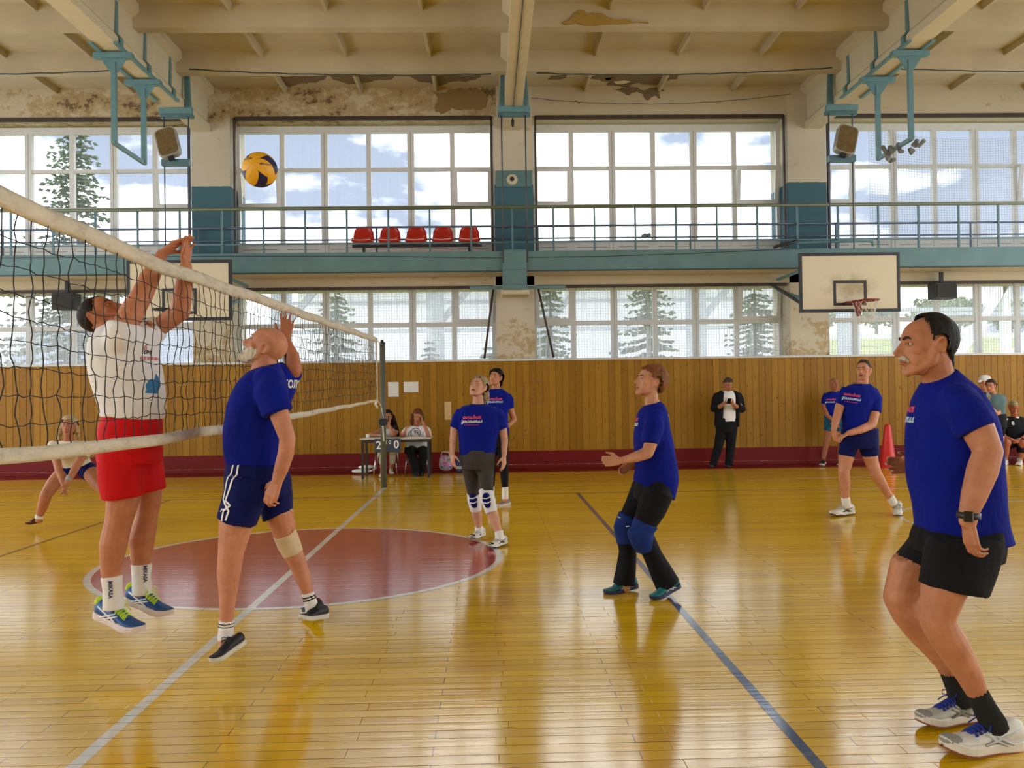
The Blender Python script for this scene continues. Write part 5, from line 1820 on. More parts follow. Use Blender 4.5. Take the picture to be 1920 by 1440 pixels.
def arc(cx, cy, rx, ry, a0, a1, n=8):
    return [(cx + rx * math.cos(R(a0 + (a1 - a0) * k / n)), cy + ry * math.sin(R(a0 + (a1 - a0) * k / n))) for k in range(n + 1)]
U_L = [(0, 1), (.05, .3), (.2, 0), (.38, .1), (.5, .5)]
SCRIPT = {   # running hand, x-height 1: (advance, strokes)
    'а': (1.0, [arc(.36, .5, .33, .5, 60, 420, 12), [(.68, 1), (.66, .3), (.78, 0), (1.0, .25)]]),
    'к': (.95, [[(.1, 1.05), (.1, 0)], [(.75, 1.0), (.35, .62), (.15, .5)], [(.2, .55), (.5, .25), (.68, 0), (.95, .2)]]),
    'т': (1.5, [[(.1, 0), (.14, 1)], [(.14, .6), (.35, .98), (.5, .85), (.52, 0)], [(.52, .6), (.78, .98), (.95, .85), (.96, .2), (1.1, 0), (1.45, .25)]]),
    'и': (1.15, [[(.1, 1), (.08, .3), (.22, 0), (.42, .15), (.58, .6)], [(.6, 1), (.58, .3), (.72, 0), (.95, .1), (1.12, .3)]]),
    'в': (.95, [[(.1, 0), (.12, 1.1), (.35, 1.65), (.5, 1.35), (.3, .95), (.15, .85)], [(.2, .88), (.6, .85), (.7, .4), (.45, 0), (.12, .06)], [(.6, .2), (.95, .3)]]),
    'н': (1.05, [[(.1, 1), (.1, 0)], [(.1, .5), (.6, .55)], [(.6, 1), (.6, .25), (.75, 0), (1.0, .22)]]),
    'о': (.85, [arc(.38, .5, .34, .5, 90, 450, 12), [(.5, .95), (.7, .85), (.9, .8)]]),
    'е': (.85, [[(.1, .45), (.55, .6), (.62, .9), (.4, 1.0), (.12, .7), (.12, .3), (.35, 0), (.6, .08), (.88, .35)]]),
    'д': (1.0, [arc(.36, .5, .33, .5, 60, 420, 12), [(.68, 1), (.66, -.3), (.45, -.75), (.2, -.5), (.5, -.1), (1.0, .3)]]),
    'л': (1.0, [[(.0, .1), (.15, 0), (.3, .3), (.42, 1.0)], [(.42, 1.0), (.55, .25), (.7, 0), (1.0, .25)]]),
    'г': (.85, [[(.08, .85), (.3, 1.0), (.5, .9), (.3, .6), (.12, .2), (.35, 0), (.6, .1), (.85, .35)]]),
}
def script_mesh(word, xh, w, slant=0.3):
    b = MB()
    x0 = 0
    total = sum(SCRIPT[ch][0] for ch in word)
    for ch in word:
        adv, strokes = SCRIPT[ch]
        for st in strokes:
            # finer points along the stroke
            pts = [Vector((x + x0 - total / 2, y - 0.5)) for x, y in st]
            fine = []
            for p, q in zip(pts[:-1], pts[1:]):
                for t in (0, .5): fine.append(p.lerp(q, t))
            fine.append(pts[-1])
            vs = []
            for i, p in enumerate(fine):
                d = (fine[min(i + 1, len(fine) - 1)] - fine[max(i - 1, 0)]).normalized()
                nn = Vector((-d.y, d.x)) * w / 2
                for q in (p + nn, p - nn):
                    vs.append(((q.x * 0.92 + q.y * slant) * xh, q.y * xh, 0))
            b.add(vs, [(2 * i, 2 * i + 1, 2 * i + 3, 2 * i + 2) for i in range(len(fine) - 1)])
        x0 += adv
    me = bpy.data.meshes.new('print')
    me.from_pydata(b.v, [], b.f)
    return me


def drop(me, c, n, up, target, m, parent, ex=1.0, name='print'):
    n = V(n).normalized(); up = V(up); up = (up - n * up.dot(n)).normalized()
    rx = up.cross(n)
    bm = bmesh.new(); bm.from_mesh(me)
    bmesh.ops.triangulate(bm, faces=bm.faces)
    for _ in range(2):
        bmesh.ops.subdivide_edges(bm, edges=[e for e in bm.edges if e.calc_length() > 0.016], cuts=1)
        bmesh.ops.triangulate(bm, faces=bm.faces)
    bm.to_mesh(me); bm.free()
    c = V(c)
    tm = target.data
    bvh = BVHTree.FromPolygons([v.co[:] for v in tm.vertices], [list(p.vertices) for p in tm.polygons])
    miss = set()
    for v in me.vertices:
        o = c + rx * v.co.x * ex + up * v.co.y + n * 0.35
        hit, nn, i, d = bvh.ray_cast(o, -n, 0.7)
        if hit is None or nn.dot(n) < 0.12: miss.add(v.index)
        v.co = (hit + n * 0.0015 + nn * 0.001) if hit is not None else c + rx * v.co.x * ex + up * v.co.y
    if miss:                                   # the print ends where the cloth turns away
        bm = bmesh.new(); bm.from_mesh(me); bm.verts.ensure_lookup_table()
        bmesh.ops.delete(bm, geom=[bm.verts[i] for i in miss], context='VERTS')
        bm.to_mesh(me); bm.free()
    return link_obj(name, me, m, parent)


def tuck(body, garments, keep, gap=0.009, reach=0.03):
    """skin that would show through the cloth above it is drawn back under it"""
    me = body.data
    c, n = coords(me), normals(me)
    for g_ in garments:
        gm = g_.data
        bvh = BVHTree.FromPolygons([v.co[:] for v in gm.vertices], [list(p.vertices) for p in gm.polygons])
        gc = coords(gm)
        lo, hi = gc.min(0) - 0.03, gc.max(0) + 0.03
        for i in np.nonzero(np.all((c > lo) & (c < hi), axis=1))[0]:
            p = Vector(c[i])
            loc, nn, idx, d = bvh.find_nearest(p, reach)
            if loc is None: continue
            sd = (p - loc).dot(nn)
            if sd > -gap and nn.dot(Vector(n[i])) > 0.72:
                c[i] = loc - nn * gap
    set_coords(me, c)
    smooth_mesh(me, 10, keep * 1.3)


def build_person(D):
    root = empty('person', D['base'])
    tag(root, D['label'], 'person')
    if D.get('group'): root['group'] = D['group']
    sk = skin(D['skin'])
    b = MB()
    for pts in D.get('limbs', []): add_limb(b, pts)
    for rg in D.get('torso', []): add_rings(b, rg)
    for hd in D.get('hands', []): hand_shape(b, hd)
    h = D['head']
    head_shape(b, h)
    me = remesh(b, D.get('voxel', 0.008))
    c = coords(me)
    w = np.ones(len(c))
    hc, M, s = head_frame(h)
    dh = np.linalg.norm(c - np.array(hc), axis=1)
    w = np.where(dh < 0.14 * s, 0.62, w)
    for hd in D.get('hands', []):
        d2 = np.linalg.norm(c - np.array(V(hd['w']) + V(hd['d']).normalized() * 0.09), axis=1)
        w = np.where(d2 < 0.13, 0.45, w)
    smooth_mesh(me, D.get('smooth', 8), w)
    body = finish(me, 'body', sk, root)
    fs = dict(D.get('face', {})); fs['skin'] = D['skin']
    face_parts(me, h, sk, fs, root, D.get('far', False))
    if D.get('hair'):
        hair_shell(me, h, D['hair'], hair_mat(D['hair']['col']), root)
    if D.get('beard'):
        sp = dict(D['beard']); sp['beard'] = True
        hair_shell(me, h, sp, hair_mat(sp['col']), root, 'beard')
    gs = {}
    for i, g_ in enumerate(D.get('clothes', [])):
        o = garment(g_, root, 11 + i * 7 + len(D['label']))
        gs[g_['key']] = o
        if g_.get('label'): o['label'] = g_['label']
    wk = np.where((dh < 0.15 * s), 0.0, 0.5)
    for hd in D.get('hands', []):
        wk = np.where(np.linalg.norm(c - np.array(V(hd['w']) + V(hd['d']).normalized() * 0.09), axis=1) < 0.15, 0.0, wk)
    tuck(body, [gs[g_['key']] for g_ in D.get('clothes', []) if g_.get('wrinkle', 1) and g_['name'] not in ('cap',)], wk)
    for sp in D.get('shoes', []):
        shoe_shape(sp, root)
    for p in D.get('prints', []):
        if p.get('script'):
            drop(script_mesh(p['t'], p['size'], 0.25), p['c'], p['n'], p.get('up', (0, 0, 1)), gs[p['on']], p['m'], gs[p['on']])
            continue
        decal(p['t'], p['size'], p['c'], p['n'], p.get('up', (0, 0, 1)), gs[p['on']], p['m'], gs[p['on']], p.get('bold', 0), p.get('shear', 0), p.get('ex', 1), p.get('name', 'print'), p.get('sp', 1.0))
    return root, body, gs
# ================================================================== PEOPLE: cloth and shoe materials, then each person
M_SHIRT = cloth('royal_blue_cotton', (0.003, 0.010, 0.225), 0.85, 0.14, 0.7)
M_WHITESHIRT = cloth('white_cotton', (0.78, 0.76, 0.76), 0.85, 0.04, 0.6)
M_CREAMSHIRT = cloth('cream_cotton', (0.74, 0.70, 0.60), 0.85, 0.05, 0.6)
M_REDCLOTH = cloth('bright_red_cloth', (0.58, 0.006, 0.008), 0.7, 0.08, 0.6)
M_NAVY_SHORT = cloth('navy_cloth', (0.004, 0.007, 0.085), 0.75, 0.12, 0.6)
M_BLACKCLOTH = cloth('black_cloth', (0.008, 0.008, 0.010), 0.75, 0.15, 0.6)
M_GREYLEG = cloth('dark_grey_jersey', (0.055, 0.048, 0.040), 0.8, 0.1, 0.3)
M_TEALCLOTH = cloth('teal_cloth', (0.015, 0.10, 0.17), 0.8)
M_TEALGREY = cloth('grey_teal_cotton', (0.10, 0.16, 0.17), 0.85)
M_GREYTOP = cloth('pale_grey_top', (0.50, 0.50, 0.48), 0.85)
M_CREAMTROUSER = cloth('stone_trousers', (0.42, 0.38, 0.30), 0.85)
M_BANDAGE = cloth('beige_elastic_bandage', (0.66, 0.52, 0.34), 0.9, 0.06, 0.3)
M_KNEE_W = cloth('white_elastic', (0.72, 0.70, 0.68), 0.85, 0.05, 0.3)
M_PAD_BLUE = cloth('blue_kneepad', (0.012, 0.035, 0.20), 0.75, 0.12, 0.3)
M_SOCK_W = cloth('white_sock', (0.76, 0.73, 0.70), 0.9, 0.04, 0.3)
M_SOCK_DK = cloth('dark_grey_sock', (0.020, 0.020, 0.018), 0.9, 0.1, 0.3)
M_GREYBAND = cloth('grey_wristband', (0.34, 0.35, 0.33), 0.9)
M_CAPWHITE = cloth('white_cap', (0.66, 0.64, 0.60), 0.8, 0.05, 0.2)
M_PRINT_RED = plain('coral_print', (0.72, 0.06, 0.14), 0.6, bmp=0)
M_PRINT_PALE = plain('pale_blue_print', (0.50, 0.66, 0.82), 0.6, bmp=0)
M_NAVY_PRINT = plain('navy_print', (0.02, 0.02, 0.10), 0.6, bmp=0)
M_SHOE_W = plain('white_shoe_mesh', (0.68, 0.66, 0.60), 0.6, var=0.12, scale=25, bmp=0.15)
M_SHOE_W2 = plain('off_white_shoe_mesh', (0.48, 0.47, 0.38), 0.65, var=0.18, scale=22, bmp=0.15)
M_SHOE_GREY = plain('grey_suede', (0.24, 0.23, 0.20), 0.8, var=0.1, bmp=0.1)
M_SHOE_SILV = plain('silver_trim', (0.48, 0.48, 0.48), 0.4, bmp=0)
M_SHOE_STONE = plain('stone_trim', (0.20, 0.19, 0.14), 0.6, bmp=0)
M_SHOE_BLK = plain('black_shoe_mesh', (0.012, 0.012, 0.016), 0.6, bmp=0.1)
M_SHOE_BLUE = plain('petrol_blue_shoe', (0.008, 0.075, 0.26), 0.5, var=0.25, scale=10, bmp=0.1)
M_SHOE_TEAL = plain('teal_shoe', (0.010, 0.16, 0.17), 0.5, var=0.2, scale=12, bmp=0.1)
M_SHOE_PINK = plain('grey_pink_shoe', (0.30, 0.20, 0.22), 0.7, var=0.2, bmp=0.1)
M_SHOE_MAROON = plain('maroon_shoe', (0.10, 0.012, 0.016), 0.6, bmp=0.1)
M_SOLE_W = plain('white_rubber', (0.66, 0.62, 0.54), 0.6, var=0.08, scale=20, bmp=0)
M_SOLE_PINK = plain('pale_pink_rubber', (0.68, 0.58, 0.56), 0.6, bmp=0)
M_SOLE_PALE = plain('pale_rubber', (0.58, 0.56, 0.50), 0.6, bmp=0)
M_SOLE_GUM = plain('gum_rubber', (0.24, 0.05, 0.02), 0.6, bmp=0)
M_SOLE_NAVY = plain('dark_navy_rubber', (0.012, 0.016, 0.06), 0.55, bmp=0)
M_LACE_BLUE = plain('blue_lace', (0.008, 0.025, 0.22), 0.8, bmp=0)
M_LACE_BLK = plain('black_lace', (0.010, 0.010, 0.012), 0.8, bmp=0)
M_LACE_LIME = plain('lime_lace', (0.55, 0.78, 0.03), 0.6, bmp=0)
PEOPLE = {}
PEOPLE['man_g'] = build_person({'label': 'tall moustached player in blue shirt and black shorts, wearing a black watch', 'skin': (0.5, 0.22, 0.115), 'voxel': 0.0055, 'limbs': [[(1.9083, 3.55, 1.5387, 0.065), (1.8755, 3.52, 1.6242, 0.0667), (1.8648, 3.52, 1.6582, 0.0667)], [(1.9072, 3.38, 1.4402, 0.0619), (2.0266, 3.72, 1.4356, 0.0681)], [(1.9059, 3.37, 1.436, 0.0638), (1.9445, 3.32, 1.3254, 0.0629), (1.9659, 3.29, 1.2421, 0.054), (1.9349, 3.28, 1.1677, 0.058), (1.8872, 3.26, 1.0702, 0.0473), (1.859, 3.25, 1.0055, 0.0359), (1.8564, 3.25, 0.9765, 0.0339)], [(2.0306, 3.75, 1.4233, 0.0639), (2.0265, 3.81, 1.1961, 0.0553), (1.9611, 3.8, 1.1444, 0.0432), (1.9167, 3.79, 1.1435, 0.0359)], [(1.9587, 3.46, 0.8461, 0.0918), (1.8483, 3.42, 0.6743, 0.0885), (1.8149, 3.42, 0.5509, 0.0691), (1.8404, 3.42, 0.496, 0.0669), (1.8867, 3.43, 0.4289, 0.0661), (1.9447, 3.43, 0.3273, 0.0541), (1.9873, 3.43, 0.2348, 0.0411), (2.0254, 3.43, 0.1402, 0.039), (2.0273, 3.42, 0.0896, 0.0389)], [(2.0134, 3.42, 0.0574, 0.0302), (1.88, 3.4, 0.0363, 0.0258)], [(1.9884, 3.65, 0.8211, 0.0968), (1.8431, 3.68, 0.7107, 0.086), (1.8003, 3.69, 0.5733, 0.0746), (1.8252, 3.69, 0.5072, 0.0676), (1.8862, 3.7, 0.4328, 0.0677), (1.9377, 3.7, 0.3729, 0.0631), (2.0036, 3.71, 0.286, 0.0504), (2.0505, 3.72, 0.1873, 0.0399), (2.0726, 3.72, 0.0875, 0.0352)]], 'torso': [[(1.9084, 3.55, 1.5433, 0.0587, 0, 0.0309, 0, 0.0653, 0), (1.9292, 3.55, 1.4839, 0.0898, 0, 0.0304, 0, 0.1305, 0), (1.9463, 3.55, 1.411, 0.1178, 0, 0.0261, 0, 0.1696, 0), (1.9642, 3.55, 1.3198, 0.1427, 0, 0.0197, 0, 0.1783, 0), (1.9715, 3.55, 1.2221, 0.1525, 0, 0.0076, 0, 0.1696, 0), (1.975, 3.55, 1.1074, 0.1554, 0, 0.0024, 0, 0.161, 0), (1.9857, 3.55, 1.0041, 0.1504, 0, 0.0034, 0, 0.161, 0), (1.9989, 3.55, 0.9143, 0.1493, 0, 0.0023, 0, 0.1653, 0)], [(1.9935, 3.55, 0.937, 0.1541, 0, -0.008, 0, 0.1581, 0), (1.9799, 3.55, 0.8297, 0.1558, 0, -0.0239, 0, 0.1535, 0)]], 'hands': [{'side': 'L', 'w': (1.8564, 3.25, 0.9765), 'd': (0.1, -0.05, -1), 'n': (0.95, 0.12, 0.15), 'curl': 0.72, 's': 1.02, 'thumb': 0.7}, {'side': 'R', 'w': (1.9216, 3.79, 1.1435), 'd': (-1, 0, 0.02), 'n': (0.1, -1, -0.1), 'curl': 0.62, 's': 1, 'spread': 0.12}], 'clothes': [{'key': 'shirt', 'name': 'shirt', 'mat': M_SHIRT, 'pieces': [('rings', [(1.9084, 3.55, 1.5433, 0.0675, 0, 0.0355, 0, 0.075, 0), (1.9292, 3.55, 1.4839, 0.1032, 0, 0.035, 0, 0.15, 0), (1.9463, 3.55, 1.411, 0.1354, 0, 0.03, 0, 0.195, 0), (1.9642, 3.55, 1.3198, 0.1641, 0, 0.0226, 0, 0.205, 0), (1.9715, 3.55, 1.2221, 0.1753, 0, 0.0087, 0, 0.195, 0), (1.975, 3.55, 1.1074, 0.1786, 0, 0.0028, 0, 0.185, 0), (1.9857, 3.55, 1.0041, 0.1729, 0, 0.0039, 0, 0.185, 0), (1.9989, 3.55, 0.9143, 0.1717, 0, 0.0027, 0, 0.19, 0), (2.0101, 3.55, 0.845, 0.1772, 0, -0.01, 0, 0.195, 0)]), ('tube', [(1.918, 3.43, 1.4572, 0.0736), (1.9091, 3.35, 1.3997, 0.0783), (1.938, 3.32, 1.3255, 0.0755)]), ('tube', [(1.9935, 3.65, 1.453, 0.083), (2.0227, 3.75, 1.3922, 0.0876), (2.0169, 3.77, 1.2955, 0.0809)]), ('limb', [(1.9188, 3.42, 1.4441, 0.0669), (2.0121, 3.68, 1.4409, 0.072)])], 'voxel': 0.011}, {'key': 'shorts', 'name': 'shorts', 'mat': M_BLACKCLOTH, 'pieces': [('rings', [(1.9929, 3.55, 0.9088, 0.1658, 0, -0.0029, 0, 0.185, 0), (1.9778, 3.55, 0.8388, 0.1747, 0, -0.0122, 0, 0.19, 0), (1.9766, 3.55, 0.7788, 0.1653, 0, -0.02, 0, 0.18, 0)]), ('rings', [(1.9491, 3.44, 0.8772, 0.1415, 0, -0.008, 0, 0.12, 0), (1.9203, 3.43, 0.7733, 0.1398, 0, -0.0157, 0, 0.12, 0), (1.8914, 3.43, 0.6657, 0.1284, 0, -0.0277, 0, 0.118, 0)]), ('rings', [(1.9962, 3.65, 0.8524, 0.1465, 0, -0.0084, 0, 0.12, 0), (1.933, 3.67, 0.7672, 0.1122, 0, -0.0348, 0, 0.11, 0), (1.8611, 3.68, 0.7163, 0.0694, 0, -0.0399, 0, 0.1, 0)])], 'voxel': 0.011, 'label': 'loose black sports shorts'}, {'key': 'sock', 'name': 'sock', 'mat': M_SOCK_DK, 'pieces': [('tube', [(1.9809, 3.43, 0.2458, 0.0455), (2.0151, 3.43, 0.1775, 0.0476), (2.0442, 3.425, 0.1177, 0.0541), (2.0538, 3.42, 0.0846, 0.0518)])], 'voxel': 0.008, 'wrinkle': 0.001}, {'key': 'sock2', 'name': 'sock', 'mat': M_SOCK_DK, 'pieces': [('tube', [(2.0319, 3.715, 0.2366, 0.0481), (2.0619, 3.72, 0.154, 0.047), (2.0822, 3.72, 0.0826, 0.0517)])], 'voxel': 0.008, 'wrinkle': 0.001}], 'shoes': [{'heel': (2.1838, 3.47, -0.0024), 'toe': (1.8094, 3.38, 0.0207), 'up': (0, 0, 1), 'm_upper': M_SHOE_W, 'm_sole': M_SOLE_W, 'm_out': M_SOLE_GUM, 'm_lace': M_LACE_BLUE, 'm_toe': M_SHOE_GREY, 'm_stripe': M_SHOE_SILV}, {'heel': (2.1804, 3.75, 0.0145), 'toe': (1.8557, 3.67, 0.0177), 'up': (0, 0, 1), 'm_upper': M_SHOE_W2, 'm_sole': M_SOLE_W, 'm_out': M_SOLE_GUM, 'm_lace': M_LACE_BLUE, 'm_toe': M_SHOE_GREY, 'm_stripe': M_SHOE_STONE}], 'prints': [{'t': 'активное', 'on': 'shirt', 'c': (1.8651, 3.66, 1.4009), 'n': (-1, -0.05, 0.06), 'size': 0.0235, 'm': M_PRINT_RED, 'script': 1}, {'t': 'долголетие', 'on': 'shirt', 'c': (1.8571, 3.66, 1.3566), 'n': (-1, -0.05, 0.05), 'size': 0.0225, 'm': M_PRINT_PALE, 'script': 1}, {'t': 'КОЛОМНА', 'on': 'shirt', 'c': (2.1304, 3.6, 1.4698), 'n': (0.82, -0.42, 0.38), 'size': 0.066, 'm': M_WHITE, 'bold': 0.003}], 'head': {'c': (1.8444, 3.52, 1.6697), 'F': (-1, 0.04, 0.03), 's': 1.06, 'nose': 1.1}, 'hair': {'col': (0.012, 0.008, 0.006), 'front': 0.14, 'yf': 0.034, 'side': -0.012, 'back': -0.085, 't': 0.01, 'top': 0.006}, 'face': {'moustache': (0.52, 0.46, 0.36), 'brow': (0.05, 0.03, 0.02), 'brow_w': 0.0055}, 'base': (1.9917, 3.55, 0)})
PEOPLE['man_b'] = build_person({'label': 'bald white-bearded player in blue shirt looking up, hopping close to the net', 'skin': (0.56, 0.25, 0.15), 'voxel': 0.006, 'limbs': [[(-1.2645, 4.75, 1.6324, 0.069), (-1.2519, 4.75, 1.7097, 0.063), (-1.2426, 4.75, 1.7513, 0.063)], [(-1.1798, 4.58, 1.5753, 0.0636), (-1.3441, 4.92, 1.5637, 0.0683)], [(-1.1719, 4.56, 1.5749, 0.0633), (-1.1208, 4.53, 1.3977, 0.0515), (-1.075, 4.51, 1.2732, 0.0427), (-1.0843, 4.51, 1.1943, 0.0427), (-1.1129, 4.52, 1.1091, 0.0385), (-1.1328, 4.53, 1.0575, 0.0315)], [(-1.3558, 4.94, 1.5641, 0.0624), (-1.446, 4.99, 1.3533, 0.0504), (-1.4545, 4.95, 1.1844, 0.0344)], [(-1.3536, 4.65, 1.0287, 0.1057), (-1.3904, 4.65, 0.8057, 0.091), (-1.4207, 4.65, 0.6496, 0.069), (-1.4364, 4.66, 0.5348, 0.0633), (-1.4434, 4.66, 0.4043, 0.0456), (-1.4503, 4.66, 0.2942, 0.0368), (-1.4541, 4.66, 0.1957, 0.0353)], [(-1.451, 4.65, 0.1927, 0.0294), (-1.4582, 4.58, 0.1332, 0.0174)], [(-1.2362, 4.87, 1.0036, 0.1107), (-1.2124, 4.9, 0.7948, 0.0758), (-1.1802, 4.95, 0.6323, 0.0625), (-1.1349, 4.95, 0.5449, 0.0516), (-1.102, 4.95, 0.4515, 0.0469), (-1.0692, 4.95, 0.352, 0.0328), (-1.0456, 4.95, 0.2588, 0.0313)]], 'torso': [[(-1.2597, 4.75, 1.6606, 0.0735, 0, 0.0211, 0, 0.0653, 0), (-1.2691, 4.75, 1.6027, 0.1017, 0, 0.0142, 0, 0.1392, 0), (-1.2818, 4.75, 1.5165, 0.1274, 0, 0.0112, 0, 0.1783, 0), (-1.299, 4.75, 1.4185, 0.1413, 0, 0.0032, 0, 0.174, 0), (-1.3148, 4.75, 1.3132, 0.1438, 0, -0.0008, 0, 0.1653, 0), (-1.3188, 4.75, 1.2107, 0.1386, 0, -0.0021, 0, 0.161, 0)], [(-1.3106, 4.75, 1.1437, 0.1399, 0, -0.0091, 0, 0.1581, 0), (-1.303, 4.75, 1.0173, 0.1591, 0, -0.0026, 0, 0.1581, 0)]], 'hands': [{'side': 'L', 'w': (-1.1328, 4.53, 1.0519), 'd': (-0.42, -0.05, -1), 'n': (0.35, 0.85, 0), 'curl': 0.72, 's': 1.05}, {'side': 'R', 'w': (-1.4545, 4.95, 1.1813), 'd': (0.05, -0.1, -1), 'n': (0.3, -0.9, 0), 'curl': 0.5, 's': 1}], 'clothes': [{'key': 'shirt', 'name': 'shirt', 'mat': M_SHIRT, 'pieces': [('rings', [(-1.2597, 4.75, 1.6606, 0.0845, 0, 0.0242, 0, 0.075, 0), (-1.2691, 4.75, 1.6027, 0.1169, 0, 0.0163, 0, 0.16, 0), (-1.2818, 4.75, 1.5165, 0.1464, 0, 0.0129, 0, 0.205, 0), (-1.299, 4.75, 1.4185, 0.1624, 0, 0.0037, 0, 0.2, 0), (-1.3148, 4.75, 1.3132, 0.1653, 0, -0.0009, 0, 0.19, 0), (-1.3188, 4.75, 1.2107, 0.1593, 0, -0.0024, 0, 0.185, 0), (-1.3079, 4.75, 1.1199, 0.1563, 0, -0.0098, 0, 0.185, 0)]), ('tube', [(-1.204, 4.63, 1.6053, 0.0789), (-1.167, 4.55, 1.5205, 0.0891), (-1.1264, 4.53, 1.4063, 0.0829)]), ('tube', [(-1.3127, 4.85, 1.593, 0.0827), (-1.3776, 4.95, 1.5024, 0.0875), (-1.4119, 4.98, 1.3843, 0.0818)]), ('limb', [(-1.1958, 4.62, 1.5876, 0.0788), (-1.327, 4.88, 1.5814, 0.0832)])], 'voxel': 0.011}, {'key': 'shorts', 'name': 'shorts', 'mat': M_NAVY_SHORT, 'pieces': [('rings', [(-1.3018, 4.75, 1.1302, 0.1533, 0, -0.0113, 0, 0.18, 0), (-1.2939, 4.75, 1.032, 0.1741, 0, -0.0028, 0, 0.185, 0), (-1.2904, 4.75, 0.9429, 0.1726, 0, -0.0029, 0, 0.17, 0)]), ('rings', [(-1.3056, 4.65, 1.057, 0.1255, 0, -0.0165, 0, 0.12, 0), (-1.3444, 4.65, 0.9312, 0.1139, 0, -0.0121, 0, 0.12, 0), (-1.3859, 4.65, 0.8173, 0.0992, 0, -0.0307, 0, 0.115, 0)]), ('rings', [(-1.2614, 4.87, 1.0421, 0.1164, 0, -0.0095, 0, 0.12, 0), (-1.2389, 4.89, 0.9282, 0.0943, 0, 0.0015, 0, 0.12, 0), (-1.2289, 4.9, 0.8105, 0.0811, 0, 0.0323, 0, 0.11, 0)])], 'voxel': 0.011, 'label': 'navy blue sports shorts with white trim'}, {'key': 'bandage', 'name': 'knee_bandage', 'mat': M_BANDAGE, 'pieces': [('tube', [(-1.1998, 4.92, 0.7117, 0.0683), (-1.1801, 4.95, 0.6384, 0.0672), (-1.15, 4.95, 0.576, 0.0578)])], 'voxel': 0.008, 'wrinkle': 0.002}, {'key': 'sock', 'name': 'sock', 'mat': M_SOCK_W, 'pieces': [('tube', [(-1.4504, 4.66, 0.2797, 0.0412), (-1.4537, 4.66, 0.2363, 0.0412), (-1.4572, 4.66, 0.1726, 0.0441)])], 'voxel': 0.007, 'wrinkle': 0.001}, {'key': 'band', 'name': 'sock_stripe', 'mat': M_BLACKCLOTH, 'pieces': [('tube', [(-1.4505, 4.66, 0.2681, 0.043), (-1.4506, 4.66, 0.2609, 0.043)]), ('tube', [(-1.4521, 4.66, 0.2522, 0.0433), (-1.4522, 4.66, 0.245, 0.0433)])], 'voxel': 0.004, 'wrinkle': 0, 'smooth': 0}, {'key': 'sock2', 'name': 'sock', 'mat': M_SOCK_W, 'pieces': [('tube', [(-1.0723, 4.95, 0.3551, 0.0375), (-1.0604, 4.95, 0.3116, 0.0375), (-1.0457, 4.95, 0.2495, 0.0406)])], 'voxel': 0.007, 'wrinkle': 0.001}, {'key': 'band2', 'name': 'sock_stripe', 'mat': M_BLACKCLOTH, 'pieces': [('tube', [(-1.0675, 4.95, 0.3365, 0.0394), (-1.0655, 4.95, 0.3287, 0.0394)]), ('tube', [(-1.0634, 4.95, 0.3209, 0.0397), (-1.0613, 4.95, 0.3132, 0.0397)])], 'voxel': 0.004, 'wrinkle': 0, 'smooth': 0}], 'shoes': [{'heel': (-1.3622, 4.69, 0.1473), 'toe': (-1.4868, 4.51, 0.0879), 'up': (0, 0, 1), 'm_upper': M_SHOE_BLK, 'm_sole': M_SOLE_PALE, 'm_lace': M_LACE_BLK}, {'heel': (-0.9777, 5.01, 0.1922), 'toe': (-1.0885, 4.81, 0.2262), 'up': (0, 0, 1), 'm_upper': M_SHOE_BLK, 'm_sole': M_SOLE_PALE, 'm_lace': M_LACE_BLK}], 'prints': [{'t': 'активное', 'on': 'shirt', 'c': (-1.4247, 4.77, 1.5632), 'n': (-1, -0.35, 0.1), 'size': 0.0235, 'm': M_PRINT_RED, 'script': 1}, {'t': 'долголетие', 'on': 'shirt', 'c': (-1.4459, 4.77, 1.5187), 'n': (-1, -0.35, 0.08), 'size': 0.0225, 'm': M_PRINT_PALE, 'script': 1}], 'head': {'c': (-1.2513, 4.75, 1.7693), 'F': (-0.87, 0.03, 0.5), 's': 1}, 'beard': {'col': (0.66, 0.58, 0.46), 't': 0.019, 'soft': 0.05, 'rough': 0.1}, 'face': {'brow': (0.45, 0.4, 0.33)}, 'base': (-1.3442, 4.75, 0)})
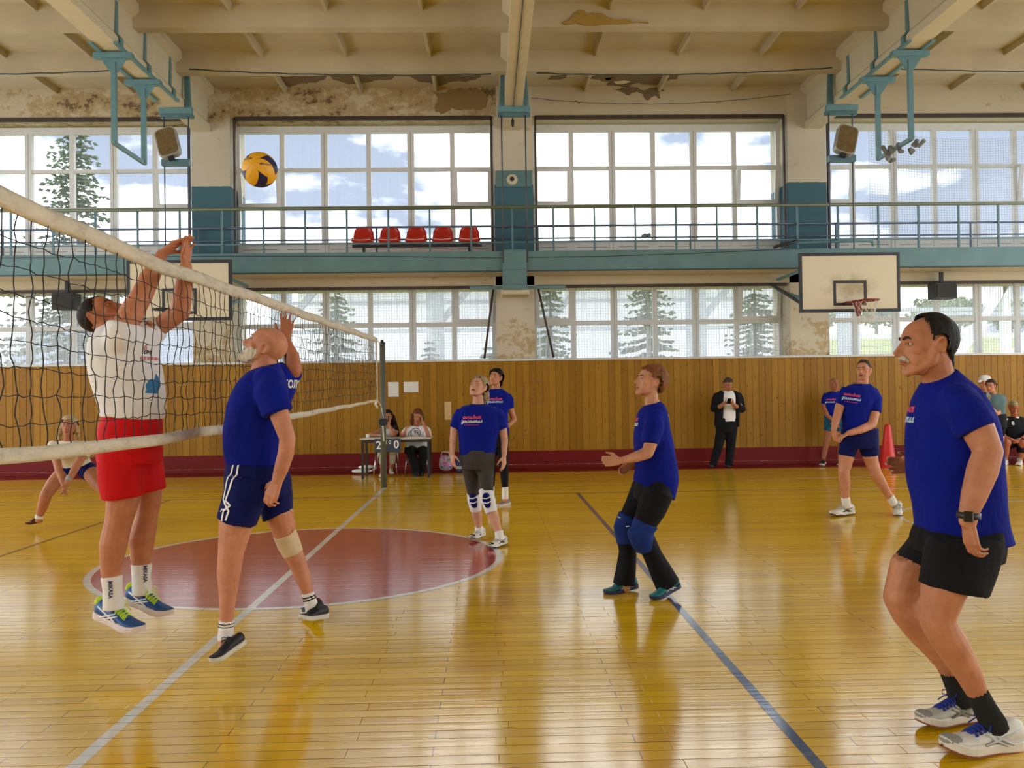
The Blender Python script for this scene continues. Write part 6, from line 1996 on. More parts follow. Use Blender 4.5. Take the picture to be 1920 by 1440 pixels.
PEOPLE['man_c'] = build_person({'label': 'player in blue shirt with raised right hand, mostly hidden behind the bald player', 'skin': (0.45, 0.17, 0.09), 'voxel': 0.008, 'limbs': [[(-1.4435, 5.62, 1.6674, 0.0532), (-1.4584, 5.64, 1.7495, 0.0499)], [(-1.3392, 5.65, 1.6066, 0.0535), (-1.5516, 5.68, 1.5956, 0.0538)], [(-1.3381, 5.66, 1.5997, 0.0572), (-1.2884, 5.6, 1.6649, 0.0513), (-1.3025, 5.62, 1.7609, 0.0461), (-1.3321, 5.63, 1.8324, 0.0355), (-1.3516, 5.64, 1.8757, 0.0285)], [(-1.5571, 5.7, 1.5888, 0.0504), (-1.6087, 5.75, 1.3668, 0.0436), (-1.5964, 5.7, 1.2039, 0.0288)], [(-1.4624, 5.6, 1.0182, 0.0919), (-1.3786, 5.6, 0.6946, 0.0636), (-1.347, 5.65, 0.5173, 0.0571), (-1.2749, 5.65, 0.3536, 0.0482), (-1.2203, 5.65, 0.1973, 0.0321), (-1.1933, 5.65, 0.098, 0.0303)], [(-1.5434, 5.8, 1.0016, 0.0952), (-1.4495, 5.8, 0.6664, 0.0659), (-1.4018, 5.82, 0.5063, 0.0588), (-1.3204, 5.82, 0.3303, 0.0478), (-1.2569, 5.82, 0.1692, 0.0312), (-1.2327, 5.82, 0.067, 0.0294)]], 'torso': [[(-1.431, 5.6, 1.6983, 0.0609, 0, 0.0176, 0, 0.0609, 0), (-1.4264, 5.6, 1.6421, 0.1138, 0, 0.0107, 0, 0.1218, 0), (-1.4237, 5.6, 1.5613, 0.129, 0, 0.0074, 0, 0.1305, 0), (-1.4441, 5.6, 1.4386, 0.1061, 0, 0.0047, 0, 0.1218, 0), (-1.4699, 5.6, 1.2952, 0.0909, 0, -0.0044, 0, 0.1218, 0), (-1.4716, 5.6, 1.1269, 0.0848, 0, -0.0044, 0, 0.1261, 0)], [(-1.4646, 5.6, 1.1356, 0.086, 0, -0.0063, 0, 0.1235, 0), (-1.4521, 5.6, 0.9952, 0.0793, 0, -0.0063, 0, 0.1235, 0)]], 'hands': [{'side': 'R', 'w': (-1.3517, 5.64, 1.8721), 'd': (0.12, 0, 1), 'n': (-0.3, 1, 0), 'curl': 0.12, 's': 1.08, 'spread': 0.16}, {'side': 'L', 'w': (-1.5964, 5.7, 1.1967), 'd': (0, -0.1, -1), 'n': (0.8, 0.3, 0), 'curl': 0.4, 's': 0.95}], 'clothes': [{'key': 'shirt', 'name': 'shirt', 'mat': M_SHIRT, 'pieces': [('rings', [(-1.431, 5.6, 1.6983, 0.0699, 0, 0.0202, 0, 0.07, 0), (-1.4264, 5.6, 1.6421, 0.1308, 0, 0.0124, 0, 0.14, 0), (-1.4237, 5.6, 1.5613, 0.1482, 0, 0.0086, 0, 0.15, 0), (-1.4441, 5.6, 1.4386, 0.122, 0, 0.0053, 0, 0.14, 0), (-1.4699, 5.6, 1.2952, 0.1045, 0, -0.005, 0, 0.14, 0), (-1.4716, 5.6, 1.1269, 0.0974, 0, -0.005, 0, 0.145, 0)]), ('tube', [(-1.3747, 5.68, 1.6004, 0.0681), (-1.3285, 5.65, 1.6207, 0.0678), (-1.2919, 5.6, 1.6579, 0.0636)]), ('tube', [(-1.5428, 5.7, 1.6029, 0.0648), (-1.5841, 5.73, 1.4926, 0.0651)])], 'voxel': 0.011}, {'key': 'shorts', 'name': 'shorts', 'mat': M_NAVY_SHORT, 'pieces': [('rings', [(-1.4628, 5.6, 1.1443, 0.0922, 0, -0.0084, 0, 0.15, 0), (-1.4436, 5.6, 0.9793, 0.0852, 0, -0.0048, 0, 0.16, 0)]), ('tube', [(-1.4554, 5.6, 1.0181, 0.0955), (-1.3951, 5.6, 0.7894, 0.0707)]), ('tube', [(-1.5398, 5.8, 1.0015, 0.0989), (-1.4701, 5.8, 0.7646, 0.0732)])], 'voxel': 0.013}], 'shoes': [{'heel': (-1.114, 5.55, 0.0731), 'toe': (-1.2682, 5.78, 0.0019), 'up': (0, 0, 1), 'm_upper': M_SHOE_BLK, 'm_sole': M_SOLE_PALE, 'm_lace': M_LACE_BLK}, {'heel': (-1.1647, 5.75, 0.0364), 'toe': (-1.32, 6, -0.0399), 'up': (0, 0, 1), 'm_upper': M_SHOE_BLK, 'm_sole': M_SOLE_PALE, 'm_lace': M_LACE_BLK}], 'prints': [{'t': 'КОЛОМНА', 'on': 'shirt', 'c': (-1.2612, 5.63, 1.5699), 'n': (0.75, -0.65, 0.05), 'size': 0.066, 'm': M_WHITE, 'bold': 0.003}], 'head': {'c': (-1.4782, 5.65, 1.7785), 'F': (-0.85, 0.45, 0.2), 's': 0.84}, 'hair': {'col': (0.03, 0.02, 0.015), 'front': 0.08, 'side': 0, 'back': -0.05, 't': 0.005}, 'base': (-1.411, 5.6, 0)})
PEOPLE['man_a'] = build_person({'label': 'tall blocker in white shirt and red shorts jumping with both arms over the net', 'skin': (0.5, 0.205, 0.105), 'voxel': 0.006, 'limbs': [[(-2.1714, 4.95, 1.8654, 0.0844), (-2.2166, 4.95, 1.934, 0.075), (-2.2317, 4.95, 1.9589, 0.0719)], [(-2.0391, 4.79, 1.8528, 0.0726), (-2.0173, 5.11, 1.894, 0.071)], [(-2.0556, 4.78, 1.8463, 0.0755), (-2.0357, 4.79, 1.9126, 0.0726), (-2.0019, 4.81, 1.9981, 0.0653), (-1.9618, 4.83, 2.0813, 0.0595), (-1.932, 4.87, 2.1864, 0.0553), (-1.9085, 4.92, 2.2701, 0.0388), (-1.8952, 4.95, 2.3274, 0.0328)], [(-2.0172, 5.11, 1.9068, 0.0678), (-1.9277, 5.1, 1.9529, 0.0564), (-1.8342, 5.07, 2.0064, 0.056), (-1.8167, 5.05, 2.0993, 0.0558), (-1.7859, 5.01, 2.198, 0.0459), (-1.772, 4.99, 2.264, 0.0362)], [(-2.1, 4.87, 1.1541, 0.123), (-2.0928, 4.87, 0.9266, 0.0892), (-2.1178, 4.87, 0.8058, 0.0738), (-2.1489, 4.87, 0.6701, 0.0753), (-2.1649, 4.87, 0.5343, 0.0569), (-2.1628, 4.87, 0.4285, 0.043), (-2.1576, 4.87, 0.3226, 0.043)], [(-2.053, 5.05, 1.1396, 0.1212), (-2.0144, 5.05, 0.9187, 0.0686), (-2.0342, 5.05, 0.7932, 0.0622), (-2.0632, 5.05, 0.6681, 0.0749), (-2.0705, 5.05, 0.5426, 0.0574), (-2.0683, 5.05, 0.4421, 0.043), (-2.0659, 5.05, 0.3542, 0.0415)]], 'torso': [[(-2.1862, 4.95, 1.9244, 0.0773, 0, 0.0287, 0, 0.0653, 0), (-2.1193, 4.95, 1.8649, 0.1571, 0, 0.0305, 0, 0.1479, 0), (-2.12, 4.95, 1.7721, 0.1596, 0, 0.0142, 0, 0.174, 0), (-2.1056, 4.95, 1.6621, 0.1675, 0, 0.0073, 0, 0.174, 0), (-2.0852, 4.95, 1.5475, 0.1621, 0, 0.0046, 0, 0.1653, 0), (-2.0693, 4.95, 1.4438, 0.1475, 0, -0.0047, 0, 0.1653, 0), (-2.0713, 4.95, 1.3836, 0.1354, 0, -0.0113, 0, 0.1653, 0)], [(-2.0712, 4.95, 1.4022, 0.1508, 0, -0.0095, 0, 0.1615, 0), (-2.079, 4.95, 1.1939, 0.1566, 0, -0.0024, 0, 0.171, 0)]], 'hands': [{'side': 'R', 'w': (-1.8921, 4.95, 2.3367), 'd': (0.78, 0.05, 0.58), 'n': (0.58, 0, -0.8), 'curl': 0.22, 's': 1.12, 'spread': 0.1}, {'side': 'L', 'w': (-1.7719, 4.99, 2.2671), 'd': (0.05, 0, 1), 'n': (0.95, -0.3, 0.1), 'curl': 0.35, 's': 1.08, 'spread': 0.12}], 'clothes': [{'key': 'shirt', 'name': 'shirt', 'mat': M_WHITESHIRT, 'pieces': [('rings', [(-2.1862, 4.95, 1.9244, 0.0888, 0, 0.033, 0, 0.075, 0), (-2.1193, 4.95, 1.8649, 0.1805, 0, 0.035, 0, 0.17, 0), (-2.12, 4.95, 1.7721, 0.1835, 0, 0.0163, 0, 0.2, 0), (-2.1056, 4.95, 1.6621, 0.1925, 0, 0.0084, 0, 0.2, 0), (-2.0852, 4.95, 1.5475, 0.1863, 0, 0.0052, 0, 0.19, 0), (-2.0693, 4.95, 1.4438, 0.1695, 0, -0.0054, 0, 0.19, 0), (-2.0713, 4.95, 1.3836, 0.1556, 0, -0.013, 0, 0.19, 0)]), ('tube', [(-2.0922, 4.85, 1.7909, 0.1102), (-2.0555, 4.78, 1.8523, 0.0936), (-2.0432, 4.78, 1.9208, 0.0845)]), ('tube', [(-2.0552, 5.07, 1.8471, 0.096), (-2.0173, 5.11, 1.9004, 0.0839), (-1.976, 5.11, 1.9287, 0.071)])], 'voxel': 0.011}, {'key': 'shorts', 'name': 'shorts', 'mat': M_REDCLOTH, 'pieces': [('rings', [(-2.0713, 4.95, 1.3913, 0.1526, 0, -0.0114, 0, 0.175, 0), (-2.0842, 4.95, 1.3081, 0.1679, 0, -0.0024, 0, 0.19, 0), (-2.0852, 4.95, 1.1878, 0.1709, 0, 0.0005, 0, 0.2, 0), (-2.0781, 4.95, 1.1229, 0.1664, 0, 0.0036, 0, 0.19, 0)]), ('rings', [(-2.1172, 4.89, 1.1894, 0.1115, 0, -0.0017, 0, 0.14, 0), (-2.1006, 4.87, 1.0601, 0.1141, 0, 0.0012, 0, 0.14, 0), (-2.0942, 4.87, 0.9326, 0.1005, 0, 0.0075, 0, 0.135, 0)]), ('rings', [(-2.0652, 5.05, 1.1775, 0.1121, 0, -0.0017, 0, 0.13, 0), (-2.0272, 5.05, 1.0511, 0.0857, 0, 0.005, 0, 0.13, 0), (-2.0141, 5.05, 0.947, 0.078, 0, 0.0113, 0, 0.125, 0)])], 'voxel': 0.011, 'label': 'bright red sports shorts'}, {'key': 'sock', 'name': 'sock', 'mat': M_SOCK_W, 'pieces': [('tube', [(-2.1623, 4.87, 0.4889, 0.0584), (-2.1569, 4.87, 0.4133, 0.0523), (-2.1518, 4.87, 0.3014, 0.0584)])], 'voxel': 0.008, 'wrinkle': 0.0015}, {'key': 'sock2', 'name': 'sock', 'mat': M_SOCK_W, 'pieces': [('tube', [(-2.0676, 5.05, 0.5206, 0.059), (-2.0683, 5.05, 0.4421, 0.0526), (-2.0629, 5.05, 0.3385, 0.0574)])], 'voxel': 0.008, 'wrinkle': 0.0015}], 'shoes': [{'heel': (-2.2986, 4.98, 0.2331), 'toe': (-1.9768, 4.82, 0.161), 'up': (0, 0, 1), 'm_upper': M_SHOE_BLUE, 'm_sole': M_SOLE_PINK, 'm_lace': M_LACE_LIME, 'm_tongue': M_SHOE_BLUE, 'm_stripe': M_WHITE, 'm_tab': M_LACE_LIME}, {'heel': (-2.1821, 5.11, 0.2886), 'toe': (-1.8759, 4.98, 0.2122), 'up': (0, 0, 1), 'm_upper': M_SHOE_BLUE, 'm_sole': M_SOLE_PINK, 'm_lace': M_LACE_LIME, 'm_tongue': M_SHOE_BLUE, 'm_stripe': M_WHITE, 'm_tab': M_LACE_LIME}], 'prints': [{'t': 'MIKASA', 'on': 'sock', 'c': (-2.1495, 4.8, 0.4233), 'n': (-0.2, -1, 0), 'size': 0.028, 'm': M_NAVY_PRINT, 'up': (1, 0, 0), 'bold': 0.001}, {'t': 'MIKASA', 'on': 'sock2', 'c': (-2.0211, 4.98, 0.4688), 'n': (0.3, -1, 0), 'size': 0.028, 'm': M_NAVY_PRINT, 'up': (1, 0, 0), 'bold': 0.001}], 'head': {'c': (-2.2407, 4.95, 1.9745), 'F': (0.72, 0, 0.69), 's': 1.04}, 'hair': {'col': (0.022, 0.01, 0.006), 'front': 0.085, 'yf': 0.045, 'side': 0, 'back': -0.075, 't': 0.004}, 'face': {'brow': (0.06, 0.03, 0.02)}, 'base': (-2.1027, 4.95, 0)})
PEOPLE['woman_d'] = build_person({'label': 'grey-haired woman in blue shirt, grey leggings and white kneepads looking up', 'skin': (0.6, 0.32, 0.21), 'voxel': 0.0075, 'limbs': [[(-0.1212, 8.48, 1.3703, 0.0589), (-0.1146, 8.47, 1.4612, 0.0535)], [(-0.2921, 8.45, 1.2985, 0.0587), (0.0699, 8.45, 1.2828, 0.0587)], [(-0.3028, 8.45, 1.2934, 0.0587), (-0.3519, 8.44, 1.1614, 0.0453), (-0.3689, 8.43, 1.0452, 0.0383), (-0.3798, 8.4, 0.9148, 0.0265)], [(0.0858, 8.45, 1.2719, 0.0587), (0.1213, 8.44, 1.1492, 0.0453), (0.1408, 8.43, 1.0217, 0.0383), (0.1331, 8.4, 0.8858, 0.0265)], [(-0.2128, 8.45, 0.8396, 0.0934), (-0.1906, 8.53, 0.629, 0.0727), (-0.173, 8.6, 0.4267, 0.0597), (-0.1486, 8.65, 0.2787, 0.0535), (-0.1294, 8.7, 0.129, 0.0357), (-0.1253, 8.72, 0.0436, 0.033)], [(-0.0478, 8.45, 0.837, 0.0934), (-0.0448, 8.39, 0.6409, 0.0715), (-0.0312, 8.33, 0.4633, 0.0589), (0.0192, 8.3, 0.3094, 0.0524), (0.0639, 8.27, 0.1517, 0.0366), (0.0782, 8.27, 0.0526, 0.0339)]], 'torso': [[(-0.1179, 8.45, 1.392, 0.0579, 0, -0.0008, 0, 0.0539, 0), (-0.1128, 8.45, 1.3599, 0.1506, 0, -0.0067, 0, 0.0957, 0), (-0.1139, 8.45, 1.2774, 0.1968, 0, -0.0097, 0, 0.1131, 0), (-0.1127, 8.45, 1.1602, 0.1852, 0, -0.0096, 0, 0.1261, 0), (-0.128, 8.45, 1.0166, 0.1644, 0, -0.0048, 0, 0.1218, 0), (-0.132, 8.45, 0.9128, 0.1574, 0, -0.0024, 0, 0.1261, 0)], [(-0.1315, 8.45, 0.9501, 0.1668, 0, -0.0076, 0, 0.1235, 0), (-0.1309, 8.45, 0.7851, 0.1593, 0, -0.0025, 0, 0.1235, 0)]], 'hands': [{'side': 'R', 'w': (-0.3799, 8.4, 0.9095), 'd': (0.06, -0.12, -1), 'n': (0.8, 0.5, 0), 'curl': 0.4, 's': 0.95}, {'side': 'L', 'w': (0.1331, 8.4, 0.8805), 'd': (-0.02, -0.12, -1), 'n': (-0.8, 0.5, 0), 'curl': 0.4, 's': 0.95}], 'clothes': [{'key': 'shirt', 'name': 'shirt', 'mat': M_SHIRT, 'pieces': [('rings', [(-0.1179, 8.45, 1.392, 0.0665, 0, -0.0009, 0, 0.062, 0), (-0.1128, 8.45, 1.3599, 0.173, 0, -0.0077, 0, 0.11, 0), (-0.1139, 8.45, 1.2774, 0.2263, 0, -0.0112, 0, 0.13, 0), (-0.1127, 8.45, 1.1602, 0.2129, 0, -0.0111, 0, 0.145, 0), (-0.128, 8.45, 1.0166, 0.189, 0, -0.0055, 0, 0.14, 0), (-0.132, 8.45, 0.9128, 0.1809, 0, -0.0027, 0, 0.145, 0), (-0.1333, 8.45, 0.8145, 0.1439, 0, 0.0111, 0, 0.14, 0)]), ('tube', [(-0.2653, 8.45, 1.3088, 0.08), (-0.3086, 8.45, 1.2508, 0.0747), (-0.352, 8.44, 1.1507, 0.0613)]), ('tube', [(0.0487, 8.45, 1.2938, 0.08), (0.096, 8.45, 1.2344, 0.0747), (0.1265, 8.44, 1.1332, 0.0613)]), ('limb', [(-0.2492, 8.45, 1.3246, 0.0587), (0.0383, 8.45, 1.3099, 0.0587)])], 'voxel': 0.012}, {'key': 'leggings', 'name': 'leggings', 'mat': M_GREYLEG, 'pieces': [('rings', [(-0.1289, 8.45, 0.9447, 0.173, 0, -0.0026, 0, 0.14, 0), (-0.1303, 8.45, 0.8383, 0.173, 0, -0.0027, 0, 0.145, 0), (-0.1261, 8.45, 0.7425, 0.1517, 0, -0.0024, 0, 0.13, 0)]), ('tube', [(-0.2074, 8.45, 0.8502, 0.1014), (-0.1903, 8.53, 0.6558, 0.0808), (-0.1775, 8.59, 0.4821, 0.0651)]), ('tube', [(-0.053, 8.45, 0.8478, 0.1014), (-0.0498, 8.39, 0.6674, 0.0795), (-0.0409, 8.35, 0.5293, 0.0648)])], 'voxel': 0.011, 'wrinkle': 0.002}, {'key': 'pad', 'name': 'kneepad', 'mat': M_KNEE_W, 'pieces': [('tube', [(-0.1827, 8.59, 0.5038, 0.0662), (-0.1734, 8.61, 0.4147, 0.0696), (-0.1536, 8.64, 0.3073, 0.0589)])], 'voxel': 0.009, 'wrinkle': 0.001}, {'key': 'pad2', 'name': 'kneepad', 'mat': M_KNEE_W, 'pieces': [('tube', [(-0.0564, 8.37, 0.5588, 0.0698), (-0.0314, 8.33, 0.4475, 0.0715), (0.0038, 8.3, 0.3306, 0.0608)])], 'voxel': 0.009, 'wrinkle': 0.001}, {'key': 'cushion', 'name': 'kneepad_cushion', 'mat': M_NAVY_SHORT, 'pieces': [('limb', [(-0.1848, 8.535, 0.4619, 0.0372), (-0.1798, 8.529, 0.425, 0.0414), (-0.17, 8.547, 0.3742, 0.0311)])], 'voxel': 0.008, 'wrinkle': 0}, {'key': 'piping', 'name': 'kneepad_piping', 'mat': M_WHITE, 'pieces': [('limb', [(-0.2229, 8.505, 0.4501, 0.0059), (-0.1839, 8.483, 0.4468, 0.0059), (-0.1457, 8.505, 0.4595, 0.0059)]), ('limb', [(-0.221, 8.51, 0.4066, 0.0059), (-0.1793, 8.485, 0.3985, 0.0059), (-0.1411, 8.505, 0.4167, 0.0059)])], 'voxel': 0.004, 'wrinkle': 0, 'smooth': 0}, {'key': 'cushion2', 'name': 'kneepad_cushion', 'mat': M_NAVY_SHORT, 'pieces': [('limb', [(-0.0488, 8.25, 0.4942, 0.0383), (-0.044, 8.244, 0.4586, 0.0425), (-0.0343, 8.262, 0.4094, 0.0319)])], 'voxel': 0.008, 'wrinkle': 0}, {'key': 'piping2', 'name': 'kneepad_piping', 'mat': M_WHITE, 'pieces': [('limb', [(-0.0884, 8.22, 0.483, 0.0057), (-0.0487, 8.198, 0.4799, 0.0057), (-0.0091, 8.22, 0.4921, 0.0057)]), ('limb', [(-0.0864, 8.225, 0.441, 0.0057), (-0.0442, 8.2, 0.4332, 0.0057), (-0.0043, 8.22, 0.4506, 0.0057)])], 'voxel': 0.004, 'wrinkle': 0, 'smooth': 0}, {'key': 'sock', 'name': 'sock', 'mat': M_SOCK_W, 'pieces': [('tube', [(0.0692, 8.27, 0.162, 0.0418), (0.0784, 8.27, 0.0682, 0.0444)])], 'voxel': 0.008, 'wrinkle': 0}, {'key': 'sock2', 'name': 'sock', 'mat': M_SOCK_W, 'pieces': [('tube', [(-0.1293, 8.7, 0.14, 0.0401), (-0.1252, 8.72, 0.0491, 0.044)])], 'voxel': 0.008, 'wrinkle': 0}], 'shoes': [{'heel': (-0.0823, 8.81, 0.0278), 'toe': (-0.2047, 8.57, 0.0216), 'up': (0, 0, 1), 'm_upper': M_SHOE_W, 'm_sole': M_SOLE_W, 'm_out': M_BLACKCLOTH, 'm_lace': M_SHOE_W2, 'm_toe': M_BLACKCLOTH, 'm_stripe': M_SHOE_BLK}, {'heel': (0.1419, 8.35, 0.0218), 'toe': (-0.0213, 8.15, 0.0087), 'up': (0, 0, 1), 'm_upper': M_SHOE_W, 'm_sole': M_SOLE_W, 'm_out': M_BLACKCLOTH, 'm_lace': M_SHOE_W2, 'm_toe': M_BLACKCLOTH, 'm_stripe': M_SHOE_BLK}], 'prints': [{'t': 'активное', 'on': 'shirt', 'c': (-0.178, 8.32, 1.2633), 'n': (-0.1, -1, 0), 'size': 0.0235, 'm': M_PRINT_RED, 'script': 1}, {'t': 'долголетие', 'on': 'shirt', 'c': (-0.1785, 8.32, 1.224), 'n': (-0.1, -1, 0), 'size': 0.0225, 'm': M_WHITE, 'script': 1}, {'t': 'в Подмосковье', 'on': 'shirt', 'c': (-0.1842, 8.32, 1.1926), 'n': (-0.1, -1, 0), 'size': 0.019, 'm': M_PRINT_RED, 'shear': 0.2}], 'head': {'c': (-0.1181, 8.43, 1.5571), 'F': (-0.42, -0.8, 0.42), 's': 0.93, 'fem': True}, 'hair': {'col': (0.36, 0.27, 0.16), 'front': 0.082, 'yf': 0.06, 'side': -0.02, 'back': -0.1, 't': 0.014, 'vol': 0.02, 'top': 0.006, 'extra': [[(-0.0341, 8.51, 1.4975, 0.0322), (-0.0295, 8.51, 1.4437, 0.0269), (-0.0512, 8.5, 1.4173, 0.0161)], [(-0.0668, 8.54, 1.4764, 0.027), (-0.0568, 8.53, 1.4117, 0.0215)]]}, 'face': {'open': 0.006, 'brow': (0.2, 0.13, 0.08)}, 'base': (-0.0893, 8.45, 0)})
PEOPLE['woman_e'] = build_person({'label': 'dark-haired woman in blue shirt and black leggings standing behind the grey-haired woman', 'skin': (0.52, 0.235, 0.13), 'voxel': 0.009, 'limbs': [[(0.0764, 11.32, 1.5252, 0.0572), (0.0848, 11.31, 1.625, 0.0536)], [(-0.053, 11.3, 1.4555, 0.0571), (0.2465, 11.3, 1.4515, 0.0571)], [(0.2535, 11.3, 1.4371, 0.0571), (0.2735, 11.32, 1.2938, 0.0429), (0.3226, 11.36, 1.1418, 0.0387), (0.2558, 11.3, 1.0804, 0.0328), (0.2189, 11.25, 1.0615, 0.027)], [(-0.0603, 11.3, 1.4414, 0.0571), (-0.0982, 11.3, 1.2708, 0.0428), (-0.1, 11.25, 1.0945, 0.0284)], [(0.1539, 11.3, 0.9251, 0.0856), (0.1651, 11.3, 0.6969, 0.0678), (0.1767, 11.3, 0.4973, 0.0571), (0.1878, 11.3, 0.2551, 0.0392), (0.1854, 11.3, 0.0772, 0.0357)], [(0.0185, 11.3, 0.9271, 0.0856), (0.0079, 11.35, 0.66, 0.0681), (0.0054, 11.38, 0.4643, 0.0575), (0.0026, 11.4, 0.2472, 0.0396), (0.0009, 11.4, 0.118, 0.036)]], 'torso': [[(0.0838, 11.3, 1.5571, 0.0683, 0, 0.0022, 0, 0.0522, 0), (0.0905, 11.3, 1.5142, 0.1303, 0, -0.0049, 0, 0.087, 0), (0.0965, 11.3, 1.4356, 0.1613, 0, -0.0053, 0, 0.1001, 0), (0.0871, 11.3, 1.2611, 0.1364, 0, -0.0081, 0, 0.1044, 0), (0.092, 11.3, 1.0899, 0.1302, 0, -0.0019, 0, 0.1044, 0), (0.0975, 11.3, 0.9687, 0.1364, 0, -0.002, 0, 0.1087, 0)], [(0.091, 11.3, 1.0187, 0.1422, 0, -0.002, 0, 0.1092, 0), (0.0889, 11.3, 0.8548, 0.149, 0, -0.0022, 0, 0.114, 0)]], 'hands': [{'side': 'L', 'w': (0.2189, 11.25, 1.0615), 'd': (-1, -0.3, -0.1), 'n': (0, 0.6, -1), 'curl': 0.35, 's': 0.92}, {'side': 'R', 'w': (-0.1001, 11.25, 1.0874), 'd': (0, -0.1, -1), 'n': (0.8, 0.4, 0), 'curl': 0.4, 's': 0.92}], 'clothes': [{'key': 'shirt', 'name': 'shirt', 'mat': M_SHIRT, 'pieces': [('rings', [(0.0838, 11.3, 1.5571, 0.0785, 0, 0.0025, 0, 0.06, 0), (0.0905, 11.3, 1.5142, 0.1497, 0, -0.0056, 0, 0.1, 0), (0.0965, 11.3, 1.4356, 0.1853, 0, -0.006, 0, 0.115, 0), (0.0871, 11.3, 1.2611, 0.1568, 0, -0.0093, 0, 0.12, 0), (0.092, 11.3, 1.0899, 0.1497, 0, -0.0021, 0, 0.12, 0), (0.0975, 11.3, 0.9687, 0.1568, 0, -0.0023, 0, 0.125, 0)]), ('tube', [(0.2181, 11.3, 1.459, 0.0713), (0.2531, 11.3, 1.4086, 0.0678), (0.2664, 11.32, 1.301, 0.0572)]), ('tube', [(-0.0315, 11.3, 1.4624, 0.0713), (-0.0678, 11.3, 1.4129, 0.0678), (-0.0906, 11.3, 1.3063, 0.0571)])], 'voxel': 0.013}, {'key': 'leggings', 'name': 'leggings', 'mat': M_BLACKCLOTH, 'pieces': [('rings', [(0.0947, 11.3, 1.0257, 0.1532, 0, -0.0022, 0, 0.125, 0), (0.0891, 11.3, 0.8761, 0.1639, 0, -0.0025, 0, 0.13, 0), (0.095, 11.3, 0.7834, 0.1354, 0, -0.002, 0, 0.12, 0)]), ('tube', [(0.1537, 11.3, 0.9108, 0.0899), (0.1651, 11.3, 0.6969, 0.0728), (0.1767, 11.3, 0.4973, 0.0614), (0.1876, 11.3, 0.2409, 0.0449)]), ('tube', [(0.0183, 11.3, 0.9128, 0.0899), (0.0079, 11.35, 0.66, 0.0731), (0.0054, 11.38, 0.4643, 0.0618), (0.0026, 11.4, 0.2472, 0.0453)])], 'voxel': 0.012, 'wrinkle': 0.002}, {'key': 'sock', 'name': 'sock', 'mat': M_SOCK_W, 'pieces': [('tube', [(0.1878, 11.3, 0.2551, 0.0442), (0.1855, 11.3, 0.0843, 0.0457)])], 'voxel': 0.01, 'wrinkle': 0}, {'key': 'sock2', 'name': 'sock', 'mat': M_SOCK_W, 'pieces': [('tube', [(0.0028, 11.4, 0.2615, 0.0446), (0.0009, 11.4, 0.118, 0.0461)])], 'voxel': 0.01, 'wrinkle': 0}], 'shoes': [{'heel': (0.2514, 11.42, 0.0036), 'toe': (0.0698, 11.25, -0.0137), 'up': (0, 0, 1), 'm_upper': M_SHOE_PINK, 'm_sole': M_SOLE_PALE, 'm_lace': M_SHOE_GREY}, {'heel': (0.0438, 11.55, 0.041), 'toe': (-0.0788, 11.32, 0.0293), 'up': (0, 0, 1), 'm_upper': M_SHOE_PINK, 'm_sole': M_SOLE_PALE, 'm_lace': M_SHOE_GREY}], 'prints': [{'t': 'активное', 'on': 'shirt', 'c': (0.0671, 11.18, 1.4261), 'n': (-0.15, -1, 0), 'size': 0.0235, 'm': M_PRINT_RED, 'script': 1}, {'t': 'долголетие', 'on': 'shirt', 'c': (0.0666, 11.18, 1.3873), 'n': (-0.15, -1, 0), 'size': 0.0225, 'm': M_PRINT_PALE, 'script': 1}], 'head': {'c': (0.0785, 11.28, 1.7031), 'F': (-0.42, -0.85, 0.3), 's': 0.93, 'fem': True}, 'hair': {'col': (0.014, 0.008, 0.007), 'front': 0.066, 'yf': 0.06, 'side': -0.045, 'back': -0.105, 't': 0.022, 'vol': 0.012, 'top': 0.01}, 'face': {'brow': (0.03, 0.02, 0.015)}, 'base': (0.1352, 11.3, 0)})
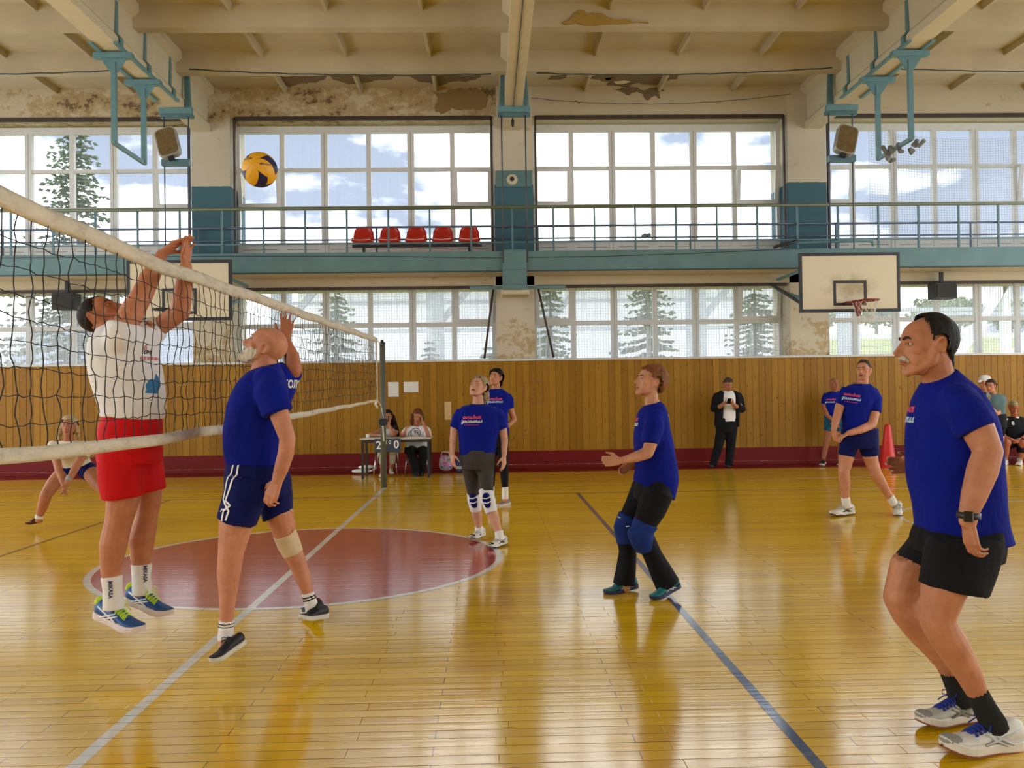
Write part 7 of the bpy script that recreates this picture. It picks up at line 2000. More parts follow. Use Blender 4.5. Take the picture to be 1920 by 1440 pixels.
PEOPLE['woman_f'] = build_person({'label': 'short-haired woman in blue shirt and blue kneepads crouching side on in mid court', 'skin': (0.58, 0.29, 0.175), 'voxel': 0.0065, 'limbs': [[(1.1923, 6.2, 1.3941, 0.0528), (1.1896, 6.2, 1.4728, 0.0489), (1.1862, 6.2, 1.5122, 0.0489)], [(1.1873, 6.06, 1.3116, 0.0612), (1.1774, 6.34, 1.2959, 0.064)], [(1.187, 6.04, 1.3006, 0.061), (1.148, 6.01, 1.1383, 0.0493), (1.1181, 6, 1.0595, 0.0436), (1.0302, 5.98, 1.032, 0.0385), (0.9515, 5.965, 1.0154, 0.0271), (0.9127, 5.96, 1.0089, 0.0233)], [(1.181, 6.36, 1.2873, 0.0602), (1.1594, 6.39, 1.1085, 0.0484), (1.132, 6.36, 0.9979, 0.0422), (1.0687, 6.3, 0.9636, 0.0259)], [(1.2064, 6.1, 0.7847, 0.104), (1.1615, 6.1, 0.6427, 0.1001), (1.0814, 6.1, 0.4783, 0.0732), (1.1603, 6.12, 0.3112, 0.0618), (1.2476, 6.14, 0.1507, 0.0465), (1.2873, 6.15, 0.0507, 0.0369)], [(1.1658, 6.3, 0.7627, 0.0994), (1.0918, 6.3, 0.6365, 0.0875), (0.9974, 6.3, 0.4868, 0.0696), (1.0109, 6.3, 0.3195, 0.0577), (0.988, 6.3, 0.1212, 0.0438), (0.9946, 6.3, 0.0337, 0.0358)]], 'torso': [[(1.1906, 6.2, 1.4099, 0.057, 0, 0.0197, 0, 0.0566, 0), (1.1918, 6.2, 1.3568, 0.0896, 0, 0.0176, 0, 0.1218, 0), (1.1963, 6.2, 1.2624, 0.1084, 0, 0.0104, 0, 0.1436, 0), (1.2025, 6.2, 1.1464, 0.1221, 0, 0.0084, 0, 0.1436, 0), (1.2127, 6.2, 1.0441, 0.1255, 0, 0.0084, 0, 0.1392, 0), (1.2188, 6.2, 0.9302, 0.1288, 0, -0.002, 0, 0.1496, 0), (1.2136, 6.2, 0.8458, 0.1388, 0, -0.021, 0, 0.1549, 0)], [(1.2121, 6.2, 0.8734, 0.1161, 0, -0.0112, 0, 0.133, 0), (1.1904, 6.2, 0.7481, 0.1198, 0, -0.0113, 0, 0.133, 0)]], 'hands': [{'side': 'L', 'w': (0.9165, 5.96, 1.0088), 'd': (-1, 0, -0.02), 'n': (0, 1, -0.15), 'curl': 1.05, 's': 0.98}, {'side': 'R', 'w': (1.0687, 6.3, 0.9636), 'd': (-0.85, -0.1, -0.5), 'n': (0.2, -0.9, -0.3), 'curl': 0.65, 's': 0.95}], 'clothes': [{'key': 'shirt', 'name': 'shirt', 'mat': M_SHIRT, 'pieces': [('rings', [(1.1906, 6.2, 1.4099, 0.0655, 0, 0.0227, 0, 0.065, 0), (1.1918, 6.2, 1.3568, 0.103, 0, 0.0202, 0, 0.14, 0), (1.1963, 6.2, 1.2624, 0.1246, 0, 0.012, 0, 0.165, 0), (1.2025, 6.2, 1.1464, 0.1403, 0, 0.0097, 0, 0.165, 0), (1.2127, 6.2, 1.0441, 0.1443, 0, 0.0096, 0, 0.16, 0), (1.2188, 6.2, 0.9302, 0.1481, 0, -0.0024, 0, 0.172, 0), (1.2136, 6.2, 0.8458, 0.1595, 0, -0.0242, 0, 0.178, 0), (1.1946, 6.2, 0.7715, 0.1449, 0, -0.0711, 0, 0.168, 0)]), ('tube', [(1.1876, 6.1, 1.3298, 0.0732), (1.1748, 6.04, 1.2549, 0.0725), (1.1401, 6.01, 1.1232, 0.0645)]), ('tube', [(1.1782, 6.3, 1.3131, 0.0716), (1.1779, 6.37, 1.2305, 0.0724), (1.1634, 6.39, 1.1004, 0.0646)])], 'voxel': 0.0105}, {'key': 'leggings', 'name': 'leggings', 'mat': M_BLACKCLOTH, 'pieces': [('rings', [(1.2117, 6.2, 0.8537, 0.1222, 0, -0.0118, 0, 0.145, 0), (1.1946, 6.2, 0.7657, 0.1378, 0, -0.0219, 0, 0.155, 0), (1.1816, 6.2, 0.6875, 0.126, 0, -0.0217, 0, 0.15, 0)]), ('limb', [(1.2059, 6.115, 0.8062, 0.1042), (1.2043, 6.11, 0.7681, 0.1119)]), ('limb', [(1.1674, 6.285, 0.7882, 0.1032), (1.1637, 6.29, 0.748, 0.1112)]), ('tube', [(1.2102, 6.1, 0.7769, 0.1155), (1.1615, 6.1, 0.6427, 0.104), (1.0853, 6.1, 0.4782, 0.079), (1.168, 6.12, 0.3033, 0.0696), (1.2789, 6.145, 0.0869, 0.0931)]), ('tube', [(1.17, 6.3, 0.7746, 0.1193), (1.0918, 6.3, 0.6365, 0.0955), (0.9974, 6.3, 0.4868, 0.0748), (1.0146, 6.3, 0.2996, 0.0656), (0.983, 6.3, 0.0577, 0.0835)])], 'voxel': 0.0105, 'wrinkle': 0.0025}, {'key': 'pad', 'name': 'kneepad', 'mat': M_PAD_BLUE, 'pieces': [('tube', [(1.1213, 6.1, 0.5508, 0.0944), (1.0813, 6.1, 0.4706, 0.0905), (1.1259, 6.12, 0.3544, 0.0792)]), ('limb', [(1.0297, 6.07, 0.4764, 0.0537), (1.0535, 6.08, 0.4052, 0.0499)])], 'voxel': 0.009, 'wrinkle': 0.0015}, {'key': 'pad2', 'name': 'kneepad', 'mat': M_PAD_BLUE, 'pieces': [('tube', [(1.0347, 6.3, 0.5697, 0.0875), (0.9934, 6.3, 0.4829, 0.0835), (1.0076, 6.3, 0.3673, 0.0736)]), ('limb', [(0.9544, 6.28, 0.4907, 0.0476), (0.9694, 6.28, 0.427, 0.0436)])], 'voxel': 0.009, 'wrinkle': 0.0015}, {'key': 'padlabel', 'name': 'kneepad_label', 'mat': M_WHITE, 'pieces': [('limb', [(0.9568, 5.995, 0.5393, 0.0042), (0.9742, 5.985, 0.5406, 0.0042)]), ('limb', [(0.9291, 6.21, 0.5767, 0.0043), (0.9472, 6.2, 0.57, 0.0043)])], 'voxel': 0.004, 'wrinkle': 0, 'smooth': 0}], 'shoes': [{'heel': (1.3703, 6.17, 0.0639), 'toe': (1.14, 6.04, -0.0087), 'up': (0, 0, 1), 'm_upper': M_SHOE_TEAL, 'm_sole': M_SOLE_NAVY, 'm_lace': M_SHOE_TEAL, 'm_stripe': M_SOLE_PALE}, {'heel': (1.0947, 6.37, 0.0197), 'toe': (0.8313, 6.25, -0.0147), 'up': (0, 0, 1), 'm_upper': M_SHOE_TEAL, 'm_sole': M_SOLE_NAVY, 'm_lace': M_SHOE_TEAL, 'm_stripe': M_SOLE_PALE}], 'prints': [{'t': 'активное', 'on': 'shirt', 'c': (1.0832, 6.24, 1.2883), 'n': (-1, -0.45, 0.1), 'size': 0.0235, 'm': M_PRINT_RED, 'script': 1}, {'t': 'долголетие', 'on': 'shirt', 'c': (1.0787, 6.24, 1.2528), 'n': (-1, -0.45, 0.1), 'size': 0.0225, 'm': M_WHITE, 'script': 1}, {'t': 'КОЛОМНА', 'on': 'shirt', 'c': (1.3501, 6.26, 1.2998), 'n': (0.92, -0.25, 0.2), 'size': 0.06, 'm': M_WHITE, 'bold': 0.003}], 'head': {'c': (1.1752, 6.2, 1.5634), 'F': (-0.9, -0.3, 0.27), 's': 0.95, 'fem': True}, 'hair': {'col': (0.2, 0.075, 0.025), 'front': 0.078, 'yf': 0.05, 'side': 0, 'back': -0.095, 't': 0.016, 'vol': 0.018, 'top': 0.01}, 'face': {'brow': (0.12, 0.06, 0.03)}, 'base': (1.1043, 6.2, 0)})
PEOPLE['man_i'] = build_person({'label': 'player in blue shirt and navy shorts with lowered bent arms before the red cone', 'skin': (0.56, 0.26, 0.155), 'voxel': 0.008, 'limbs': [[(4.3893, 9.87, 1.4889, 0.0717), (4.4016, 9.85, 1.6019, 0.0653)], [(4.1951, 9.85, 1.4411, 0.0746), (4.5253, 9.85, 1.4052, 0.0746)], [(4.1822, 9.85, 1.4287, 0.0746), (4.116, 9.85, 1.2787, 0.0541), (4.0629, 9.82, 1.1359, 0.0471), (4.0086, 9.77, 1.0199, 0.0333)], [(4.5313, 9.85, 1.3862, 0.0808), (4.5004, 9.79, 1.2119, 0.0618), (4.4406, 9.72, 1.0778, 0.0528), (4.2661, 9.64, 1.0217, 0.045), (4.1176, 9.6, 0.9889, 0.0327)], [(4.2221, 9.85, 0.825, 0.0995), (4.1811, 9.85, 0.6624, 0.084), (4.1448, 9.83, 0.5268, 0.0652), (4.1635, 9.85, 0.393, 0.0622), (4.1795, 9.88, 0.2198, 0.0437), (4.2049, 9.9, 0.0909, 0.0375)], [(4.4445, 9.85, 0.8217, 0.0995), (4.4797, 9.85, 0.6578, 0.0808), (4.5186, 9.83, 0.5084, 0.0683), (4.6296, 9.87, 0.3456, 0.0561), (4.7227, 9.91, 0.2071, 0.0407), (4.7881, 9.93, 0.1023, 0.0376)]], 'torso': [[(4.3848, 9.85, 1.5549, 0.0802, 0, -0.0038, 0, 0.0609, 0), (4.368, 9.85, 1.5016, 0.1492, 0, -0.0129, 0, 0.1044, 0), (4.3533, 9.85, 1.3949, 0.1657, 0, -0.0186, 0, 0.1218, 0), (4.3093, 9.85, 1.2477, 0.1351, 0, -0.021, 0, 0.1261, 0), (4.3065, 9.85, 1.097, 0.1297, 0, -0.0155, 0, 0.1218, 0)], [(4.3535, 9.85, 1.0492, 0.1872, 0, -0.0027, 0, 0.133, 0), (4.3432, 9.85, 0.8357, 0.1993, 0, 0.003, 0, 0.133, 0)]], 'hands': [{'side': 'R', 'w': (4.0085, 9.77, 1.0137), 'd': (0.15, -0.25, -1), 'n': (0.8, 0.6, 0), 'curl': 0.6, 's': 1}, {'side': 'L', 'w': (4.1114, 9.6, 0.989), 'd': (-0.9, -0.05, -0.45), 'n': (0.25, 0.1, -0.95), 'curl': 0.5, 's': 1}], 'clothes': [{'key': 'shirt', 'name': 'shirt', 'mat': M_SHIRT, 'pieces': [('rings', [(4.3848, 9.85, 1.5549, 0.0922, 0, -0.0043, 0, 0.07, 0), (4.368, 9.85, 1.5016, 0.1715, 0, -0.0149, 0, 0.12, 0), (4.3533, 9.85, 1.3949, 0.1905, 0, -0.0214, 0, 0.14, 0), (4.3093, 9.85, 1.2477, 0.1553, 0, -0.0242, 0, 0.145, 0), (4.3065, 9.85, 1.097, 0.149, 0, -0.0179, 0, 0.14, 0), (4.3429, 9.85, 0.9928, 0.194, 0, 0.0035, 0, 0.15, 0)]), ('tube', [(4.2338, 9.85, 1.472, 0.0933), (4.1818, 9.85, 1.4035, 0.0871), (4.1291, 9.85, 1.3037, 0.0715)]), ('tube', [(4.4752, 9.85, 1.4499, 0.0995), (4.5328, 9.84, 1.3737, 0.0901), (4.5006, 9.79, 1.2181, 0.0804)])], 'voxel': 0.012}, {'key': 'shorts', 'name': 'shorts', 'mat': M_NAVY_SHORT, 'pieces': [('rings', [(4.3562, 9.85, 1.0272, 0.2066, 0, 0.0002, 0, 0.15, 0), (4.3441, 9.85, 0.8829, 0.2226, 0, 0.0061, 0, 0.155, 0), (4.3456, 9.85, 0.7917, 0.213, 0, 0.003, 0, 0.145, 0)]), ('tube', [(4.2226, 9.85, 0.8501, 0.1088), (4.1882, 9.85, 0.7063, 0.0964)]), ('tube', [(4.4516, 9.85, 0.8593, 0.1182), (4.4741, 9.85, 0.7019, 0.0995)])], 'voxel': 0.012, 'wrinkle': 0.003}, {'key': 'trim', 'name': 'side_stripe', 'mat': M_WHITE, 'pieces': [('limb', [(4.4824, 9.75, 0.8895, 0.0062), (4.5043, 9.76, 0.8014, 0.0062), (4.5201, 9.77, 0.7258, 0.0062)])], 'voxel': 0.004, 'wrinkle': 0, 'smooth': 0}, {'key': 'sock', 'name': 'sock', 'mat': M_SOCK_W, 'pieces': [('tube', [(4.1795, 9.88, 0.2198, 0.0499), (4.2049, 9.9, 0.0909, 0.05)])], 'voxel': 0.01, 'wrinkle': 0}, {'key': 'sock2', 'name': 'sock', 'mat': M_SOCK_W, 'pieces': [('tube', [(4.723, 9.91, 0.2197, 0.0476), (4.7883, 9.93, 0.1149, 0.0502)])], 'voxel': 0.01, 'wrinkle': 0}], 'shoes': [{'heel': (4.3105, 9.97, 0.0162), 'toe': (3.9836, 9.83, 0.0103), 'up': (0, 0, 1), 'm_upper': M_SHOE_W, 'm_sole': M_SOLE_W, 'm_lace': M_SHOE_W2, 'm_stripe': M_SHOE_BLK, 'm_out': M_BLACKCLOTH}, {'heel': (4.894, 10.03, 0.0553), 'toe': (4.7352, 9.76, -0.005), 'up': (0, 0, 1), 'm_upper': M_SHOE_W, 'm_sole': M_SOLE_W, 'm_lace': M_SHOE_W2, 'm_stripe': M_SHOE_BLK, 'm_out': M_BLACKCLOTH}], 'prints': [{'t': 'активное', 'on': 'shirt', 'c': (4.2104, 9.71, 1.4222), 'n': (-0.4, -1, 0), 'size': 0.0235, 'm': M_PRINT_RED, 'script': 1, 'up': (0.18, 0, 1)}, {'t': 'долголетие', 'on': 'shirt', 'c': (4.2033, 9.71, 1.3789), 'n': (-0.4, -1, 0), 'size': 0.0225, 'm': M_PRINT_PALE, 'script': 1, 'up': (0.18, 0, 1)}, {'t': 'в Подмосковье', 'on': 'shirt', 'c': (4.1964, 9.71, 1.3419), 'n': (-0.4, -1, 0), 'size': 0.019, 'm': M_PRINT_RED, 'shear': 0.2, 'up': (0.18, 0, 1)}], 'head': {'c': (4.4009, 9.83, 1.7083), 'F': (-0.64, -0.75, 0.1), 's': 0.98}, 'hair': {'col': (0.055, 0.03, 0.02), 'front': 0.085, 'yf': 0.055, 'side': 0.01, 'back': -0.06, 't': 0.006, 'top': 0.01}, 'face': {'open': 0.006, 'brow': (0.12, 0.07, 0.04)}, 'base': (4.4176, 9.85, 0)})
PEOPLE['man_j'] = build_person({'label': 'bald man in blue shirt and teal shorts standing with clasped hands at the pine wall', 'skin': (0.36, 0.14, 0.07), 'voxel': 0.01, 'limbs': [[(6.7518, 16.4, 1.3871, 0.0621), (6.7458, 16.38, 1.5126, 0.0579)], [(6.5931, 16.4, 1.3788, 0.058), (6.9208, 16.4, 1.3744, 0.058)], [(6.5821, 16.4, 1.358, 0.0601), (6.5465, 16.4, 1.1389, 0.0456), (6.5548, 16.27, 0.9853, 0.039), (6.6088, 16.2, 0.914, 0.0297)], [(6.931, 16.4, 1.3533, 0.0601), (6.9587, 16.4, 1.1332, 0.0456), (6.8378, 16.27, 0.9813, 0.039), (6.7131, 16.2, 0.9126, 0.0297)], [(6.6455, 16.4, 0.7612, 0.088), (6.6221, 16.4, 0.6361, 0.0725), (6.576, 16.4, 0.4174, 0.0538), (6.5495, 16.42, 0.2597, 0.0518), (6.5256, 16.42, 0.1033, 0.0363), (6.506, 16.4, 0.0425, 0.0342)], [(6.8463, 16.4, 0.7583, 0.088), (6.8546, 16.4, 0.6327, 0.0725), (6.8506, 16.4, 0.4133, 0.0538), (6.8562, 16.42, 0.2551, 0.0518), (6.8428, 16.42, 0.0984, 0.0363), (6.8333, 16.4, 0.0374, 0.0342)]], 'torso': [[(6.7529, 16.4, 1.4499, 0.0736, 0, -0.001, 0, 0.0522, 0), (6.7576, 16.4, 1.4184, 0.1425, 0, -0.0019, 0, 0.087, 0), (6.7562, 16.4, 1.3348, 0.1793, 0, -0.0024, 0, 0.1087, 0), (6.7524, 16.4, 1.1256, 0.1701, 0, -0.0023, 0, 0.1131, 0), (6.7489, 16.4, 0.9269, 0.1701, 0, -0.0024, 0, 0.1175, 0)], [(6.7496, 16.4, 0.9688, 0.1757, 0, -0.0025, 0, 0.114, 0), (6.7455, 16.4, 0.7388, 0.1857, 0, -0.0027, 0, 0.114, 0)]], 'hands': [{'side': 'R', 'w': (6.6088, 16.2, 0.914), 'd': (0.7, -0.2, -0.7), 'n': (0.3, 0.9, -0.2), 'curl': 0.5, 's': 1}, {'side': 'L', 'w': (6.709, 16.19, 0.9129), 'd': (-0.7, -0.2, -0.7), 'n': (-0.3, 0.9, -0.2), 'curl': 0.5, 's': 1}], 'clothes': [{'key': 'shirt', 'name': 'shirt', 'mat': M_SHIRT, 'pieces': [('rings', [(6.7529, 16.4, 1.4499, 0.0846, 0, -0.0011, 0, 0.06, 0), (6.7576, 16.4, 1.4184, 0.1639, 0, -0.0022, 0, 0.1, 0), (6.7562, 16.4, 1.3348, 0.2061, 0, -0.0027, 0, 0.125, 0), (6.7524, 16.4, 1.1256, 0.1956, 0, -0.0027, 0, 0.13, 0), (6.7489, 16.4, 0.9269, 0.1955, 0, -0.0027, 0, 0.135, 0)]), ('tube', [(6.6144, 16.4, 1.389, 0.0725), (6.5706, 16.4, 1.3059, 0.0704), (6.5477, 16.4, 1.2016, 0.0601)]), ('tube', [(6.8998, 16.4, 1.3851, 0.0725), (6.9406, 16.4, 1.3009, 0.0704), (6.9599, 16.4, 1.196, 0.0601)])], 'voxel': 0.014}, {'key': 'shorts', 'name': 'shorts', 'mat': M_TEALCLOTH, 'pieces': [('rings', [(6.7496, 16.4, 0.9688, 0.1955, 0, -0.0028, 0, 0.135, 0), (6.7464, 16.4, 0.7911, 0.206, 0, -0.003, 0, 0.135, 0)]), ('tube', [(6.646, 16.4, 0.7925, 0.0984), (6.6229, 16.4, 0.6779, 0.0891)]), ('tube', [(6.8468, 16.4, 0.7896, 0.0984), (6.8553, 16.4, 0.6745, 0.0891)])], 'voxel': 0.014, 'wrinkle': 0.003}], 'shoes': [{'heel': (6.5855, 16.52, 0.0314), 'toe': (6.4182, 16.26, 0.0037), 'up': (0, 0, 1), 'm_upper': M_SHOE_BLK, 'm_sole': M_SOLE_PALE, 'm_lace': M_LACE_BLK}, {'heel': (6.8833, 16.52, 0.0267), 'toe': (6.7699, 16.25, -0.001), 'up': (0, 0, 1), 'm_upper': M_SHOE_BLK, 'm_sole': M_SOLE_PALE, 'm_lace': M_LACE_BLK}], 'prints': [{'t': 'активное', 'on': 'shirt', 'c': (6.6573, 16.2, 1.2956), 'n': (0, -1, 0), 'size': 0.0235, 'm': M_PRINT_RED, 'script': 1}, {'t': 'долголетие', 'on': 'shirt', 'c': (6.6564, 16.2, 1.2439), 'n': (0, -1, 0), 'size': 0.0225, 'm': M_PRINT_PALE, 'script': 1}], 'head': {'c': (6.7349, 16.35, 1.596), 'F': (0.15, -1, -0.08), 's': 0.97}, 'base': (6.7064, 16.4, 0)})
PEOPLE['man_h'] = build_person({'label': 'man in open black jacket and white shirt looking at his phone by the wall', 'skin': (0.4, 0.17, 0.09), 'voxel': 0.009, 'limbs': [[(4.6216, 16.32, 1.3951, 0.0639), (4.6229, 16.28, 1.5297, 0.0596)], [(4.4283, 16.3, 1.4081, 0.0597), (4.8145, 16.3, 1.4029, 0.0597)], [(4.4071, 16.3, 1.3877, 0.0617), (4.346, 16.32, 1.1499, 0.0515), (4.4062, 16.08, 1.1942, 0.0426), (4.4672, 16, 1.2555, 0.0303)], [(4.835, 16.3, 1.3819, 0.0617), (4.8996, 16.32, 1.1319, 0.0515), (4.7151, 16.08, 1.1899, 0.0426), (4.6209, 16, 1.2534, 0.0303)], [(4.4914, 16.3, 0.7962, 0.0926), (4.4339, 16.3, 0.4658, 0.0669), (4.3579, 16.3, 0.2807, 0.0566), (4.3132, 16.3, 0.0953, 0.0412)], [(4.6792, 16.3, 0.7935, 0.0926), (4.6633, 16.3, 0.4624, 0.0669), (4.6394, 16.3, 0.2764, 0.0566), (4.6155, 16.3, 0.0906, 0.0412)]], 'torso': [[(4.628, 16.3, 1.4884, 0.0817, 0, -0.0011, 0, 0.0522, 0), (4.6317, 16.3, 1.395, 0.1226, 0, -0.0017, 0, 0.0914, 0), (4.6286, 16.3, 1.2085, 0.1226, 0, -0.0017, 0, 0.1087, 0), (4.6204, 16.3, 1.0221, 0.1271, 0, -0.0018, 0, 0.1131, 0), (4.6131, 16.3, 0.898, 0.1316, 0, -0.0019, 0, 0.1175, 0)]], 'hands': [{'side': 'R', 'w': (4.4596, 16.01, 1.2453), 'd': (0.75, -0.35, 0.3), 'n': (0.1, 0.3, 0.9), 'curl': 0.7, 's': 1}, {'side': 'L', 'w': (4.6339, 16.01, 1.2429), 'd': (-0.7, -0.35, 0.35), 'n': (-0.1, 0.3, 0.9), 'curl': 0.8, 's': 1}], 'clothes': [{'key': 'shirt', 'name': 't_shirt', 'mat': M_WHITESHIRT, 'pieces': [('rings', [(4.628, 16.3, 1.4884, 0.0939, 0, -0.0012, 0, 0.072, 0), (4.6317, 16.3, 1.395, 0.1409, 0, -0.0019, 0, 0.117, 0), (4.6286, 16.3, 1.2085, 0.1409, 0, -0.002, 0, 0.137, 0), (4.6204, 16.3, 1.0221, 0.146, 0, -0.002, 0, 0.142, 0), (4.6131, 16.3, 0.898, 0.1513, 0, -0.0021, 0, 0.147, 0)])], 'voxel': 0.012, 'wrinkle': 0.003}, {'key': 'jacket', 'name': 'jacket', 'mat': M_BLACKCLOTH, 'pieces': [('rings', [(4.4818, 16.32, 1.4696, 0.0785, 0, 0.0093, 0, 0.1, 0), (4.4476, 16.32, 1.2937, 0.0888, 0, -0.0012, 0, 0.13, 0), (4.4516, 16.33, 1.0549, 0.0835, 0, -0.0012, 0, 0.135, 0), (4.4372, 16.33, 0.8062, 0.0731, 0, -0.001, 0, 0.135, 0)]), ('rings', [(4.7796, 16.32, 1.4657, 0.073, 0, -0.0114, 0, 0.1, 0), (4.7976, 16.32, 1.2889, 0.0732, 0, -0.001, 0, 0.13, 0), (4.7862, 16.33, 1.0502, 0.0522, 0, -0.0007, 0, 0.135, 0), (4.7871, 16.33, 0.7908, 0.0366, 0, -0.0005, 0, 0.13, 0)]), ('rings', [(4.6371, 16.35, 1.4988, 0.1518, 0, -0.002, 0, 0.05, 0), (4.6414, 16.37, 1.4156, 0.2253, 0, -0.003, 0, 0.06, 0), (4.6316, 16.39, 1.1031, 0.2361, 0, -0.0033, 0, 0.07, 0), (4.6161, 16.39, 0.8013, 0.2255, 0, -0.0032, 0, 0.07, 0)]), ('tube', [(4.4444, 16.32, 1.4182, 0.0824), (4.3905, 16.32, 1.3152, 0.0783), (4.346, 16.32, 1.1499, 0.0721), (4.391, 16.1, 1.1838, 0.061)]), ('tube', [(4.8101, 16.32, 1.4133, 0.0824), (4.8607, 16.32, 1.3088, 0.0783), (4.8996, 16.32, 1.1319, 0.0721), (4.7414, 16.1, 1.179, 0.061)])], 'voxel': 0.012, 'wrinkle': 0.005}, {'key': 'trousers', 'name': 'trousers', 'mat': M_BLACKCLOTH, 'pieces': [('rings', [(4.5881, 16.3, 0.9605, 0.2087, 0, -0.003, 0, 0.125, 0), (4.5801, 16.3, 0.7949, 0.2138, 0, -0.0031, 0, 0.13, 0), (4.5781, 16.3, 0.6706, 0.1929, 0, -0.0029, 0, 0.12, 0)]), ('tube', [(4.4906, 16.3, 0.7444, 0.1132), (4.4224, 16.3, 0.4039, 0.0875), (4.3021, 16.3, 0.0541, 0.0772)]), ('tube', [(4.6783, 16.3, 0.7417, 0.1132), (4.6623, 16.3, 0.4003, 0.0875), (4.6148, 16.3, 0.0492, 0.0772)])], 'voxel': 0.012, 'wrinkle': 0.005}], 'shoes': [{'heel': (4.3863, 16.42, 0.0426), 'toe': (4.2179, 16.18, 0.0142), 'up': (0, 0, 1), 'm_upper': M_SHOE_BLK, 'm_sole': M_SHOE_BLK, 'm_lace': M_LACE_BLK}, {'heel': (4.6698, 16.42, 0.0382), 'toe': (4.5535, 16.16, 0.0004), 'up': (0, 0, 1), 'm_upper': M_SHOE_BLK, 'm_sole': M_SHOE_BLK, 'm_lace': M_LACE_BLK}], 'prints': [], 'head': {'c': (4.6129, 16.24, 1.6123), 'F': (0.12, -0.9, -0.42), 's': 0.98}, 'hair': {'col': (0.06, 0.045, 0.03), 'front': 0.072, 'side': 0, 'back': -0.07, 't': 0.012, 'top': 0.008}, 'face': {'brow': (0.05, 0.03, 0.02)}, 'base': (4.4683, 16.3, 0)})
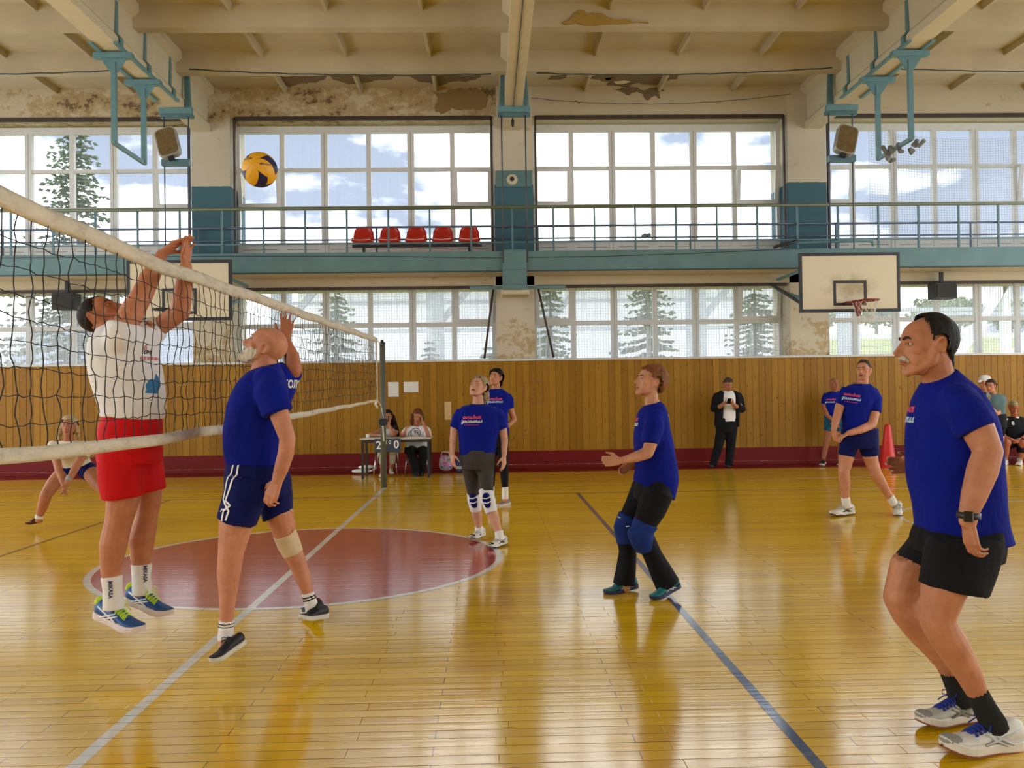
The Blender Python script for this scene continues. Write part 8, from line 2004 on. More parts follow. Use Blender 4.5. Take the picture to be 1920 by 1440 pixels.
PEOPLE['woman_m'] = build_person({'label': 'blonde woman in white shirt crouching low with clasped hands beyond the net', 'skin': (0.46, 0.19, 0.1), 'voxel': 0.0085, 'limbs': [[(-4.9689, 10.1, 0.9729, 0.0606), (-4.914, 9.99, 1.0781, 0.0536)], [(-5.1111, 10.05, 0.9468, 0.0635), (-4.7717, 10.05, 0.9354, 0.0635)], [(-5.0919, 10, 0.9372, 0.0631), (-5.0117, 9.9, 0.8007, 0.0475), (-4.9428, 9.81, 0.6969, 0.0434), (-4.8509, 9.72, 0.5525, 0.0295)], [(-4.7419, 10, 0.9194, 0.0631), (-4.7565, 9.9, 0.7721, 0.0475), (-4.7744, 9.81, 0.6699, 0.0434), (-4.8031, 9.72, 0.5517, 0.0295)], [(-5.0765, 10.25, 0.647, 0.1003), (-5.1204, 10.05, 0.5159, 0.0825), (-5.1516, 9.93, 0.3873, 0.0658), (-5.21, 9.97, 0.2535, 0.0585), (-5.2631, 10, 0.1449, 0.0391), (-5.2758, 10, 0.0893, 0.0354)], [(-4.8183, 10.25, 0.6556, 0.1035), (-4.6433, 10.1, 0.528, 0.0893), (-4.4925, 9.97, 0.415, 0.0661), (-4.4493, 10.05, 0.2612, 0.0571), (-4.3977, 10.1, 0.147, 0.0383), (-4.3732, 10.1, 0.0963, 0.0383)]], 'torso': [[(-4.9409, 10.05, 1.013, 0.0671, 0, -0.001, 0, 0.0566, 0), (-4.951, 10.07, 0.9745, 0.1534, 0, -0.0023, 0, 0.087, 0), (-4.9711, 10.11, 0.8968, 0.1864, 0, -0.0028, 0, 0.1087, 0), (-4.97, 10.17, 0.8106, 0.1658, 0, 0.003, 0, 0.1175, 0), (-4.9609, 10.24, 0.7225, 0.156, 0, 0.0087, 0, 0.1218, 0), (-4.9445, 10.29, 0.6541, 0.1542, 0, 0.0198, 0, 0.1261, 0)], [(-4.944, 10.27, 0.7006, 0.171, 0, 0.0155, 0, 0.133, 0), (-4.9577, 10.31, 0.6012, 0.1837, 0, 0.0215, 0, 0.133, 0)]], 'hands': [{'side': 'R', 'w': (-4.8509, 9.72, 0.5464), 'd': (0.22, -0.2, -1), 'n': (1, 0, 0.2), 'curl': 0.45, 's': 0.95}, {'side': 'L', 'w': (-4.8031, 9.72, 0.5517), 'd': (-0.25, -0.2, -1), 'n': (-1, 0, 0.2), 'curl': 0.45, 's': 0.95}], 'clothes': [{'key': 'shirt', 'name': 'shirt', 'mat': M_CREAMSHIRT, 'pieces': [('rings', [(-4.9409, 10.05, 1.013, 0.0771, 0, -0.0011, 0, 0.065, 0), (-4.951, 10.07, 0.9745, 0.1763, 0, -0.0026, 0, 0.1, 0), (-4.9711, 10.11, 0.8968, 0.2142, 0, -0.0033, 0, 0.125, 0), (-4.97, 10.17, 0.8106, 0.1905, 0, 0.0034, 0, 0.135, 0), (-4.9609, 10.24, 0.7225, 0.1793, 0, 0.01, 0, 0.14, 0), (-4.9445, 10.29, 0.6541, 0.1772, 0, 0.0228, 0, 0.145, 0)]), ('tube', [(-5.0864, 10.05, 0.9526, 0.0888), (-5.1033, 10.01, 0.918, 0.0853), (-5.0509, 9.93, 0.8422, 0.069)]), ('tube', [(-4.7963, 10.05, 0.9483, 0.0888), (-4.7406, 10.01, 0.9063, 0.0853), (-4.7373, 9.95, 0.8235, 0.0691)])], 'voxel': 0.012, 'wrinkle': 0.005}, {'key': 'shorts', 'name': 'shorts', 'mat': M_NAVY_SHORT, 'pieces': [('rings', [(-4.9377, 10.27, 0.6941, 0.1801, 0, 0.0227, 0, 0.15, 0), (-4.9527, 10.3, 0.6149, 0.1932, 0, 0.0225, 0, 0.155, 0)]), ('tube', [(-5.0515, 10.25, 0.6338, 0.1035), (-5.0811, 10.17, 0.5848, 0.0963)]), ('tube', [(-4.8372, 10.25, 0.6496, 0.11), (-4.7529, 10.19, 0.6029, 0.1029)])], 'voxel': 0.012, 'wrinkle': 0.003}, {'key': 'wrist', 'name': 'wristband', 'mat': M_GREYBAND, 'pieces': [('tube', [(-4.7974, 9.77, 0.6132, 0.0395), (-4.802, 9.73, 0.5688, 0.0369)])], 'voxel': 0.007, 'wrinkle': 0}, {'key': 'sock', 'name': 'sock', 'mat': M_SOCK_W, 'pieces': [('tube', [(-5.2631, 10, 0.1542, 0.0442), (-5.2726, 10, 0.1078, 0.0455)])], 'voxel': 0.008, 'wrinkle': 0}], 'shoes': [{'heel': (-5.2749, 10.08, 0.0585), 'toe': (-5.3851, 9.93, 0.0463), 'up': (0, 0, 1), 'm_upper': M_SHOE_MAROON, 'm_sole': M_SHOE_MAROON, 'm_lace': M_SHOE_MAROON, 'm_stripe': M_SHOE_GREY}, {'heel': (-4.4293, 10.2, 0.0573), 'toe': (-4.2475, 9.95, 0.0542), 'up': (0, 0, 1), 'm_upper': M_SHOE_MAROON, 'm_sole': M_SHOE_MAROON, 'm_lace': M_SHOE_MAROON, 'm_stripe': M_SHOE_GREY}], 'prints': [], 'head': {'c': (-4.8838, 9.93, 1.1856), 'F': (0.12, -1, -0.02), 's': 0.93, 'fem': True}, 'hair': {'col': (0.5, 0.38, 0.22), 'front': 0.072, 'yf': 0.055, 'side': -0.06, 'back': -0.12, 't': 0.014, 'vol': 0.012, 'extra': [[(-4.9831, 9.97, 1.1793, 0.0283), (-5.0332, 10.02, 1.1033, 0.0285), (-5.0549, 10.05, 1.0397, 0.019)], [(-4.8238, 9.97, 1.177, 0.0283), (-4.8239, 10.02, 1.1002, 0.0285), (-4.8389, 10.05, 1.0365, 0.019)]]}, 'base': (-4.8833, 10.05, 0)})
PEOPLE['woman_n'] = build_person({'label': 'long-haired young scorer in a sleeveless pale top resting chin on hand at the table', 'skin': (0.46, 0.2, 0.11), 'voxel': 0.009, 'limbs': [[(-1.9245, 15.93, 0.8832, 0.0503), (-1.9159, 15.87, 0.9952, 0.0461)], [(-2.0674, 15.95, 0.8343, 0.0463), (-1.7675, 15.95, 0.83, 0.0463)], [(-2.0775, 15.95, 0.8244, 0.0483), (-2.1675, 15.8, 0.7629, 0.0379), (-2.2323, 15.63, 0.772, 0.0336), (-2.1112, 15.53, 0.7653, 0.0304), (-2.0062, 15.47, 0.7667, 0.0244)], [(-1.7577, 15.95, 0.8198, 0.0483), (-1.7759, 15.75, 0.7595, 0.0378), (-1.7899, 15.53, 0.7801, 0.0333), (-1.8441, 15.59, 0.9153, 0.0276), (-1.8666, 15.62, 0.9635, 0.0237)], [(-1.9819, 15.95, 0.4523, 0.0856), (-1.9881, 15.53, 0.4806, 0.0637), (-1.9835, 15.55, 0.2546, 0.0491), (-1.9917, 15.6, 0.0939, 0.0355), (-1.9898, 15.58, 0.0371, 0.0325)], [(-1.832, 15.95, 0.45, 0.0856), (-1.7838, 15.53, 0.4775, 0.0637), (-1.8098, 15.65, 0.2634, 0.0494), (-1.8582, 15.8, 0.133, 0.0359), (-1.8568, 15.78, 0.0555, 0.0329)]], 'torso': [[(-1.9215, 15.95, 0.9124, 0.0739, 0, -0.001, 0, 0.0478, 0), (-1.9171, 15.95, 0.8622, 0.1391, 0, -0.002, 0, 0.0783, 0), (-1.9184, 15.95, 0.752, 0.1478, 0, -0.0021, 0, 0.0957, 0), (-1.9202, 15.95, 0.6016, 0.1217, 0, -0.0018, 0, 0.087, 0), (-1.9172, 15.95, 0.4213, 0.1347, 0, -0.002, 0, 0.1044, 0)]], 'hands': [{'side': 'R', 'w': (-2.0062, 15.47, 0.7667), 'd': (1, -0.2, 0), 'n': (0, 0, -1), 'curl': 0.3, 's': 0.9}, {'side': 'L', 'w': (-1.8668, 15.62, 0.9537), 'd': (-0.2, 0.4, 1), 'n': (-0.5, 0.9, 0), 'curl': 0.9, 's': 0.9}], 'clothes': [{'key': 'top', 'name': 'top', 'mat': M_GREYTOP, 'pieces': [('rings', [(-1.9171, 15.95, 0.8622, 0.1399, 0, -0.002, 0, 0.105, 0), (-1.9184, 15.95, 0.752, 0.1799, 0, -0.0027, 0, 0.122, 0), (-1.9202, 15.95, 0.6017, 0.1498, 0, -0.0022, 0, 0.112, 0), (-1.9173, 15.95, 0.4212, 0.1649, 0, -0.0025, 0, 0.13, 0)])], 'voxel': 0.013, 'wrinkle': 0.003}, {'key': 'trousers', 'name': 'trousers', 'mat': M_CREAMTROUSER, 'pieces': [('rings', [(-1.9161, 15.95, 0.5214, 0.1649, 0, -0.0025, 0, 0.13, 0), (-1.9125, 15.95, 0.4011, 0.1698, 0, -0.0026, 0, 0.15, 0)]), ('tube', [(-1.9919, 15.95, 0.4524, 0.0957), (-1.9881, 15.53, 0.4806, 0.0735), (-1.9837, 15.55, 0.2351, 0.0589)]), ('tube', [(-1.832, 15.95, 0.45, 0.0957), (-1.7838, 15.53, 0.4775, 0.0735), (-1.8198, 15.65, 0.2439, 0.0593)])], 'voxel': 0.013, 'wrinkle': 0.003}], 'shoes': [{'heel': (-1.9863, 15.63, 0.042), 'toe': (-1.9951, 15.39, -0.0026), 'up': (0, 0, 1), 'm_upper': M_SHOE_W, 'm_sole': M_SOLE_W, 'm_lace': M_SHOE_W2}, {'heel': (-1.8749, 15.85, 0.0592), 'toe': (-1.8177, 15.61, 0.0315), 'up': (0, 0, 1), 'm_upper': M_SHOE_W, 'm_sole': M_SOLE_W, 'm_lace': M_SHOE_W2}], 'prints': [], 'head': {'c': (-1.9101, 15.83, 1.086), 'F': (0.05, -1, -0.12), 's': 0.93, 'fem': True}, 'hair': {'col': (0.02, 0.01, 0.01), 'front': 0.085, 'yf': 0.05, 'side': -0.03, 'back': -0.12, 't': 0.016, 'vol': 0.02, 'extra': [[(-1.8177, 15.89, 1.0831, 0.0401), (-1.7939, 15.93, 0.9514, 0.0453), (-1.753, 15.91, 0.8415, 0.0402), (-1.7321, 15.89, 0.7421, 0.0301)], [(-1.8602, 15.99, 1.0005, 0.0505), (-1.8389, 16.05, 0.8367, 0.0507), (-1.8126, 16.07, 0.6941, 0.0406)], [(-2.0069, 15.89, 1.0857, 0.0351), (-2.036, 15.95, 0.9541, 0.0403), (-2.0539, 16, 0.8219, 0.0354)]]}, 'base': (-1.937, 15.95, 0)})
PEOPLE['person_o'] = build_person({'label': 'scorer in white shirt with volleyball logo pressing a phone to the ear at the table', 'skin': (0.48, 0.2, 0.12), 'voxel': 0.009, 'limbs': [[(-1.3749, 15.93, 0.8852, 0.0563), (-1.3566, 15.85, 1.0078, 0.052)], [(-1.5574, 15.95, 0.8369, 0.0544), (-1.197, 15.95, 0.8317, 0.0544)], [(-1.5676, 15.95, 0.817, 0.0564), (-1.6232, 15.8, 0.7449, 0.0439), (-1.6134, 15.61, 0.7639, 0.0375), (-1.5657, 15.53, 0.8062, 0.0294)], [(-1.1872, 15.95, 0.8115, 0.0564), (-1.1537, 15.75, 0.7207, 0.0438), (-1.1431, 15.61, 0.757, 0.0394), (-1.2143, 15.67, 0.9228, 0.0317), (-1.2479, 15.73, 0.9804, 0.0268)], [(-1.472, 15.95, 0.4445, 0.0957), (-1.4626, 15.53, 0.4629, 0.0735), (-1.4131, 15.6, 0.2416, 0.0552), (-1.3803, 15.65, 0.0797, 0.0385), (-1.3792, 15.63, 0.0226, 0.0355)], [(-1.2819, 15.95, 0.4416, 0.0957), (-1.219, 15.53, 0.4592, 0.0735), (-1.2605, 15.65, 0.2352, 0.0553), (-1.29, 15.75, 0.0889, 0.0388), (-1.2891, 15.73, 0.0313, 0.0358)]], 'torso': [[(-1.3662, 15.95, 0.9144, 0.0871, 0, -0.0013, 0, 0.0522, 0), (-1.3718, 15.95, 0.8643, 0.1611, 0, -0.0023, 0, 0.087, 0), (-1.3881, 15.95, 0.7542, 0.1829, 0, -0.0027, 0, 0.1087, 0), (-1.3901, 15.95, 0.5938, 0.1655, 0, -0.0025, 0, 0.1087, 0), (-1.3921, 15.95, 0.4333, 0.1741, 0, -0.0027, 0, 0.1131, 0)]], 'hands': [{'side': 'R', 'w': (-1.5657, 15.53, 0.8062), 'd': (0.3, -0.3, 0.8), 'n': (0.9, 0.2, -0.2), 'curl': 0.7, 's': 0.95}, {'side': 'L', 'w': (-1.2479, 15.73, 0.9804), 'd': (-0.15, 0.25, 1), 'n': (-1, 0.3, 0), 'curl': 0.7, 's': 0.95}], 'clothes': [{'key': 'shirt', 'name': 't_shirt', 'mat': M_WHITESHIRT, 'pieces': [('rings', [(-1.3662, 15.95, 0.9144, 0.1101, 0, -0.0016, 0, 0.072, 0), (-1.3718, 15.95, 0.8643, 0.1952, 0, -0.0028, 0, 0.112, 0), (-1.3881, 15.95, 0.7542, 0.2203, 0, -0.0032, 0, 0.137, 0), (-1.3901, 15.95, 0.5937, 0.2002, 0, -0.003, 0, 0.137, 0), (-1.392, 15.95, 0.4333, 0.2102, 0, -0.0032, 0, 0.142, 0)]), ('tube', [(-1.5172, 15.95, 0.8464, 0.0755), (-1.5758, 15.93, 0.808, 0.0734), (-1.6153, 15.82, 0.7438, 0.0639)]), ('tube', [(-1.2369, 15.95, 0.8423, 0.0755), (-1.1858, 15.93, 0.8023, 0.0734), (-1.1559, 15.78, 0.7192, 0.0638)])], 'voxel': 0.013, 'wrinkle': 0.005}, {'key': 'trousers', 'name': 'trousers', 'mat': M_BLACKCLOTH, 'pieces': [('rings', [(-1.391, 15.95, 0.5135, 0.2202, 0, -0.0033, 0, 0.14, 0), (-1.3925, 15.95, 0.3932, 0.2302, 0, -0.0035, 0, 0.16, 0)]), ('tube', [(-1.472, 15.95, 0.4445, 0.1108), (-1.4627, 15.53, 0.4531, 0.0932), (-1.4035, 15.6, 0.2219, 0.0788), (-1.3807, 15.65, 0.0403, 0.0741)]), ('tube', [(-1.2819, 15.95, 0.4416, 0.1108), (-1.2191, 15.53, 0.4494, 0.0932), (-1.2607, 15.65, 0.2155, 0.0791), (-1.2905, 15.75, 0.0493, 0.0746)])], 'voxel': 0.013, 'wrinkle': 0.004}], 'shoes': [{'heel': (-1.3764, 15.71, 0.0149), 'toe': (-1.3719, 15.43, -0.0166), 'up': (0, 0, 1), 'm_upper': M_SHOE_BLK, 'm_sole': M_SHOE_BLK, 'm_lace': M_LACE_BLK}, {'heel': (-1.2857, 15.81, 0.0237), 'toe': (-1.2734, 15.53, -0.0086), 'up': (0, 0, 1), 'm_upper': M_SHOE_BLK, 'm_sole': M_SHOE_BLK, 'm_lace': M_LACE_BLK}], 'prints': [], 'head': {'c': (-1.3521, 15.81, 1.0986), 'F': (-0.15, -0.9, -0.38), 's': 0.97}, 'hair': {'col': (0.14, 0.045, 0.018), 'front': 0.07, 'yf': 0.05, 'side': -0.05, 'back': -0.1, 't': 0.018, 'vol': 0.01, 'extra': [[(-1.4412, 15.81, 1.1197, 0.0359), (-1.4643, 15.83, 1, 0.038), (-1.4569, 15.85, 0.9394, 0.026)]]}, 'base': (-1.3772, 15.95, 0)})
PEOPLE['woman_k'] = build_person({'label': 'dark-haired woman in grey-teal top filming with a phone behind the moustached player', 'skin': (0.5, 0.22, 0.125), 'voxel': 0.009, 'limbs': [[(9.5141, 15.7, 1.3105, 0.0535), (9.4575, 15.67, 1.4319, 0.0495)], [(9.3706, 15.7, 1.2923, 0.0535), (9.6773, 15.7, 1.2881, 0.0535)], [(9.3481, 15.68, 1.2726, 0.0535), (9.2342, 15.58, 1.095, 0.0413), (9.1255, 15.36, 1.189, 0.0349), (9.1287, 15.28, 1.2388, 0.027)], [(9.6871, 15.7, 1.2679, 0.0555), (9.582, 15.62, 1.0294, 0.0434), (9.4613, 15.54, 0.993, 0.0392), (9.2441, 15.36, 1.1184, 0.032), (9.1576, 15.28, 1.1895, 0.026)], [(9.4925, 15.7, 0.7473, 0.0843), (9.4971, 15.7, 0.4657, 0.0595), (9.5158, 15.72, 0.2831, 0.0496), (9.5228, 15.72, 0.122, 0.0357), (9.509, 15.7, 0.0434, 0.0337)], [(9.6254, 15.7, 0.7454, 0.0843), (9.6197, 15.7, 0.4639, 0.0595), (9.6283, 15.72, 0.2814, 0.0496), (9.625, 15.72, 0.1204, 0.0357), (9.6112, 15.7, 0.0418, 0.0337)]], 'torso': [[(9.5102, 15.7, 1.371, 0.0756, 0, -0.001, 0, 0.0478, 0), (9.5298, 15.7, 1.3304, 0.1379, 0, -0.0018, 0, 0.0827, 0), (9.533, 15.7, 1.2297, 0.1601, 0, -0.0022, 0, 0.1001, 0), (9.5395, 15.7, 1.0484, 0.1423, 0, -0.002, 0, 0.0957, 0), (9.5422, 15.7, 0.9277, 0.1556, 0, -0.0022, 0, 0.1044, 0)], [(9.5431, 15.7, 0.9679, 0.1699, 0, -0.0024, 0, 0.114, 0), (9.5433, 15.7, 0.7265, 0.1748, 0, -0.0025, 0, 0.1235, 0)]], 'hands': [{'side': 'R', 'w': (9.1287, 15.28, 1.2388), 'd': (0.1, -0.2, 1), 'n': (0.8, 0.4, 0), 'curl': 0.9, 's': 0.93}, {'side': 'L', 'w': (9.1576, 15.28, 1.1895), 'd': (-0.25, -0.2, 1), 'n': (-0.7, 0.5, 0), 'curl': 0.9, 's': 0.93}], 'clothes': [{'key': 'top', 'name': 't_shirt', 'mat': M_TEALGREY, 'pieces': [('rings', [(9.5102, 15.7, 1.371, 0.0869, 0, -0.0012, 0, 0.055, 0), (9.5298, 15.7, 1.3304, 0.1585, 0, -0.0021, 0, 0.095, 0), (9.533, 15.7, 1.2297, 0.184, 0, -0.0025, 0, 0.115, 0), (9.5395, 15.7, 1.0484, 0.1635, 0, -0.0022, 0, 0.11, 0), (9.5422, 15.7, 0.9277, 0.1788, 0, -0.0025, 0, 0.12, 0)]), ('tube', [(9.4017, 15.7, 1.312, 0.0694), (9.3477, 15.68, 1.2525, 0.0673), (9.2794, 15.62, 1.1538, 0.0572)]), ('tube', [(9.647, 15.7, 1.3087, 0.0694), (9.6867, 15.7, 1.2477, 0.0674), (9.6222, 15.65, 1.0985, 0.0573)])], 'voxel': 0.013}, {'key': 'shorts', 'name': 'shorts', 'mat': M_BLACKCLOTH, 'pieces': [('rings', [(9.5434, 15.7, 0.988, 0.1789, 0, -0.0025, 0, 0.13, 0), (9.5433, 15.7, 0.7265, 0.184, 0, -0.0026, 0, 0.14, 0)]), ('tube', [(9.4925, 15.7, 0.7473, 0.0922), (9.4991, 15.7, 0.5662, 0.0793)]), ('tube', [(9.6254, 15.7, 0.7454, 0.0922), (9.6217, 15.7, 0.5644, 0.0793)])], 'voxel': 0.013}, {'key': 'wrist', 'name': 'wristband', 'mat': M_WHITE, 'pieces': [('tube', [(9.2362, 15.355, 1.1235, 0.0388), (9.2086, 15.33, 1.1469, 0.0377)])], 'voxel': 0.006, 'wrinkle': 0}], 'shoes': [{'heel': (9.5692, 15.8, 0.0139), 'toe': (9.4433, 15.56, -0.0037), 'up': (0, 0, 1), 'm_upper': M_SHOE_W, 'm_sole': M_SOLE_W, 'm_lace': M_SHOE_W2}, {'heel': (9.672, 15.8, 0.0123), 'toe': (9.5546, 15.56, -0.0055), 'up': (0, 0, 1), 'm_upper': M_SHOE_W, 'm_sole': M_SOLE_W, 'm_lace': M_SHOE_W2}], 'prints': [], 'head': {'c': (9.4105, 15.64, 1.5126), 'F': (-0.72, -0.7, -0.1), 's': 0.95, 'fem': True}, 'hair': {'col': (0.035, 0.015, 0.012), 'front': 0.07, 'yf': 0.05, 'side': -0.02, 'back': -0.09, 't': 0.014, 'vol': 0.012}, 'base': (9.5491, 15.7, 0)})
PEOPLE['person_q'] = build_person({'label': 'person in white cap and black top half hidden behind the filming woman', 'skin': (0.46, 0.2, 0.11), 'voxel': 0.011, 'limbs': [[(9.7872, 16.45, 1.3357, 0.0561), (9.7792, 16.45, 1.4729, 0.0519)], [(9.6367, 16.45, 1.3061, 0.0561), (9.9365, 16.45, 1.3021, 0.0561)], [(9.6256, 16.45, 1.2852, 0.0561), (9.5885, 16.45, 1.0328, 0.0457), (9.5761, 16.4, 0.8029, 0.0311)], [(9.9467, 16.45, 1.2808, 0.0561), (9.9738, 16.45, 1.0274, 0.0457), (9.9175, 16.4, 0.798, 0.0311)], [(9.7106, 16.45, 0.715, 0.0831), (9.7039, 16.45, 0.378, 0.0623), (9.6963, 16.45, -0.0008, 0.0415)], [(9.8604, 16.45, 0.7128, 0.0831), (9.8536, 16.45, 0.3758, 0.0623), (9.846, 16.45, -0.0031, 0.0415)]], 'torso': [[(9.7938, 16.45, 1.3989, 0.0792, 0, -0.001, 0, 0.0478, 0), (9.793, 16.45, 1.3567, 0.1257, 0, -0.0017, 0, 0.0783, 0), (9.7907, 16.45, 1.2408, 0.1536, 0, -0.0021, 0, 0.0957, 0), (9.7854, 16.45, 0.9773, 0.135, 0, -0.0019, 0, 0.0957, 0), (9.7861, 16.45, 0.7455, 0.1396, 0, -0.002, 0, 0.1044, 0)]], 'hands': [{'side': 'R', 'w': (9.5759, 16.4, 0.7924), 'd': (0, -0.1, -1), 'n': (0.8, 0.4, 0), 'curl': 0.5, 's': 0.95}, {'side': 'L', 'w': (9.9173, 16.4, 0.7875), 'd': (0, -0.1, -1), 'n': (-0.8, 0.4, 0), 'curl': 0.5, 's': 0.95}], 'clothes': [{'key': 'top', 'name': 'top', 'mat': M_BLACKCLOTH, 'pieces': [('rings', [(9.7938, 16.45, 1.3989, 0.1017, 0, -0.0014, 0, 0.067, 0), (9.793, 16.45, 1.3567, 0.1552, 0, -0.0021, 0, 0.102, 0), (9.7907, 16.45, 1.2408, 0.1873, 0, -0.0026, 0, 0.122, 0), (9.7854, 16.45, 0.9773, 0.1659, 0, -0.0023, 0, 0.122, 0), (9.7861, 16.45, 0.7454, 0.1712, 0, -0.0025, 0, 0.132, 0)]), ('tube', [(9.6693, 16.45, 1.3268, 0.0727), (9.6137, 16.45, 1.2221, 0.0685), (9.5885, 16.45, 1.0328, 0.0582), (9.5828, 16.41, 0.8445, 0.0477)]), ('tube', [(9.9048, 16.45, 1.3236, 0.0727), (9.9562, 16.45, 1.2174, 0.0685), (9.9738, 16.45, 1.0274, 0.0582), (9.9244, 16.41, 0.8396, 0.0477)])], 'voxel': 0.014}, {'key': 'trousers', 'name': 'trousers', 'mat': M_BLACKCLOTH, 'pieces': [('rings', [(9.7876, 16.45, 0.8192, 0.1605, 0, -0.0023, 0, 0.125, 0), (9.7844, 16.45, 0.6613, 0.1604, 0, -0.0023, 0, 0.13, 0)]), ('tube', [(9.7102, 16.45, 0.6939, 0.0935), (9.7032, 16.45, 0.3465, 0.0727), (9.6959, 16.45, -0.0218, 0.0623)]), ('tube', [(9.86, 16.45, 0.6917, 0.0935), (9.853, 16.45, 0.3442, 0.0727), (9.8456, 16.45, -0.0242, 0.0623)])], 'voxel': 0.014}, {'key': 'cap', 'name': 'cap', 'mat': M_CAPWHITE, 'pieces': [('limb', [(9.7329, 16.42, 1.6523, 0.085), (9.803, 16.43, 1.6516, 0.0892)]), ('limb', [(9.6884, 16.4, 1.621, 0.0331), (9.6112, 16.36, 1.6056, 0.0227), (9.6417, 16.43, 1.6063, 0.0207)])], 'voxel': 0.009, 'wrinkle': 0}], 'shoes': [{'heel': (9.7763, 16.55, -0.0314), 'toe': (9.5923, 16.33, -0.0625), 'up': (0, 0, 1), 'm_upper': M_SHOE_BLK, 'm_sole': M_SOLE_PALE, 'm_lace': M_LACE_BLK}, {'heel': (9.927, 16.55, -0.0337), 'toe': (9.7515, 16.33, -0.065), 'up': (0, 0, 1), 'm_upper': M_SHOE_BLK, 'm_sole': M_SOLE_PALE, 'm_lace': M_LACE_BLK}], 'prints': [], 'head': {'c': (9.7573, 16.41, 1.5676), 'F': (-0.92, -0.35, -0.05), 's': 0.95}, 'base': (9.7703, 16.45, 0)})
PEOPLE['man_l'] = build_person({'label': 'man in black jersey with white logos seated on the low bench looking down', 'skin': (0.42, 0.14, 0.075), 'voxel': 0.009, 'limbs': [[(10.3038, 16.35, 0.857, 0.0619), (10.252, 16.28, 1.006, 0.0576)], [(10.1112, 16.35, 0.8179, 0.0599), (10.5161, 16.35, 0.8121, 0.0599)], [(10.1001, 16.35, 0.7971, 0.0599), (9.9609, 16.25, 0.6358, 0.0472), (9.9071, 16.03, 0.5231, 0.0405), (9.9689, 15.93, 0.4865, 0.0302)], [(10.5263, 16.35, 0.791, 0.0599), (10.5327, 16.25, 0.6275, 0.0472), (10.2935, 16.03, 0.5173, 0.0405), (10.1142, 15.93, 0.4843, 0.0302)], [(10.1981, 16.35, 0.3766, 0.0981), (9.8495, 15.89, 0.4293, 0.0722), (9.8606, 15.93, 0.2636, 0.0603), (9.8593, 15.95, 0.0988, 0.0403), (9.8515, 15.94, 0.0181, 0.0362)], [(10.4111, 16.35, 0.3734, 0.0981), (10.1601, 15.89, 0.4247, 0.0722), (10.1488, 15.91, 0.2606, 0.0603), (10.1478, 15.93, 0.0959, 0.0402), (10.1398, 15.92, 0.0153, 0.0362)]], 'torso': [[(10.3049, 16.35, 0.9095, 0.0927, 0, -0.0013, 0, 0.0522, 0), (10.3145, 16.35, 0.8569, 0.1854, 0, -0.0026, 0, 0.087, 0), (10.3067, 16.35, 0.7312, 0.2178, 0, -0.0031, 0, 0.1131, 0), (10.303, 16.35, 0.5531, 0.1992, 0, -0.003, 0, 0.1131, 0), (10.2994, 16.35, 0.375, 0.2085, 0, -0.0031, 0, 0.1218, 0)]], 'hands': [{'side': 'R', 'w': (9.9689, 15.93, 0.4865), 'd': (0.8, -0.4, -0.3), 'n': (0.2, 0.3, -0.8), 'curl': 0.6, 's': 1}, {'side': 'L', 'w': (10.1142, 15.93, 0.4843), 'd': (-0.8, -0.4, -0.3), 'n': (-0.2, 0.3, -0.8), 'curl': 0.6, 's': 1}], 'clothes': [{'key': 'jersey', 'name': 'jersey', 'mat': M_BLACKCLOTH, 'pieces': [('rings', [(10.3049, 16.35, 0.9095, 0.1172, 0, -0.0016, 0, 0.072, 0), (10.3145, 16.35, 0.8569, 0.2238, 0, -0.0032, 0, 0.112, 0), (10.3067, 16.35, 0.7312, 0.2611, 0, -0.0037, 0, 0.142, 0), (10.303, 16.35, 0.5531, 0.2397, 0, -0.0035, 0, 0.142, 0), (10.2994, 16.35, 0.375, 0.2503, 0, -0.0038, 0, 0.152, 0)]), ('tube', [(10.1436, 16.35, 0.8384, 0.0826), (10.0595, 16.32, 0.7568, 0.0783), (9.978, 16.26, 0.656, 0.0657)]), ('tube', [(10.4846, 16.35, 0.8335, 0.0826), (10.5274, 16.32, 0.7501, 0.0783), (10.529, 16.26, 0.648, 0.0657)])], 'voxel': 0.013}, {'key': 'shorts', 'name': 'shorts', 'mat': M_BLACKCLOTH, 'pieces': [('rings', [(10.3069, 16.35, 0.4797, 0.245, 0, -0.0036, 0, 0.14, 0), (10.3034, 16.35, 0.3121, 0.245, 0, -0.0037, 0, 0.17, 0)]), ('tube', [(10.1981, 16.35, 0.3766, 0.1084), (9.9323, 15.99, 0.4223, 0.0888)]), ('tube', [(10.4111, 16.35, 0.3734, 0.1084), (10.188, 15.95, 0.4208, 0.0886), (10.1479, 15.91, 0.2198, 0.0804)])], 'voxel': 0.013}], 'shoes': [{'heel': (9.9156, 16.01, 0.0113), 'toe': (9.6717, 15.75, -0.0037), 'up': (0, 0, 1), 'm_upper': M_SHOE_W, 'm_sole': M_SOLE_W, 'm_lace': M_SHOE_W2}, {'heel': (10.1844, 15.99, 0.0087), 'toe': (9.9667, 15.73, -0.0066), 'up': (0, 0, 1), 'm_upper': M_SHOE_W, 'm_sole': M_SOLE_W, 'm_lace': M_SHOE_W2}], 'prints': [{'t': '●', 'on': 'jersey', 'c': (10.0784, 16.21, 0.8697), 'n': (-0.1, -1, 0), 'size': 0.09, 'm': M_WHITE, 'ex': 1.6}, {'t': '●', 'on': 'jersey', 'c': (10.3135, 16.23, 0.8969), 'n': (0.1, -1, 0), 'size': 0.06, 'm': M_WHITE, 'ex': 1.5}, {'t': '8', 'on': 'jersey', 'c': (10.197, 16.2, 0.78), 'n': (0, -1, 0), 'size': 0.1, 'm': M_WHITE, 'bold': 0.002}], 'head': {'c': (10.2119, 16.23, 1.1013), 'F': (-0.15, -0.85, -0.55), 's': 0.97}, 'hair': {'col': (0.34, 0.3, 0.16), 'front': 0.075, 'side': 0, 'back': -0.06, 't': 0.005}, 'base': (10.2641, 16.35, 0)})
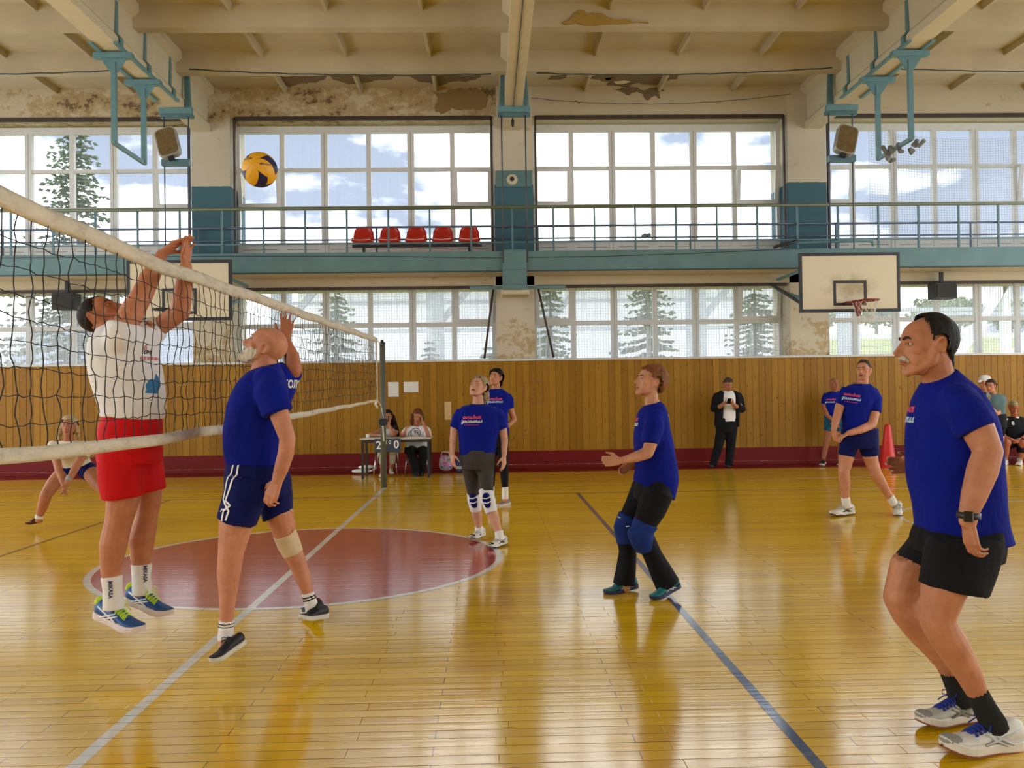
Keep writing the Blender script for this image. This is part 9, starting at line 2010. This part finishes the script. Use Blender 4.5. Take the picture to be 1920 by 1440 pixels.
G_WRIST = (1.8588, 3.25, 0.993)
G_HANDP = (1.8558, 3.25, 0.9474)
P_H = (4.5401, 15.93, 1.2958)
P_O = (-1.2441, 15.75, 1.0193)
P_K = (9.1225, 15.25, 1.3272)
P_LOGO = (-1.3956, 15.81, 0.7809)
A_P1 = (-1.9515, 4.85, 1.7801)
A_P2 = (-1.9397, 4.85, 1.7587)
A_P3 = (-1.925, 4.85, 1.7222)
A_P4 = (-1.9232, 4.85, 1.5767)
B_TRIM = (-1.3907, 4.6, 1.0058)
B_MARK = (-1.436, 4.55, 0.8928)
# ================================================================== WORN AND HELD THINGS
# watch of the moustached player
def on_limb(p, q, r, w, name, m, parent):
    """band around a limb at p, axis towards q"""
    p, q = Vector(p), Vector(q)
    d = (q - p).normalized()
    b = MB(); b.tube([p - d * w / 2, p + d * w / 2], r, 24)
    return b.build(name, m, parent, True)
M_WATCH = plain('black_watch_strap', (0.010, 0.010, 0.012), 0.4, bmp=0)
M_GLASSY = plain('dark_watch_glass', (0.012, 0.012, 0.015), 0.08, bmp=0)
wp, wq = Vector(G_WRIST), Vector(G_HANDP)
wdir = (wq - wp).normalized()
wr = wp - wdir * 0.004
strap = on_limb(wr, wr + wdir, 0.0435, 0.024, 'watch', M_WATCH, PEOPLE['man_g'][0])
fc = wr + Vector((-0.022, -0.0375, 0))
wm_ = Matrix((Vector((0.86, -0.5, 0)), Vector((0.5, 0.86, 0)), Vector((0, 0, 1)))).transposed()
wb2 = MB().box(-0.018, -0.007, -0.021, 0.018, 0.006, 0.021, 0.004)
wb2.v = [tuple(fc + wm_ @ Vector(v)) for v in wb2.v]
wb2.build('watch_face', M_GLASSY, strap)

M_PHONE = plain('black_phone', (0.010, 0.010, 0.012), 0.25, bmp=0)
def phone(c, rx, up, label):
    c, rx, up = Vector(c), Vector(rx).normalized(), Vector(up).normalized()
    n = rx.cross(up).normalized()
    r = empty('mobile_phone', c)
    tag(r, label, 'phone')
    for nm, a, m in (('case', (0.038, 0.076, 0.0045, 0.0), M_PHONE), ('screen', (0.035, 0.071, 0.0008, 0.0049), M_GLASSY)):
        b = MB().box(-a[0], -a[1], -a[2], a[0], a[1], a[2], 0.0006 if nm == 'screen' else 0.003)
        b.v = [tuple(c + rx * v[0] + up * v[1] + n * (v[2] + a[3])) for v in b.v]
        b.build(nm, m, r)
    return r
phone(P_H, (1, 0, 0), (0, -0.55, 0.5), 'black phone held in both hands by the man in the jacket')
phone(P_O, (0.25, 1, 0), (0.1, 0.2, 1), 'black phone pressed to the ear of the scorer in white')
phone(P_K, (1, 0.3, 0), (0, 0.1, 1), 'black phone held up by the filming woman in grey-teal')

# round volleyball logo on the scorer's shirt
def ring_mesh(r0, r1, a0=0, a1=360, n=32, cx=0, cy=0):
    b = MB()
    k = max(4, int(n * abs(a1 - a0) / 360))
    vs = []
    for i in range(k + 1):
        a = R(a0 + (a1 - a0) * i / k)
        vs += [(cx + r0 * math.cos(a), cy + r0 * math.sin(a), 0), (cx + r1 * math.cos(a), cy + r1 * math.sin(a), 0)]
    b.add(vs, [(2 * i, 2 * i + 1, 2 * i + 3, 2 * i + 2) for i in range(k)])
    return b
def merged(parts_):
    b = MB()
    for q in parts_: b.add(q.v, q.f)
    me = bpy.data.meshes.new('print'); me.from_pydata(b.v, [], b.f)
    return me
M_INK = plain('black_ink', (0.015, 0.015, 0.018), 0.7, bmp=0)
lg = merged([ring_mesh(0.082, 0.095), ring_mesh(0.072, 0.082, 100, 190, 32, -0.055, -0.03), ring_mesh(0.085, 0.094, -20, 75, 32, -0.03, -0.06), ring_mesh(0.05, 0.06, 20, 140, 32, 0.01, -0.01), ring_mesh(0.075, 0.084, 170, 250, 32, 0.06, 0.05), ring_mesh(0.028, 0.038, 0, 150, 24, 0.015, -0.015)])
drop(lg, P_LOGO, (0, -1, 0), (0, 0, 1), PEOPLE['person_o'][2]['shirt'], M_INK, PEOPLE['person_o'][2]['shirt'])

# chest print and blue emblem on the blocker's white shirt
M_PINKINK = plain('faded_red_ink', (0.55, 0.16, 0.17), 0.7, bmp=0)
M_BLUEINK = plain('blue_emblem', (0.02, 0.16, 0.36), 0.7, bmp=0)
sh = PEOPLE['man_a'][2]['shirt']
pr = lambda me, px, m, n=(0.3, -1, 0): drop(me, px, n, (0, 0, 1), sh, m, sh)
pr(script_mesh('в', 0.018, 0.3), A_P1, M_PINKINK)
pr(script_mesh('он', 0.020, 0.26), A_P2, M_INK)
band_b = MB()
for k in range(7):
    x = -0.05 + 0.016 * k
    band_b.add([(x, -0.009, 0), (x + 0.012, -0.011, 0), (x + 0.013, 0.009 + 0.002 * (k % 2), 0), (x + 0.001, 0.010, 0)], [(0, 1, 2, 3)])
pr(merged([band_b]), A_P3, M_PINKINK)
em = MB()
em.add([(-0.03, -0.05, 0), (0.03, -0.055, 0), (0.045, -0.01, 0), (0.04, 0.03, 0), (0.025, 0.06, 0), (0.015, 0.025, 0), (-0.01, 0.02, 0), (-0.028, -0.01, 0), (-0.02, -0.035, 0)],
       [(0, 1, 2, 8), (2, 7, 8), (2, 3, 6, 7), (3, 4, 5, 6)])
pr(merged([em]), A_P4, M_BLUEINK)

# white trim down the side of the bald player's shorts
so_ = PEOPLE['man_b'][2]['shorts']
def strip(pts, w):
    b = MB()
    vs = []
    P_ = [Vector((x, y)) for x, y in pts]
    fine = []
    for p, q in zip(P_[:-1], P_[1:]):
        for k in range(4): fine.append(p.lerp(q, k / 4))
    fine.append(P_[-1])
    for i, p in enumerate(fine):
        d = (fine[min(i + 1, len(fine) - 1)] - fine[max(i - 1, 0)]).normalized()
        nn = Vector((-d.y, d.x)) * w / 2
        vs += [(*(p + nn), 0), (*(p - nn), 0)]
    b.add(vs, [(2 * i, 2 * i + 1, 2 * i + 3, 2 * i + 2) for i in range(len(fine) - 1)])
    return b
tr = merged([strip([(0.045, 0.15), (0.035, 0.07), (0.012, 0.0), (-0.012, -0.06), (0.02, -0.085), (-0.02, -0.115), (-0.03, -0.17)], 0.011),
             strip([(0.015, 0.15), (0.002, 0.09), (-0.015, 0.03), (-0.03, -0.055), (-0.008, -0.085), (0.012, -0.115), (-0.004, -0.165)], 0.011)])
drop(tr, B_TRIM, (-0.25, -1, 0), (0, 0, 1), so_, M_WHITE, so_, 1.0, 'side_trim')
drop(merged([strip([(-0.012, -0.008), (0, 0.008), (0.010, 0.0), (0.016, 0.010)], 0.006)]), B_MARK, (-0.5, -1, 0), (0, 0, 1), so_, M_WHITE, so_, 1.0, 'emblem')
